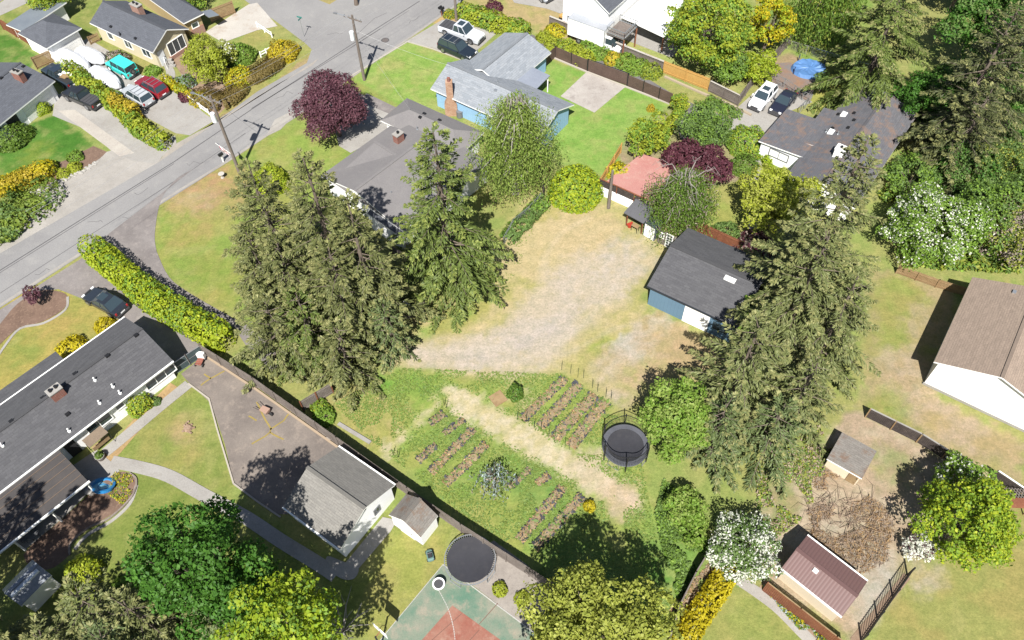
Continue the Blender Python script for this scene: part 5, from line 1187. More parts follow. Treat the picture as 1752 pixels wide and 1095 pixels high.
fence([(1212,948),(1186,990),(1160,1042),(1142,1100)], 1.6, m_brownf, 'curved brown fence beside the golden juniper hedge', 2.0, cap=(m_wood,.1), side=-1)
fence([(1305,1010),(1360,1053),(1420,1100),(1440,1116)], 1.75, m_redf, 'red brown plank fence above the flower border', 2.6, side=-1, postm=m_redf, cap=(m_tanw,.08))
fence([(1473,1096),(1552,984)], 1.6, m_dmetal, 'black metal picket fence beside the dry lawn', 2.1, .22, style='picket', postm=m_dmetal, postw=.12)
fence([(7,51),(50,77),(92,97)], 1.8, m_redf, 'red brown fence left of the grey garage', 2.4)
fence([(64,119),(100,104)], 1.8, m_tanw, 'tan wooden gate between the garage and the grey roofed house', 1.9, name='wooden_gate', cat='gate')
fence([(363,39),(403,23)], 1.9, m_tanw, 'pair of leaning wooden gates beside the bright concrete', 2.6, name='wooden_gate', cat='gate')
fence([(156,77),(172,70)], 1.2, m_tanw, 'small picket gate between the garage and the cream house', 2.0, .2, name='wooden_gate', cat='gate', gap=.05)
for a, b_, lb in (((441,47),(466,64),'white two rail fence beside the bright concrete driveway'), ((447,98),(466,88),'short white rail fence above the clipped brown hedge')):
    A = G(*a); B = G(*b_); o = empty('rail_fence', (A.x, A.y, 0), 0, lb, 'fence'); B = B-A; B.z = 0; A = Vector((0,0,0))
    for k in range(3): q = B*(k/2); mb = MB(); mb.bar(q, q+Vector((0,0,.85)), .12, .12); mb.build('post', m_trim, o)
    for z in (.35, .7): mb = MB(); mb.bar(Vector((0,0,z)), B+Vector((0,0,z)), .05, .12); mb.build('rail', m_trim, o)
fence([(283,136),(300,152),(330,176),(358,196)], .8, m_trim, 'low white picket fence behind the golden border', 1.8, .3, style='picket', postm=m_trim)
# green mesh gate at the end of the long house
A = G(301,641); B = G(352,607); o = empty('yard_gate', (A.x, A.y, 0), 0, 'dark green screened double gate at the corner of the long house', 'gate'); D = B-A; D.z = 0
m_screen = plain('green screen', C(84,104,108), .8)
for k in range(2):
    a = D*(k/2+.015); b2 = D*(k/2+.485); mb = MB(); mb.bar(a+Vector((0,0,.85)), b2+Vector((0,0,.85)), .02, 1.5); gl = mb.build('gate_leaf', m_screen, o)
    mb = MB()
    for z in (.1, .85, 1.6): mb.bar(a+Vector((0,0,z)), b2+Vector((0,0,z)), .05, .05)
    mb.bar(a+Vector((0,0,.1)), a+Vector((0,0,1.6)), .05, .05); mb.bar(b2+Vector((0,0,.1)), b2+Vector((0,0,1.6)), .05, .05); mb.build('gate_frame', m_metal, o)
for k in (0, .5, 1): mb = MB(); q = D*k; mb.bar(q, q+Vector((0,0,1.75)), .1, .1); mb.build('post', m_darkf, o)

# ---------------------------------------------------------------- poles, wires, street things
def pole(px, top, label, arm=2.6, canister=True, lamp=True, armdir=None):
    H = up(px, top); g = G(*px); o = empty('utility_pole', (g.x, g.y, 0), 0, label, 'utility pole')
    mb = MB(); mb.tube([(0,0,0),(0,0,H*.5),(0,0,H)], [.2,.17,.13], 10); mb.build('pole', m_pole, o)
    if arm:
        a = armdir or Vector((.86,-.5,0)); mb = MB(); mb.bar(a*-arm/2+Vector((0,0,H-.5)), a*arm/2+Vector((0,0,H-.5)), .12, .14); ca = mb.build('crossarm', m_pole, o)
        for k in (-.46,-.2,.2,.46):
            q = a*arm*k; mb = MB(); mb.disc((q.x, q.y), .06, H-.43, H-.22, 8); mb.build('insulator', m_metal, ca)
    if canister:
        q = Vector((-.42,-.18,0)); mb = MB(); mb.disc((q.x, q.y), .27, H-3.2, H-2.1, 14); mb.disc((q.x, q.y), .29, H-2.1, H-2.02, 14, r1=.2); mb.build('transformer', plain('pale grey enamel', (.6,.62,.64), .4), o)
    if lamp:
        q = Vector((-1.9,.9,0)); mb = MB(); mb.tube([(0,0,H-.9), tuple(q*.5+Vector((0,0,H-.35))), tuple(q+Vector((0,0,H-.3)))], .045, 6); la = mb.build('lamp_arm', m_metal, o)
        mb = MB(); mb.bar(q+Vector((0,0,H-.32)), q*1.25+Vector((0,0,H-.34)), .22, .12); mb.build('lamp_head', m_greyt, la)
    return o, H
pA, HA = pole((623.5,137), (603,25), 'tall utility pole with transformer at the edge of the bright front lawn')
pB, HB = pole((410,296), (357,165), 'utility pole with street lamp and flag beside the tall firs')
pC, HC = pole((781,35), (772,-85), 'pale utility pole at the top end of the road beside the hedge', lamp=False)
pD, HD = pole((1041,356), (1046,292), 'thin wooden pole in front of the pink patio', arm=0, canister=False, lamp=False)
m_wire = plain('wire', (.25,.25,.26), .5)
def wire(a, b, sag, label, grp='overhead wires along the road', r=.012):
    mb = MB(); pts = [Vector(a).lerp(Vector(b), i/14)-Vector((0, 0, 4*sag*(i/14)*(1-i/14))) for i in range(15)]; mb.tube([p-Vector(a) for p in pts], r, 4)
    o = mb.build('overhead_wire', m_wire); o.location = a; tag(o, label, 'wire', grp)
av = Vector((.86,-.5,0))
far = pB.location+(pB.location-pA.location)*1.0
for k, nm in ((-.46,'outermost on the far side'),(-.2,'second from the far side'),(.46,'outermost on the lawn side')):
    q = av*2.6*k
    wire(pB.location+q+Vector((0,0,HB-.2)), pA.location+q+Vector((0,0,HA-.2)), .5, 'wire from flag pole to transformer pole, '+nm)
    wire(pA.location+q+Vector((0,0,HA-.2)), pC.location+q+Vector((0,0,HC-.2)), .5, 'wire from transformer pole to the photo top, '+nm)
    wire(pB.location+q+Vector((0,0,HB-.2)), far+q+Vector((0,0,HB-.2)), .5, 'wire from flag pole to the left edge, '+nm)
wire(pA.location+Vector((0,0,HA-2)), G(702,187,3.8), .3, 'service wire from the transformer pole to the low grey hip roof', 'service wires')
wire(pA.location+Vector((0,0,HA-2)), G(769,112,4.5), .3, 'service wire from the transformer pole to the pale roofed house', 'service wires')
wire(pB.location+Vector((0,0,HB-2)), G(261,88,3.2), .4, 'service wire from the flag pole to the cream house', 'service wires')
# flag on pole
g = pB.location; o = empty('flag', (g.x, g.y, 0), 0, 'red and white striped flag with blue corner on a slanted staff fixed to the pole', 'flag')
s0 = Vector((-.1,-.1,3.0)); s1 = Vector((-1.35,-.1,4.6)); mb = MB(); mb.tube([s0, s1], .03, 6); mb.build('staff', m_trim, o)
m_fr = plain('flag red', C(200,60,80), .8); m_fw = plain('flag white', (.72,.72,.72), .8); m_fb = plain('flag blue', C(60,70,130), .8)
mb = MB(); nx2, ny2 = 12, 13
def fp(i, j): t_ = i/nx2; s_ = j/ny2; p = s1.lerp(s0, t_*.62); return p+Vector((.10*math.sin(t_*9+s_*2)+.35*s_, .1*math.sin(s_*6+t_*5), -1.15*s_))
for j in range(ny2):
    for i in range(nx2): mb.add([fp(i,j),fp(i+1,j),fp(i+1,j+1),fp(i,j+1)], [(0,1,2,3)], 2 if (i < 6 and j < 6) and j < 5 else (0 if i % 2 == 0 else 1))
mb.build('cloth', [m_fr, m_fw, m_fb], o)
def mailbox(px, label, n=1, postm=m_trim):
    g = G(*px); o = empty('mailbox', (g.x, g.y, 0), R(50), label, 'mailbox'); mb = MB(); mb.box(-.06,.06,-.06,.06,0,1.05); mb.build('post', postm, o)
    for i in range(n):
        y = (i-(n-1)/2)*.42; mb = MB(); rings = []
        for x in (-.28, .28): rings.append([(x, y-.15, 1.05), (x, y+.15, 1.05), (x, y+.15, 1.24)]+[(x, y+.15*math.cos(a), 1.24+.15*math.sin(a)) for a in (.6, 1.2, 1.57, 1.95, 2.5)]+[(x, y-.15, 1.24)])
        loft(mb, rings); b_ = fixn(mb.build('box', m_dmetal, o)); mb = MB(); mb.box(.285,.3,y-.13,y+.13,1.07,1.3); mb.build('lid', m_plast, b_)
    return o
mailbox((382.5,277.5), 'black mailbox on a white post beside the utility pole with the flag')
mailbox((756,27), 'pair of black mailboxes on a wooden post at the top end of the road', 2, m_redf)
g = G(520.5,63); o = empty('street_sign', (g.x, g.y, 0), 0, 'green blue street name sign on a thin post at the corner', 'street sign')
mb = MB(); mb.tube([(0,0,0),(0,0,2.9)], .035, 6); mb.build('post', m_metal, o); mt = plain('sign green', C(70,170,160), .5)
mb = MB(); mb.bar((-.35,.15,2.95), (.35,-.15,2.95), .03, .2); mb.build('sign_blade', mt, o); mb = MB(); mb.bar((-.15,-.35,2.7), (.15,.35,2.7), .03, .2); mb.build('sign_blade', mt, o)
g = G(0,0)
# ---------------------------------------------------------------- yard things
def trampoline(px, D, label, net=False, hgt=.9):
    g = G(*px); o = empty('trampoline', (g.x, g.y, 0), .2, label, 'trampoline'); r = D/2
    rm = r*(.9 if not net else .78); mb = MB(); V = [(0,0,hgt-.13)]; F = []
    for k in range(1, 9): V += [(rm*k/8*math.cos(a_*math.pi/24), rm*k/8*math.sin(a_*math.pi/24), hgt-.13*(1-(k/8)**2)) for a_ in range(48)]
    F += [(0,1+j,1+(j+1) % 48) for j in range(48)]
    for k in range(7): F += [(1+k*48+j,1+(k+1)*48+j,1+(k+1)*48+(j+1) % 48,1+k*48+(j+1) % 48) for j in range(48)]
    mb.add(V, F); mb.build('jumping_mat', worn('mat black', C(74,74,82), C(64,64,72), C(96,94,96), .6, 1.5, 30, .6, .4), o, True)  # colour mottle paints a slight sheen into the mat
    mb = MB(); mb.ring((0,0), r*.97, r, hgt-.05, hgt+.02, 48); mb.build('frame', m_metal, o)
    if net: mb = MB(); mb.ring((0,0), r*.78, r*1.0, hgt+.02, hgt+.06, 48); mb.build('spring_pad', worn('grey pad', C(122,124,134), C(108,110,120), C(140,142,150), 1, 4, 10, .6, .4), o)
    else:
        for i in range(72): a = i*math.pi/36; mb = MB(); mb.bar((r*.9*math.cos(a), r*.9*math.sin(a), hgt), (r*.97*math.cos(a), r*.97*math.sin(a), hgt), .03, .02); mb.build('spring', m_metal, o)
    for i in range(4):
        a = i*math.pi/2+.5; c, s = math.cos(a), math.sin(a); c2, s2 = math.cos(a+.5), math.sin(a+.5); mb = MB(); mb.tube([(r*.98*c,r*.98*s,hgt-.03),(r*1.02*c,r*1.02*s,.03),(r*1.02*c2,r*1.02*s2,.03),(r*.98*c2,r*.98*s2,hgt-.03)], .035, 6); mb.build('leg', m_metal, o)
    if net:
        for i in range(6):
            a = i*math.pi/3+.25; c, s = math.cos(a), math.sin(a); mb = MB(); mb.tube([(r*1.03*c,r*1.03*s,.0),(r*1.03*c,r*1.03*s,hgt+1.75)], .05, 6); mb.build('net_pole', m_dmetal, o)
        mb = MB(); rn = r*.99; zt = hgt+1.7
        for i in range(96):
            a = i*2*math.pi/96; sag = -.22*abs(math.sin((a-.25)*3)); mb.bar((rn*math.cos(a),rn*math.sin(a),hgt+.05), (rn*math.cos(a),rn*math.sin(a),zt+sag), .012, .012)
            a2 = a+2*math.pi/96; s2 = -.22*abs(math.sin((a2-.25)*3)); mb.bar((rn*math.cos(a),rn*math.sin(a),zt+sag), (rn*math.cos(a2),rn*math.sin(a2),zt+s2), .05, .05)
            for z in (.45,.85,1.25): mb.bar((rn*math.cos(a),rn*math.sin(a),hgt+z+sag*.5*z), (rn*math.cos(a2),rn*math.sin(a2),hgt+z+s2*.5*z), .01, .01)
        mb.build('safety_net', m_dmetal, o)
    return o
def ground_for(px, hh): v = G(px[0], px[1], hh); return PJ((v.x, v.y, 0))
trampoline(ground_for((804,957), .9), 4.15, 'large black trampoline without net at the corner of the green court', False)
trampoline(ground_for((1070,762), .9), 4.1, 'trampoline with grey pad and black safety net beside the light green tree', True)
g = G(751.5,1003); o = empty('tub', (g.x, g.y, 0), 0, 'round black tub with a white rim on the corner of the green court', 'tub')
mb = MB(); mb.disc((0,0), .34, 0, .55, 24, r1=.42); mb.build('tub_side', m_black, o); mb = MB(); mb.ring((0,0), .38, .5, .55, .62, 32); mb.build('rim', m_trim, o); mb = MB(); mb.disc((0,0), .38, .552, .57, 24); mb.build('lid', m_plast, o)
# ride-on toy car
g = G(736,952); o = empty('toy_car', (g.x, g.y, 0), R(105), 'small pale green and grey ride on toy car on the lawn', 'toy car'); mb = MB()
loft(mb, [[(x,-y,.12),(x,y,.12),(x,y,z),(x,-y,z)] for x, y, z in ((-.5,.2,.3),(-.4,.27,.42),(0,.28,.42),(.35,.26,.36),(.52,.16,.24))]); fixn(mb.build('body', plain('mint plastic', C(130,170,164), .4), o), .03)
mb = MB(); mb.box(-.28,.1,-.18,.18,.42,.6); mb.build('seat', m_black, o); mb = MB(); mb.bar((.12,-.2,.42),(.05,-.2,.62),.04,.04); mb.bar((.12,.2,.42),(.05,.2,.62),.04,.04); mb.bar((.05,-.2,.62),(.05,.2,.62),.04,.04); mb.build('windscreen_frame', m_greyt, o)
for x in (-.32,.33):
    for sy in (-1,1): mb = MB(); loft(mb, [[(x+.13*math.cos(2*math.pi*j/10), yy, .13+.13*math.sin(2*math.pi*j/10)) for j in range(10)] for yy in (sy*.24, sy*.32)]); fixn(mb.build('wheel', m_black, o))
# basketball backboard at the bottom edge
g = G(652,1108); o = empty('basketball_hoop', (g.x, g.y, 0), R(50), 'basketball backboard seen edge on at the bottom of the green court', 'basketball hoop')
mb = MB(); mb.tube([(0,0,0),(0,0,2.9)], .07, 8); mb.build('pole', m_dmetal, o); mb = MB(); mb.box(.5,.54,-.7,.7,2.5,3.5); mb.build('backboard', m_trim, o); mb = MB(); mb.bar((0,0,2.8),(.5,0,2.9),.06,.06); mb.ring((.8,0), .22, .25, 2.72, 2.76, 20); mb.build('rim', m_redf, o)
# paddling pool tilted against the patio post
g = G(178,836); o = empty('paddling_pool', (g.x, g.y, .25), 0, 'blue plastic paddling pool leaning beside the brown patio roof', 'paddling pool'); o.rotation_euler = (R(-28), R(12), 0); m_pool = plain('pool blue', C(50,140,205,1.6), .3); m_pool2 = plain('pool floor', C(150,215,240,1.6), .3)
mb = MB(); mb.disc((0,0), .82, 0, .03, 28); mb.build('floor', m_pool2, o); mb = MB(); mb.ring((0,0), .8, .9, 0, .3, 32); mb.ring((0,0), .8, 1.0, .3, .34, 32); mb.build('side', m_pool, o); mb = MB(); mb.ring((0,0), .35, .42, .03, .06, 20); mb.build('moulding', m_pool, o)
# swing bench with canopy
g = G(176,762); o = empty('garden_swing', (g.x, g.y, 0), R(51), 'garden swing seat with a tan canopy against the white house wall', 'garden swing')
mb = MB(); mb.bar((-.95,-.1,1.75),(.95,-.1,1.75),1.15,.05,upv=(0,0,1)); mb.build('canopy', worn('tan canvas', C(176,156,134), C(160,140,120), C(140,120,104), 1, 4, 14, .8, .4), o)
for sx in (-1,1): mb = MB(); mb.tube([(sx*.95,-.6,0),(sx*.95,-.1,1.72),(sx*.95,.45,0)], .03, 6); mb.build('side_frame', m_dmetal, o)
mb = MB(); mb.box(-.8,.8,-.3,.2,.45,.52); mb.build('seat', m_tanw, o); mb = MB(); mb.bar((-.8,-.32,.75),(.8,-.32,.75),.05,.5); mb.build('backrest', m_tanw, o)
def pot(px, r, label, leafm, h=.45, potm=None):
    g = G(*px); o = empty('planter', (g.x, g.y, .04), 0, label, 'planter'); mb = MB(); mb.disc((0,0), r*.8, 0, h, 20, r1=r); mb.build('pot', potm or m_wood, o); mb = MB(); mb.ring((0,0), r*.88, r*1.05, h, h+.05, 24); mb.build('rim', potm or m_conc, o)
    rg_ = np.random.default_rng(3); n = 160; d_ = unit(rg_.normal(0,1,(n,3))); d_[:,2] = abs(d_[:,2]); V, F = leaf_faces(d_*r*.9+[0,0,h], d_, .12, rg_); np_mesh('foliage', V, F, leafm, o); return o
pot((174,784), .42, 'half barrel planter with low plants at the edge of the shaded patio', lf_box)
pot((1748,850), .5, 'round green planter beside the lattice arbour at the right edge', lf_mid)
# cart by the gate
g = G(345,620); o = empty('garden_cart', (g.x, g.y, .03), R(80), 'small white and red cart standing at the top of the asphalt yard', 'cart'); mb = MB(); mb.box(-.6,.35,-.3,.3,.35,.42); mb.build('bed', m_brick, o); mb = MB(); mb.box(.2,.6,-.35,.35,.3,.95); mb.build('engine_cover', m_trim, o)
for x in (-.45,.4):
    for sy in (-1,1): mb = MB(); loft(mb, [[(x+.17*math.cos(2*math.pi*j/10), yy, .17+.17*math.sin(2*math.pi*j/10)) for j in range(10)] for yy in (sy*.32, sy*.42)]); fixn(mb.build('wheel', m_black, o))
# fallen branch bundle / stump pieces
g = G(455,706); o = empty('wheelbarrow', (g.x, g.y, .03), R(-30), 'old wheelbarrow with sticks lying on the asphalt yard', 'wheelbarrow'); mb = MB(); loft(mb, [[(x,-y,.25),(x,y,.25),(x,y*1.4,.55),(x,-y*1.4,.55)] for x, y in ((-.4,.2),(.4,.24))]); fixn(mb.build('tray', plain('pale rust tray', C(214,176,156), .8), o))
for sy in (-1,1): mb = MB(); mb.bar((.6,sy*.05,.2),(-1.1,sy*.3,.5),.04,.04); mb.build('handle', m_darkf, o)
mb = MB(); loft(mb, [[(.65+.2*math.cos(2*math.pi*j/12), yy, .2+.2*math.sin(2*math.pi*j/12)) for j in range(12)] for yy in (-.05,.05)]); fixn(mb.build('wheel', m_black, o))
g = G(322,733); rg_ = np.random.default_rng(5); mb = MB(); mb.disc((0,0), .42, 0, .22, 12, r1=.3); 
for i in range(14): a = i*1.9; q_ = rg.uniform(.25,.75); c_, s_ = math.cos(a)*q_, math.sin(a)*q_; mb.bar((c_,s_,.05),(c_+rg.uniform(-.3,.3),s_+rg.uniform(-.3,.3),.1),.16,.08)
o = mb.build('tree_stump', worn('pale stump', C(216,186,160), C(180,148,124), C(140,112,92), 3, 8, 20, .9, .7)); o.location = g; tag(o, 'pale cut tree stump in the triangular lawn', 'tree stump')
for px, lb in (((157,845),'pale stone birdbath block in the brown soil bed'), ((381,304),'small white statue on the lawn near the mailbox')):
    g = G(*px); o = empty('birdbath', (g.x, g.y, .02), .4, lb, 'garden ornament'); mb = MB(); mb.disc((0,0), .22, 0, .12, 14, r1=.16); mb.disc((0,0), .12, .12, .5, 12, r1=.09); mb.build('pedestal', m_concw, o); mb = MB(); mb.disc((0,0), .2, .5, .6, 16, r1=.36); mb.build('bowl', m_concw, o)
def table(px, label, rz=0):
    g = G(*px); o = empty('patio_table', (g.x, g.y, .05), rz, label, 'table'); mb = MB(); mb.disc((0,0), .55, .68, .72, 20); mb.build('table_top', m_greyt, o)
    for i in range(4): a = i*math.pi/2; mb = MB(); mb.tube([(.4*math.cos(a),.4*math.sin(a),0),(.3*math.cos(a),.3*math.sin(a),.68)], .025, 6); mb.build('leg', m_dmetal, o)
def chair(px, label, rz=0, mat=m_greyt):
    g = G(*px); o = empty('patio_chair', (g.x, g.y, .05), rz, label, 'chair'); mb = MB(); mb.box(-.25,.25,-.25,.25,.42,.47); mb.build('seat', mat, o); mb = MB(); mb.bar((-.24,.26,.7),(.24,.26,.7),.04,.45); mb.build('backrest', mat, o)
    for x in (-1,1):
        for y in (-1,1): mb = MB(); mb.bar((x*.22,y*.22,0),(x*.22,y*.22,.43),.03,.03); mb.build('leg', m_dmetal, o)
table((62,918), 'small grey table under the near end of the brown patio roof'); chair((46,925), 'grey garden chair under the far end of the patio roof'); chair((150,838), 'wire garden chair at the outer edge of the patio', .7, m_metal)
g = G(1072,22); chair((1084,38), 'small red seat under the covered patio of the white house', .5, plain('red plastic', C(200,50,70), .5)); table((1068,36), 'round table among toys under the balcony of the white house')
for px, col, lb in (((1070,44), C(40,44,60), 'dark bin on the patio slab of the white house'), ((1096,30), C(60,140,160), 'teal tub on the covered patio slab'), ((1058,42), C(220,150,90), 'orange toy beside the balcony post')):
    g = G(*px); mb = MB(); mb.disc((0,0), .28, 0, .5, 14, r1=.34); mb.ring((0,0), .3, .38, .5, .55, 16); o = mb.build('bin', plain(lb[:12], col, .5)); o.location = (g.x, g.y, .05); tag(o, lb, 'bin')
g = G(963,36); o = empty('hose_cabinet', (g.x, g.y, .02), R(-36), 'stacked yellow and black boxes beside the white house corner', 'boxes')
for i in range(3): mb = MB(); mb.box(-.45,.45,-.35,.35,.02+i*.3,.28+i*.3); mb.build('box', [m_tanf, m_dmetal, m_tanf][i], o)
# wood store, storage cupboard and door beside the workshop
A = G(1070,386); B = G(1097,401); u = (B-A); Ls = u.length; u.normalize(); n = Vector((-u.y,u.x,0))
o = empty('wood_store', (A.x, A.y, 0), math.atan2(u.y,u.x), 'open wooden lean-to with grey roof beside the storage cupboard', 'lean-to')
for x in (.06, Ls-.06):
    for y, hh in ((.06,1.95),(1.5,2.2)): mb = MB(); mb.box(x-.05,x+.05,y-.05,y+.05,0,hh); mb.build('post', m_redf, o)
mb = MB(); mb.add([(-.25,-.3,2.0),(Ls+.2,-.3,2.0),(Ls+.2,1.9,2.35),(-.25,1.9,2.35),(-.25,-.3,2.08),(Ls+.2,-.3,2.08),(Ls+.2,1.9,2.43),(-.25,1.9,2.43)], [(0,3,2,1),(4,5,6,7),(0,1,5,4),(1,2,6,5),(2,3,7,6),(3,0,4,7)]); mb.build('roof', sh_gr, o)
mb = MB(); mb.box(.1,Ls-.1,1.48,1.54,.05,2.1); mb.build('back_board', m_darkf, o)
g = G(1086,395); o = empty('workbench', (g.x,g.y,0), math.atan2(u.y,u.x), 'black folding frame bench inside the open lean-to', 'bench'); mb = MB(); mb.bar((-.4,0,.8),(.4,0,.8),.5,.05); mb.build('bench_top', m_tanw, o)
for x in (-.35,.35):
    for y in (-.2,.2): mb = MB(); mb.bar((x,y,0),(x,y,.8),.04,.04); mb.build('leg', m_dmetal, o)
g = G(1077,388); mb = MB(); mb.disc((0,0), .22,0,.4,12,r1=.26); mb.bar((-.3,0,.35),(.3,.1,.6),.2,.1); o = mb.build('fuel_can', plain('red can', C(220,80,60), .5)); o.location = g; tag(o, 'red container inside the open lean-to', 'container')
A = G(1100,402); B = G(1118,413); u = (B-A); Ls = u.length; u.normalize()
o = empty('storage_cupboard', (A.x, A.y, 0), math.atan2(u.y,u.x), 'grey storage cupboard with white double doors beside the lean-to', 'storage shed')
mb = MB(); mb.box(0,Ls,0,1.1,0,1.95); mb.add([(-.08,-.1,1.95),(Ls+.08,-.1,1.95),(Ls+.08,1.2,1.95),(-.08,1.2,1.95),(-.08,.55,2.3),(Ls+.08,.55,2.3)], []); mb.build('body', plain('grey resin', C(140,150,160), .5), o)
mb = MB(); V = [(-.08,-.12,1.96),(Ls+.08,-.12,1.96),(Ls+.08,1.22,1.96),(-.08,1.22,1.96),(Ls/2,-.12,2.25),(Ls/2,1.22,2.25)]; mb.add(V, [(0,1,4),(3,5,2),(0,4,5,3),(1,2,5,4),(0,3,2,1)]); mb.build('roof', plain('dark green roof', C(90,104,110), .5), o)
for k in (0,1): mb = MB(); mb.box(.08+k*(Ls/2-.06), Ls/2-.01+k*(Ls/2-.07), -.03, -.002, .06, 1.85); d_ = mb.build('door', m_trim, o)
mb = MB(); mb.box(Ls/2-.04,Ls/2+.04,-.06,-.03,.85,1.1); mb.build('handle', m_plast, d_)
A = G(1124,414); B = G(1160,432); u = (B-A); Ls = u.length; u.normalize()
o = empty('greenhouse_wall', (A.x, A.y, 0), math.atan2(u.y,u.x), 'grey board wall with a white many paned door beside the storage cupboard', 'wall')
mb = MB(); mb.box(0,Ls,0,.08,0,1.9); mb.build('boards', m_wood, o)
def panes(x0, x1, z0, z1, nx3, nz3, nm):
    mb = MB(); mb.box(x0,x1,-.05,-.003,z0,z1); f_ = mb.build(nm, m_trim, o); mb = MB()
    for i in range(nx3):
        for j in range(nz3): a = x0+.1+(x1-x0-.14)*i/nx3; b3 = x0+.1+(x1-x0-.14)*(i+1)/nx3-.06; c3 = z0+.12+(z1-z0-.16)*j/nz3; e3 = z0+.12+(z1-z0-.16)*(j+1)/nz3-.06; mb.box(a,b3,-.06,-.051,c3,e3)
    mb.build('pane', m_glass, f_)
panes(Ls*.36, Ls*.68, .02, 1.98, 2, 5, 'door'); panes(.1, Ls*.28, .9, 1.7, 2, 2, 'window'); panes(Ls*.76, Ls*.96, .8, 1.75, 2, 3, 'window')
# tarp pool frame & trellis at top right
g = G(1383,120); o = empty('covered_pool', (g.x,g.y,0), 0, 'round pool under a bright blue crumpled tarp on the far lawn', 'pool'); mb = MB(); rgg = np.random.default_rng(8); V = [(0,0,.35)]; F = []
for k, rr in enumerate((.6,1.2,1.75,1.95)):
    for j in range(28): a = j*2*math.pi/28; V.append((rr*math.cos(a)*1.15, rr*math.sin(a), (.34,.38,.42,.03)[k]+rgg.normal(0,.06)*(k < 3)))
F += [(0,1+j,1+(j+1) % 28) for j in range(28)]
for k in range(3): F += [(1+k*28+j,1+(k+1)*28+j,1+(k+1)*28+(j+1) % 28,1+k*28+(j+1) % 28) for j in range(28)]
mesh_obj('tarp', V, F, plain('blue tarp', C(110,160,225,2.2), .5), o)
for i in range(4): a = i*math.pi/2+.4; mb = MB(); mb.tube([(2.3*math.cos(a),2.0*math.sin(a),0),(2.3*math.cos(a),2.0*math.sin(a),1.1)], .06, 6); mb.build('post', plain('navy post', (.03,.04,.1), .6), o)
# arbour at right edge
g = G(1712,865); o = empty('arbour', (g.x,g.y,0), R(-5), 'low tan lattice arbour beside the big lime green tree', 'arbour')
for i in range(4): x, y = ((-1.3,-.7),(1.6,-.7),(1.6,.9),(-1.3,.9))[i]; mb = MB(); mb.box(x-.05,x+.05,y-.05,y+.05,0,1.3); mb.build('post', m_tanw, o)
mb = MB()
for i in range(16): x = -1.6+i*.24; mb.bar((x,.1,1.35),(x+.5,1.0,1.35),.05,.03); mb.bar((x+.5,.1,1.38),(x,1.0,1.38),.05,.03)
mb.build('lattice', m_wood, o); mb = MB(); mb.bar((-1.4,-.3,1.32),(1.8,-.3,1.32),.9,.05); mb.build('roof', m_redf, o)
# garden board by the row of raised beds, white timber by the fence
def board(px1, px2, w_, mat, label, h=.06, name='plank'):
    A = G(*px1); B = G(*px2); mb = MB(); mb.bar(Vector((0,0,h)), B-A+Vector((0,0,h)), w_, h*1.6); o = mb.build(name, mat); o.location = A; tag(o, label, 'board')
board((579,725),(634,758),.35,m_conc,'long pale timber lying in the grass beside the long fence')
board((842,688),(862,676),1.3,m_tanw,'square plywood sheet lying in the grass above the garden rows','.' and .04)
board((560,748),(566,753),.3,m_concw,'short white board lying on the asphalt yard')
m_rope = None
chair((697,527), 'white garden chair in deep shade beside the short weathered fence', 1.0, m_trim)
# stakes around the upper beds
for i, (x, y) in enumerate(((690,90),(795,130),(880,175),(945,185),(1050,300),(1110,345),(1208,405),(1268,440),(175,665),(275,690),(370,770),(450,790),(540,880),(608,925),(728,1000),(780,1020))):
    g = G(860+x/6.845, 620+y/6.845); mb = MB(); mb.tube([(0,0,0),(0,0,1.35)], .022, 5); o = mb.build('garden_stake', plain('stake green', C(50,84,66), .6)); o.location = g
    tag(o, ('thin dark green stake among those at the far ends of the upper garden rows' if i < 8 else 'thin dark green stake among those along the straw path ends of the upper rows'), 'stake', 'far stakes of the upper garden rows' if i < 8 else 'near stakes of the upper garden rows')
for i, px in enumerate(((760,694),(764,698),(682,782),(673,779))):
    g = G(*px); mb = MB(); mb.tube([(0,0,0),(0,0,1.2)], .022, 5); o = mb.build('garden_stake', plain('stake dark', C(90,84,76), .6)); o.location = g; tag(o, 'thin dark stake at the left edge of the lower garden', 'stake', 'stakes left of the lower garden')
# rocks along the gravel shoulder
m_rock = worn('white rock', C(226,222,214), C(196,190,184), C(150,146,140), 2, 6, 14, .9, .6)
rgk = random.Random(3); bmk = bmesh.new(); bmesh.ops.create_icosphere(bmk, subdivisions=1, radius=1); me_r = bpy.data.meshes.new('rock')
for v_ in bmk.verts: v_.co *= rgk.uniform(.75, 1.2)
bmk.to_mesh(me_r); bmk.free(); me_r.materials.append(m_rock)
cvr = curve([(56,334),(75,325),(95,314),(120,302),(145,290),(166,279)], 12)
for i, p in enumerate(cvr):
    for k in range(2):
        if (i+k) % 4 == 3: continue
        g = G(p[0]+rgk.uniform(-2,2), p[1]+rgk.uniform(-4,4)); o = bpy.data.objects.new('rock', me_r); sc.collection.objects.link(o); o.location = g; s_ = rgk.uniform(.14,.3); o.scale = (s_*1.2, s_, s_*.7); o.rotation_euler = (0,0,rgk.uniform(0,6)); tag(o, 'pale rock in the edging along the gravel shoulder', 'rock', 'pale rocks along the gravel shoulder')
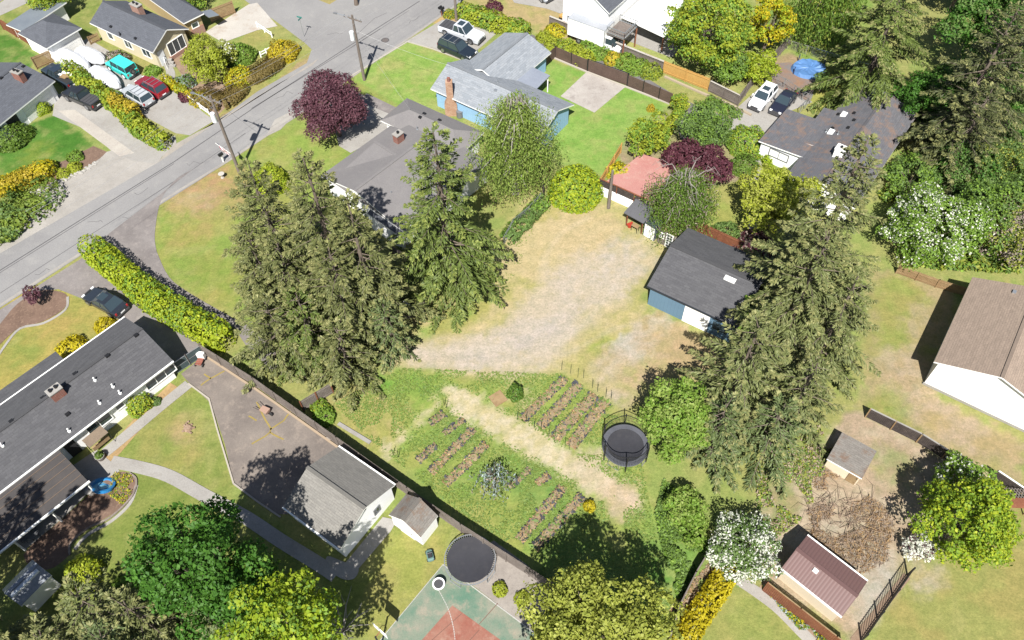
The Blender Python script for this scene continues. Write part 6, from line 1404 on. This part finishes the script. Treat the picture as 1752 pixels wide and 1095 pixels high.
# ---------------------------------------------------------------- garden beds
m_bed = worn('bed soil', C(196,174,138), C(164,144,112), C(216,190,150), 1.4, 5, 22, .95, .9, .9)
m_fab = plain('weed fabric', C(84,86,94), .8)
lf_straw = leafmat('straw bits', CL(214,182,130), CL(170,130,96), .1); lf_weed = leafmat('garden weeds', CL(150,182,92), CL(120,152,76), .25); lf_sward = leafmat('sward tufts', C(186,204,104), C(140,172,76), .2)
def bed(a, b, w_, label, dry=.5):
    w_ *= .84; A = G(*a); B = G(*b); u = B-A; L = u.length; rz = math.atan2(u.y, u.x); o = empty('garden_bed', (A.x, A.y, 0), rz, label, 'garden bed', 'long planted garden rows')
    rg = np.random.default_rng(int(a[0])); nx_ = max(6, int(L/.18)); ny_ = 8; X, Y = np.meshgrid(np.linspace(0, L, nx_), np.linspace(-w_/2, w_/2, ny_)); e = np.minimum(np.minimum(X, L-X), w_/2-np.abs(Y))
    Y = Y+rg.normal(0, .05, Y.shape); Z = .03+.05*np.clip(e/.25, 0, 1)+rg.random(X.shape)*.05*(e > .05); V = np.stack([X, Y, Z], -1).reshape(-1, 3); ix = np.arange(nx_*ny_).reshape(ny_, nx_)
    F = np.stack([ix[:-1, :-1], ix[:-1, 1:], ix[1:, 1:], ix[1:, :-1]], -1).reshape(-1, 4); np_mesh('soil', V, F, m_bed, o)
    n = int(L*w_*60); P = np.stack([rg.uniform(0, L, n), rg.uniform(-w_/2, w_/2, n), rg.uniform(.08, .18, n)], 1); V, F = leaf_faces(P, np.array([[0, 0, 1.]]).repeat(n, 0), .1, rg, 2.2, .5)
    big = rg.random(n) < .05; V = V.reshape(n, 4, 3); c_ = V.mean(1, keepdims=True); V = np.where(big[:, None, None], c_+(V-c_)*2.4, V).reshape(-1, 3)
    mi = np.where((rg.random(n) < dry) & ~big, 0, np.where(rg.random(n) < .62, 1, 2)); V1, F1, mi1 = V, F, mi
    n = int(L*7); P = np.stack([rg.uniform(0, L, n), rg.choice([-1, 1], n)*w_/2*rg.uniform(.85, 1.1, n), rg.uniform(.05, .16, n)], 1); V, F = leaf_faces(P, np.array([[0, 0, 1.]]).repeat(n, 0), .15, rg, 2.0, .5); np_mesh('plants', np.vstack([V1, V]), np.vstack([F1, F+len(V1)]), None, o, [lf_straw, lf_weed, m_fab], np.concatenate([mi1, np.full(len(F), 2)]))  # this mesh also holds straw and the dark weed fabric scraps along the edges
for k, (a, b, w_, lb, dr) in enumerate((((893,719),(967,647),1.0,'leftmost of the four long staked garden rows',.45),((924,731),(992,657),1.15,'second long staked garden row from the left',.5),((947,752),(1018,675),1.25,'third long staked garden row from the left, its top end grey',.5),((976,765),(1036,686),1.25,'longest staked garden row nearest the netted trampoline',.55),
        ((735,725),(760,707),.9,'short dark garden row nearest the straw path corner',.3),((759,743),(793,718),.7,'short weedy garden row just right of the shortest one',.2),((715,789),(746,760),.8,'short dark garden row nearest the long fence',.25),((737,809),(810,734),.95,'long dry garden row left of the silver shrub',.6),((761,829),(832,760),1.0,'long brown garden row touching the silver shrub',.5),
        ((872,834),(908,802),.7,'thin weedy garden row right of the silver shrub',.2),((918,828),(940,812),.8,'short faded garden row beside the straw path',.7),((888,925),(964,832),1.0,'long pale garden row in the lower garden',.6),((914,939),(997,848),1.0,'long dark garden row nearest the little yellow bush',.3))):
    bed(a, b, w_, lb, dr)
# ---------------------------------------------------------------- trees and plants
E2 = 'tall '
conifer((424,278), 18, 5.9, lf_con, 'tall fir at the left of the big group, its top nearest the flag pole', power=.82)
conifer((518,264), 21, 6.0, lf_con, 'tallest fir in the middle of the big group beside the gravel lot', power=.85)
conifer((592,335), 18, 5.0, lf_con, 'fir at the right of the big group behind the short fence', power=.85)
conifer((470,405), 13, 4.3, lf_con, 'front fir of the big group, standing nearest the long grey fence')
conifer((420,395), 12, 4.2, lf_con, 'slim fir at the left flank of the big group')
conifer((560,420), 14, 4.6, lf_con, 'fir tucked in front of the tallest fir of the big group')
conifer((452,515), 9, 4.4, lf_con, 'low wide fir at the left foot of the big group above the grey fence')
conifer((575,560), 8, 3.6, lf_con, 'low fir at the bottom of the big group beside the short grey fence')
conifer((655,520), 7.5, 2.6, lf_cong, 'low grey green fir at the right foot of the big group')
conifer((505,500), 9.5, 4.2, lf_con2, 'greener low fir at the bottom front of the big group')
conifer((742,222), 20, 6.0, lf_con2, 'broad green spruce standing alone left of the gravel lot', tipmat=lf_tipg, power=.74, step=.48)
conifer((1488,234), 24, 7.2, lf_conr, 'very tall leaning fir right of the blue workshop', lo=.1, droop=.36, power=.95, step=.5)
conifer((1470,470), 13.5, 4.6, lf_conr, 'wide drooping fir between the blue workshop and the plywood shed', droop=.42)
conifer((1420,400), 17, 5.0, lf_conr, 'fir with pale bare limbs close behind the blue workshop', droop=.4)
conifer((1300,555), 13.5, 4.8, lf_conr, 'tall grey green fir above the white flowering shrub', droop=.4)
conifer((1245,690), 8.5, 3.2, lf_cong, 'low dense fir at the lower left of the right hand fir group')
conifer((1400,620), 9.5, 3.8, lf_conr, 'greener fir at the lower right of the right hand fir group')
conifer((1345,690), 8, 3.6, lf_cong, 'short spreading fir below the tall grey green one')
conifer((1570,-75), 19, 6.4, lf_con2, 'great spreading cedar behind the mossy roofed house', droop=.42, power=.7, step=.5, twig=1.25)
conifer((1745,10), 19, 5.6, lf_condk, 'dark tall fir against the right edge above the house')
conifer((1700,150), 13, 4.8, lf_condk, 'mid height fir in front of the dark one at the right edge')
conifer((1800,-20), 19, 5.6, lf_condk, 'fir mostly cut off by the right edge of the photo')
conifer((1640,225), 8, 3.2, lf_con, 'small fir below the mossy roofed house')
conifer((118,1012), 9, 3.0, lf_conr, 'fir with its top beside the white outbuilding at the lower left')
conifer((205,1030), 9, 3.0, lf_con, 'fir in front of the deep green maple at the bottom left')
conifer((155,1085), 9, 3.4, lf_cong, 'grey green fir second from the bottom left corner')
conifer((330,1010), 9, 2.4, lf_cong, 'narrow grey green fir beside the lime tree at the bottom')
conifer((256,962), 8, 1.5, lf_conr, 'fir with a thin pale spire left of the deep green maple')
conifer((-408,991), 20, 3.6, lf_con, 'fir outside the left edge whose shade falls on the brown patio roof')
conifer((-310,1024), 20, 3.6, lf_con, 'second fir outside the lower left corner shading the patio roof')
conifer((55,1085), 8, 3.0, lf_con, 'fir in the bottom left corner of the photo')
T = lambda *a, **k: tree(*a, **k)
T(CT(570,186,4), 7.6, 4.2, [lf_purp], 'round burgundy plum tree beside the road', .24, dens=1.2, fl=.32, nl=30, z0f=.14)
T(CT(1022,1085,8), 11.5, 5.3, [lf_olive, lf_yg2], 'broad olive yellow tree at the bottom centre of the photo', .28, nl=46, fl=.26, flower=.25, z0f=.2)
T(CT(318,950,13), 17, 4.2, [lf_deep], 'deep green maple casting shade over the lower left lawn', .30, nl=40, fl=.28)
T(CT(415,1005,8), 11, 3.0, [lf_deep, lf_green], 'green tree between the deep green maple and the lime tree', .3, nl=30, fl=.3, flower=.3)
T(CT(476,1072,11), 15.0, 4.2, [lf_lime, lf_green], 'bright lime green tree at the bottom of the shaded lawn', .32, nl=44, fl=.26, flower=.3)
T(CT(1152,718,5), 10, 3.1, [lf_green, lf_pale], 'light green tree beside the netted trampoline', .26, nl=30, fl=.32, flower=.4, z0f=.05)
T(CT(1172,868,1.6), 3.2, 1.7, [lf_green, lf_pale], 'loose ivy covered bush below the light green tree', .2, nl=18, fl=.4, flower=.4, z0f=.0, cat='bush', name='bush')
T(CT(1185,905,1), 2.0, 1.3, [lf_green, lf_pale], 'low bramble patch left of the white flowering shrub', .2, nl=14, fl=.42, flower=.4, z0f=.0, cat='bush', name='bush')
T(CT(1275,934,2.2), 4.4, 2.9, [lf_mid, lf_wht], 'white flowering shrub beside the red brown metal roof', .17, nl=26, fl=.34, flower=.4, z0f=.02, name='flowering_shrub', cat='shrub')
T(CT(1652,895,4), 8, 3.6, [lf_limeg, lf_hedge], 'big lime green tree beside the dry lawn on the right', .26, nl=40, fl=.28, flower=.4, z0f=.05)
T(CT(1640,820,2.2), 4.2, 2.4, [lf_green, lf_wht], 'pale green tree with a few white flowers behind the big lime tree', .22, nl=20, fl=.34, flower=.12, z0f=.1)
T(CT(1575,940,1.3), 2.4, 1.2, [lf_wht, lf_purp], 'small tree full of white blossom at the end of the black picket fence', .16, nl=14, fl=.38, flower=.15, name='flowering_tree')
T(CT(1590,388,4), 8, 4.5, [lf_green, lf_wht], 'large tree covered in creamy white flowers above the beige house', .19, nl=36, fl=.3, flower=.22, z0f=.05, name='flowering_tree')
T(CT(1330,345,4), 7.5, 4.4, [lf_yg2, lf_yg], 'wide pale yellow green tree behind the brown fence of the workshop', .26, nl=34, fl=.3, flower=.5, z0f=.1)
T(CT(1207,222,2.8), 5.2, 3.2, [lf_mid, lf_green], 'rounded mid green tree at the bend of the private lane', .24, nl=26, fl=.32, flower=.3, z0f=.05)
T(CT(1110,232,2.6), 5.0, 2.7, [lf_yg, lf_green], 'olive green tree at the corner of the bright back lawn', .22, nl=24, fl=.32, flower=.5, z0f=.05)
T((1158,195), 2.6, 1.3, [lf_yg, lf_green], 'climbing plant at the end of the dark brown fence', .18, nl=12, fl=.42, flower=.4, z0f=0, cat='climber', name='climber')
T((1163,290), 3.6, 2.6, [lf_purp2], 'low spreading dark red maple left of the larger dark red maple', .22, nl=20, fl=.34, z0f=.1)
T((1208,310), 4.0, 2.9, [lf_purp2], 'dark red maple above the right hand lawn', .22, nl=22, fl=.34, z0f=.1)
T(CT(1210,45,5.5), 10.5, 5.9, [lf_green, lf_yg], 'large layered green tree at the top beside the white house lawn', .32, nl=48, fl=.25, flower=.5, z0f=.04)
T(CT(1318,42,4.5), 9.0, 2.8, [lf_yel, lf_lime], 'bright yellow tree standing beside the grey fence', .3, nl=30, fl=.32, flower=.4, z0f=.05)
T((1245,140), 4.0, 2.6, [lf_green, lf_mid], 'green bush behind the bright cedar fence', .22, nl=18, fl=.36, flower=.4, z0f=.0, name='bush', cat='bush')
T((1285,138), 3.6, 2.7, [lf_lime, lf_yg], 'lime green bush inside the corner of the grey fence', .22, nl=20, fl=.36, flower=.4, z0f=.0, name='bush', cat='bush')
T((1403,155), 2.4, 1.2, [lf_mid], 'little round tree on the small lawn above the mossy roof', .16, nl=12, fl=.4)
T((1660,130), 12, 5.6, [lf_deep, lf_mid], 'deep green tree between the great cedar and the right edge', .32, nl=36, fl=.3, flower=.4)
T((1610,215), 8, 4.2, [lf_deep, lf_mid], 'dark green tree in shade right of the mossy roofed house', .3, nl=26, fl=.3, flower=.4)
T((1700,40), 12, 5.6, [lf_green, lf_deep], 'green tree in the top right corner of the photo', .32, nl=34, fl=.3, flower=.5)
T((1625,20), 10, 5.0, [lf_deep, lf_green], 'green tree behind the great cedar at the top edge', .32, nl=26, fl=.3, flower=.3)
T((1545,330), 5, 3.0, [lf_mid, lf_green], 'bushy green tree close under the eave of the mossy roof', .22, nl=18, fl=.36, flower=.4, z0f=.05)
T((1620,330), 6.5, 3.6, [lf_mid, lf_deep], 'mid green tree between the dark firs and the large flowering tree', .24, nl=22, fl=.34, flower=.4, z0f=.05)
T((1690,330), 7, 3.8, [lf_mid, lf_olive], 'leafy tree below the dark firs at the right edge', .24, nl=22, fl=.34, flower=.3, z0f=.05)
T((1560,215), 7, 3.4, [lf_deep], 'dark tree touching the right end of the mossy roof', .26, nl=20, fl=.34)
T((1560,400), 4, 3.0, [lf_mid, lf_green], 'green undergrowth tree between the roof and the white flowering tree', .22, nl=18, fl=.34, flower=.4, z0f=.05)
T((1655,420), 7, 4.6, [lf_mid, lf_green], 'mid green tree behind the large flowering tree', .26, nl=28, fl=.32, flower=.4, z0f=.05)
T((1715,435), 6.5, 4.6, [lf_olive, lf_grey], 'olive brown half bare tree above the brown tan roof', .24, dens=.75, nl=28, fl=.32, flower=.6, z0f=.05)
T((1765,390), 7.5, 4.6, [lf_mid, lf_green], 'green tree cut off by the right edge above the brown tan roof', .28, nl=24, fl=.32, flower=.4, z0f=.05)
T(CT(1292,535,3), 5.5, 2.2, [lf_green], 'small fresh green tree at the corner of the blue workshop', .24, nl=14, fl=.4, z0f=.02)
T((1085,690), 3.6, 1.7, [lf_mid], 'dark leaved young tree in shade above the netted trampoline', .2, nl=12, fl=.4) if 0 else None
T(CT(352,104,2.6), 4.9, 3.0, [lf_yg, lf_olive], 'large yellow green tree in front of the cream house', .22, nl=28, fl=.32, flower=.4, z0f=.08)
T((395,110), 3.2, 1.7, [lf_olive, lf_wht], 'pale flowering shrub behind the large yellow green tree', .2, nl=14, fl=.38, flower=.2, z0f=.02, name='shrub', cat='shrub')
T(CT(57,507,1.3), 2.2, 1.0, [lf_purp], 'small burgundy tree in the round bark bed', .15, nl=12, fl=.4, z0f=.35)
T((250,40), 4, 2.0, [lf_green], 'green bush behind the roof of the cream house', .24, nl=12, fl=.4) if 0 else None
T((100,28), 4.6, 2.6, [lf_yg, lf_green], 'loose green tree behind the grey garage roof', .24, nl=18, fl=.36, flower=.4)
T((330,15), 3.6, 2.6, [lf_green, lf_yg], 'green bushes at the top behind the cream house', .24, nl=16, fl=.36, flower=.4, z0f=.02, name='bush', cat='bush')
T((610,8), 9, 2.6, [lf_mid], 'tree whose foot shows at the top centre of the photo', .26, nl=16, fl=.36, z0f=.5)
weeper((882,330), up((882,330),(868,168)), 4.6, [lf_pale, lf_green], 'pale green weeping birch beside the round golden shrub', 2200, .15, hang=(.35,.7), trunk=m_barkp)
weeper((1155,388), up((1155,388),(1160,292)), 3.9, [lf_will, lf_grey], 'weeping tree with bare grey upper branches by the pink patio', 2400, .13, bare=5, hang=(.55,.95), trunk=m_barkp)
weeper((1395,70), 9.5, 5.0, [lf_will, lf_olive], 'weeping willow beside the yellow tree at the top', 1700, .2, bare=4, hang=(.4,.8))
# shrubs
shrub((984,333), 3.0, 3.5, [lf_hedge, lf_green], 'big round golden green clipped shrub at the top of the gravel lot', .18, flower=.25, lum=.06)
hd = hedge([(170,440),(212,474),(266,519),(324,553),(380,586)], 2.6, 2.3, [lf_hedge, lf_green], 'long bright yellow green clipped hedge beside the charcoal sedan', .17, .17, flower=.25)
hedge([(124,128),(160,156),(200,184),(228,213),(258,238),(280,250)], 1.9, 1.8, [lf_yg, lf_green], 'long loose yellow green hedge between the two driveways of parked cars', .2, .3, flower=.35)
hedge([(207,190),(235,205)], 1.5, 2.3, [lf_org], 'orange yellow stretch of hedge beside the silver wagon', .18, .3)
hedge([(800,32),(835,42),(890,62)], 2.6, 1.8, [lf_yg, lf_green], 'yellow green hedge beside the white pickup', .2, .3, flower=.4)
hedge([(960,92),(1000,104),(1050,118)], 2.4, 1.6, [lf_yg, lf_green], 'yellow green bushes outside the dark brown gate', .2, .35, flower=.4) if 0 else None
for px, r, h_, ms, lb in (((968,88),1.5,1.7,[lf_yg,lf_green],'yellow green bush above the dark fence corner'),((985,97),1.5,1.7,[lf_yg],'yellow green bush left of the gate'),((1000,106),1.4,1.6,[lf_yg],'yellow green bush at the gate post'),((1012,84),1.7,1.2,[lf_green,lf_jun],'low juniper beneath the box truck cargo box'),((1030,93),1.7,1.2,[lf_green,lf_jun],'low juniper below the truck cab'),((1048,104),1.3,1.2,[lf_org,lf_yg],'orange tinted bush across from the gate'),((1072,109),1.7,1.2,[lf_green,lf_jun],'low juniper left end of the lane border'),((1092,117),1.8,1.2,[lf_green,lf_jun],'low juniper middle of the lane border'),((1112,125),1.6,1.2,[lf_jun,lf_yg],'low juniper at the end of the grey capped fence'),((950,55),1.5,1.1,[lf_yel,lf_yg],'yellow bush in front of the grey capped fence'),((930,68),1.0,1.3,[lf_yg],'small bush behind the corner of the pale roof'),((944,78),1.0,1.4,[lf_yg],'small upright bush beside the pale roof corner'),((1276,250),2.4,2.3,[lf_green,lf_yg],'round light green shrub beside the concrete parking area'),((1272,288),1.6,1.6,[lf_box],'round dark shrub below the light green one'),((1240,402),1.5,1.4,[lf_mid],'dark bush on the lawn side of the brown fence'),((1290,425),2.2,1.6,[lf_purp2,lf_grey],'brownish purple bush behind the blue workshop'),((1060,300),1.6,1.2,[lf_yel,lf_yg],'golden bush beside the round shrub and pink patio'),
    ((20,240),2.4,2.0,[lf_box],'square clipped box bush at the corner of the grey roofed house'),((88,287),.95,.9,[lf_yg],'clipped ball left of the row above the rocks'),((111,299),.85,.8,[lf_yg],'clipped ball nearest the rocks'),((128,289),.85,.8,[lf_yg],'clipped ball beside the one nearest the rocks'),((130,271),.95,.9,[lf_green],'green clipped ball at the edge of the lawn'),((74,190),1.0,1.6,[lf_lime],'lime green bush in the shade beside the flag of the grey house'),((203,108),1.5,1.7,[lf_grey,lf_box],'grey green clipped dome against the cream wall'),((262,125),1.1,.9,[lf_green],'low green bush at the foot of the porch rail'),
    ((415,101),1.9,2.1,[lf_green,lf_box],'green clipped dome right of the large yellow green tree'),((410,140),1.9,1.9,[lf_yel,lf_yg],'golden shrub between the two clipped brown hedges'),((485,95),2.0,2.1,[lf_org,lf_yel],'orange gold shrub at the corner of the front lawn'),((318,145),1.3,1.2,[lf_mid,lf_blue],'blue green shrub under the large tree'),((345,172),1.4,1.0,[lf_org,lf_yg],'golden bush at the end of the driveway border'),((322,166),1.2,.9,[lf_purp2],'dark red groundcover shrub in the border'),((845,17),1.3,1.3,[lf_purp2],'small dark red dome maple on the dry lawn'),((770,28),.9,1.0,[lf_box,lf_yel],'small bush at the foot of the pale pole'),
    ((236,692),1.35,1.9,[lf_yg,lf_green],'round yellow green shrub against the white house wall'),((268,688),.5,.5,[lf_mid],'tiny plant in the strip beside the path'),((128,600),1.5,1.3,[lf_yel],'golden bush at the eave of the charcoal roof'),((182,560),1.0,1.1,[lf_yel],'small golden bush near the corner of the charcoal roof'),((150,985),1.4,2.3,[lf_yg,lf_hedge],'yellow lit bush at the edge of the lower left lawn'),((215,1010),1.2,.9,[lf_green],'low green bush on the lower left lawn edge'),
    ((855,1009),.62,.7,[lf_yg],'left small green bush in the grey gravel'),((893,1026),.62,.7,[lf_yg],'right small green bush in the grey gravel'),((1113,188),.5,.8,[lf_org],'tiny yellow tree in a ring on the back lawn'),((1008,868),.5,.9,[lf_yel],'little bright yellow bush in the lower garden'),((555,715),1.1,.9,[lf_green],'green bush at the foot of the short grey fence'),((548,700),.9,.8,[lf_green,lf_yg],'lighter bush beside the short grey fence'),(CT(462,300,1.5),2.0,2.6,[lf_yg,lf_lime],'bright yellow green bush showing between the tops of the big firs'),((882,676),.75,1.5,[lf_box,lf_deep],'small dark leaved shrub beside the plywood sheet in the grass')):
    if lb != 'x': shrub(px, r, h_, ms, lb, .16 if r > 1 else .11)
hedge([(350,170),(380,178),(405,160)], 3.0, .9, [lf_rust], 'flat clipped brown green hedge beside the road nearest the pole', .13, .04, flat=True)
hedge([(432,135),(455,123),(468,112)], 3.0, .9, [lf_rust], 'flat clipped brown green hedge at the corner of the front lawn', .13, .04, flat=True)
hedge([(285,140),(305,155),(330,168)], 1.1, .9, [lf_yel, lf_yg], 'golden border hedge behind the low white picket fence', .15, .3, flower=.4)
hedge([(5,326),(30,320),(60,304),(80,298)], 2.3, 1.5, [lf_yel, lf_org], 'golden yellow hedge above the pale rocks', .16, .35, flower=.5)
hedge([(-30,385),(10,372),(40,362),(62,345)], 6.0, 1.1, [lf_jun, lf_mid], 'spreading dark green juniper mass at the left edge', .2, .45, flower=.4, dens=.95, name='juniper', cat='juniper')
hedge([(-60,415),(-20,405),(15,392)], 4.0, 1.0, [lf_jun, lf_mid], 'low juniper at the left edge touching the gravel', .2, .45, flower=.4, name='juniper', cat='juniper')
hedge([(1238,985),(1225,1010),(1205,1040),(1185,1070),(1165,1100)], 1.7, 1.5, [lf_yel], 'bright golden juniper hedge along the curved brown fence', .15, .4)
hedge([(1160,200),(1145,222),(1130,238)], 1.1, 1.4, [lf_yg, lf_green], 'rambling hedge at the corner of the back lawn', .17, .4, flower=.4)
hedge([(1215,176),(1240,190),(1260,200)], 1.2, .8, [lf_green, lf_mid], 'low ivy bank below the short weathered fence', .16, .4, flower=.4)
hedge([(640,775),(720,830),(800,885)], .8, .5, [lf_mid], 'x', .16, .4) if 0 else None
hedge([(925,352),(900,380),(870,408)], 1.8, 1.0, [lf_mid, lf_green], 'ivy bank along the wire fence beside the gravel lot', .18, .4, flower=.4)
hedge([(1305,258),(1312,285),(1318,300)], .9, .9, [lf_lime], 'narrow lime hedge beside the white gable wall', .14, .3)
hedge([(1395,110),(1300,110)], 1, .3, [lf_mid], 'x', .2) if 0 else None
weeper((845,833), 3.0, 1.7, [lf_blue, lf_grey], 'silver grey drooping shrub in the middle of the garden rows', 150, .15, hang=(.5,.95), cat='shrub', name='silver_shrub', sep=.2)
# undergrowth masses that nobody could count
def scatter(name, poly, n, size, mats, hmax, seed, zl=.03, elong=2.0, tilt=.8, patchy=.45, avoid=None):
    rg = np.random.default_rng(seed); P = [tuple(G(*p)[:2]) for p in poly]; xs = [p[0] for p in P]; ys = [p[1] for p in P]
    X = rg.uniform(min(xs), max(xs), n*2); Y = rg.uniform(min(ys), max(ys), n*2); k = (sdist(X, Y, P) > 0) & (vnoise(X, Y, .8, seed) > patchy)
    if avoid:
        for q in avoid: k &= sdist(X, Y, [tuple(G(*p)[:2]) for p in q])+rg.normal(0, .25, len(X)) < -.1
    X, Y = X[k], Y[k]
    Pp = np.stack([X, Y, rg.uniform(zl, hmax, len(X))*vnoise(X, Y, 1.3, seed+1)*1.3+.02], 1); V, F = leaf_faces(Pp, np.array([[0, 0, 1.]]).repeat(len(X), 0), size, rg, elong, tilt)
    mi = rg.integers(0, len(mats), len(X)); np_mesh(name, V, F, None, None, mats, mi)
    tag(bpy.data.objects[-1] if 0 else sc.collection.objects[-1], kind='stuff')
scatter('rough_grass', [(570,690),(690,630),(960,640),(1045,690),(1100,800),(1150,1060),(1080,1095),(940,1000),(640,760)], 30000, .10, [lf_weed, lf_sward, lf_sward], .05, 3, patchy=.3, tilt=.3, avoid=[[(758,660),(796,664),(866,706),(960,762),(1050,820),(1098,846),(1090,870),(1072,868),(1010,838),(900,780),(800,722),(764,696)],[(755,690),(740,705),(700,745),(665,782),(655,770),(700,728),(745,682)],[(990,650),(1060,640),(1080,680),(1050,690)]])
scatter('brambles', [(1120,880),(1135,820),(1180,860),(1215,930),(1160,1030),(1135,950)], 8000, .14, [lf_mid, lf_green, lf_weed], .6, 5, patchy=.35)
scatter('dry_brush', [(1350,880),(1420,780),(1500,840),(1530,900),(1520,960),(1470,985),(1400,930)], 6500, .045, [lf_dry, lf_grey, lf_straw, lf_straw], .22, 6, elong=11, patchy=.45)
scatter('weeds', [(1290,780),(1400,730),(1440,800),(1360,900),(1300,940)], 9000, .12, [lf_dry, lf_olive, lf_weed], .35, 8)
scatter('rough_grass', [(620,560),(700,500),(860,500),(920,420),(900,350),(860,430),(800,520),(700,600)], 5000, .09, [lf_weed, lf_sward], .1, 9)
scatter('ground_ivy', [(1500,330),(1752,300),(1752,470),(1560,460)], 16000, .24, [lf_mid, lf_green, lf_olive], 1.6, 12, patchy=.2)
scatter('ground_ivy', [(1560,160),(1752,60),(1760,330),(1600,330)], 16000, .26, [lf_deep, lf_mid], 1.4, 13, patchy=.2)
scatter('flowers', [(1300,1003),(1320,1000),(1400,1070),(1412,1100),(1385,1098)], 2600, .12, [lf_green, lf_yel, lf_mid, lf_blue], .4, 14)
scatter('flowers', [(195,808),(225,812),(230,835),(212,868),(185,845)], 420, .09, [lf_yg, lf_yel, lf_green], .25, 15, patchy=.5)
scatter('fallen_leaves', [(1140,1050),(1180,1000),(1225,950),(1235,985),(1180,1070)], 3000, .11, [lf_dry, lf_straw], .05, 16)
# bare sticks of the brush pile
rg = random.Random(9); mb = MB()
for i in range(150):
    p = G(rg.uniform(1380,1500), rg.uniform(850,950)); a = rg.uniform(0,6.28); l_ = rg.uniform(.6,2.2); mb.tube([(p.x,p.y,.05),(p.x+math.cos(a)*l_*.5,p.y+math.sin(a)*l_*.5,rg.uniform(.2,.6)),(p.x+math.cos(a+.4)*l_,p.y+math.sin(a+.4)*l_,rg.uniform(.05,.5))], [.03,.02,.008], 4)
tag(mb.build('brush_sticks', worn('dry sticks', C(206,180,156), C(160,136,116), C(120,100,86), 1, 5, 20, .95, .5)), kind='stuff')
# bare tree by the court
g = G(590,1085); o = empty('bare_tree', (g.x,g.y,0), 0, 'grey bare branched small tree in the shade left of the court', 'tree'); mb = MB()
for i in range(16): a = i*.45; l_ = rg.uniform(1.4,3.0); m_ = Vector((math.cos(a)*l_*.5,math.sin(a)*l_*.5,2.2)); e_ = Vector((math.cos(a)*l_,math.sin(a)*l_,rg.uniform(2.2,3.6))); mb.tube([(0,0,.8),m_,e_],[.06,.035,.012],5); mb.tube([m_,m_+Vector((math.cos(a+.7),math.sin(a+.7),.5))],[.025,.008],4)
mb.tube([(0,0,0),(0,0,1.6)],[.12,.08],6); mb.build('trunk', m_barkp, o)
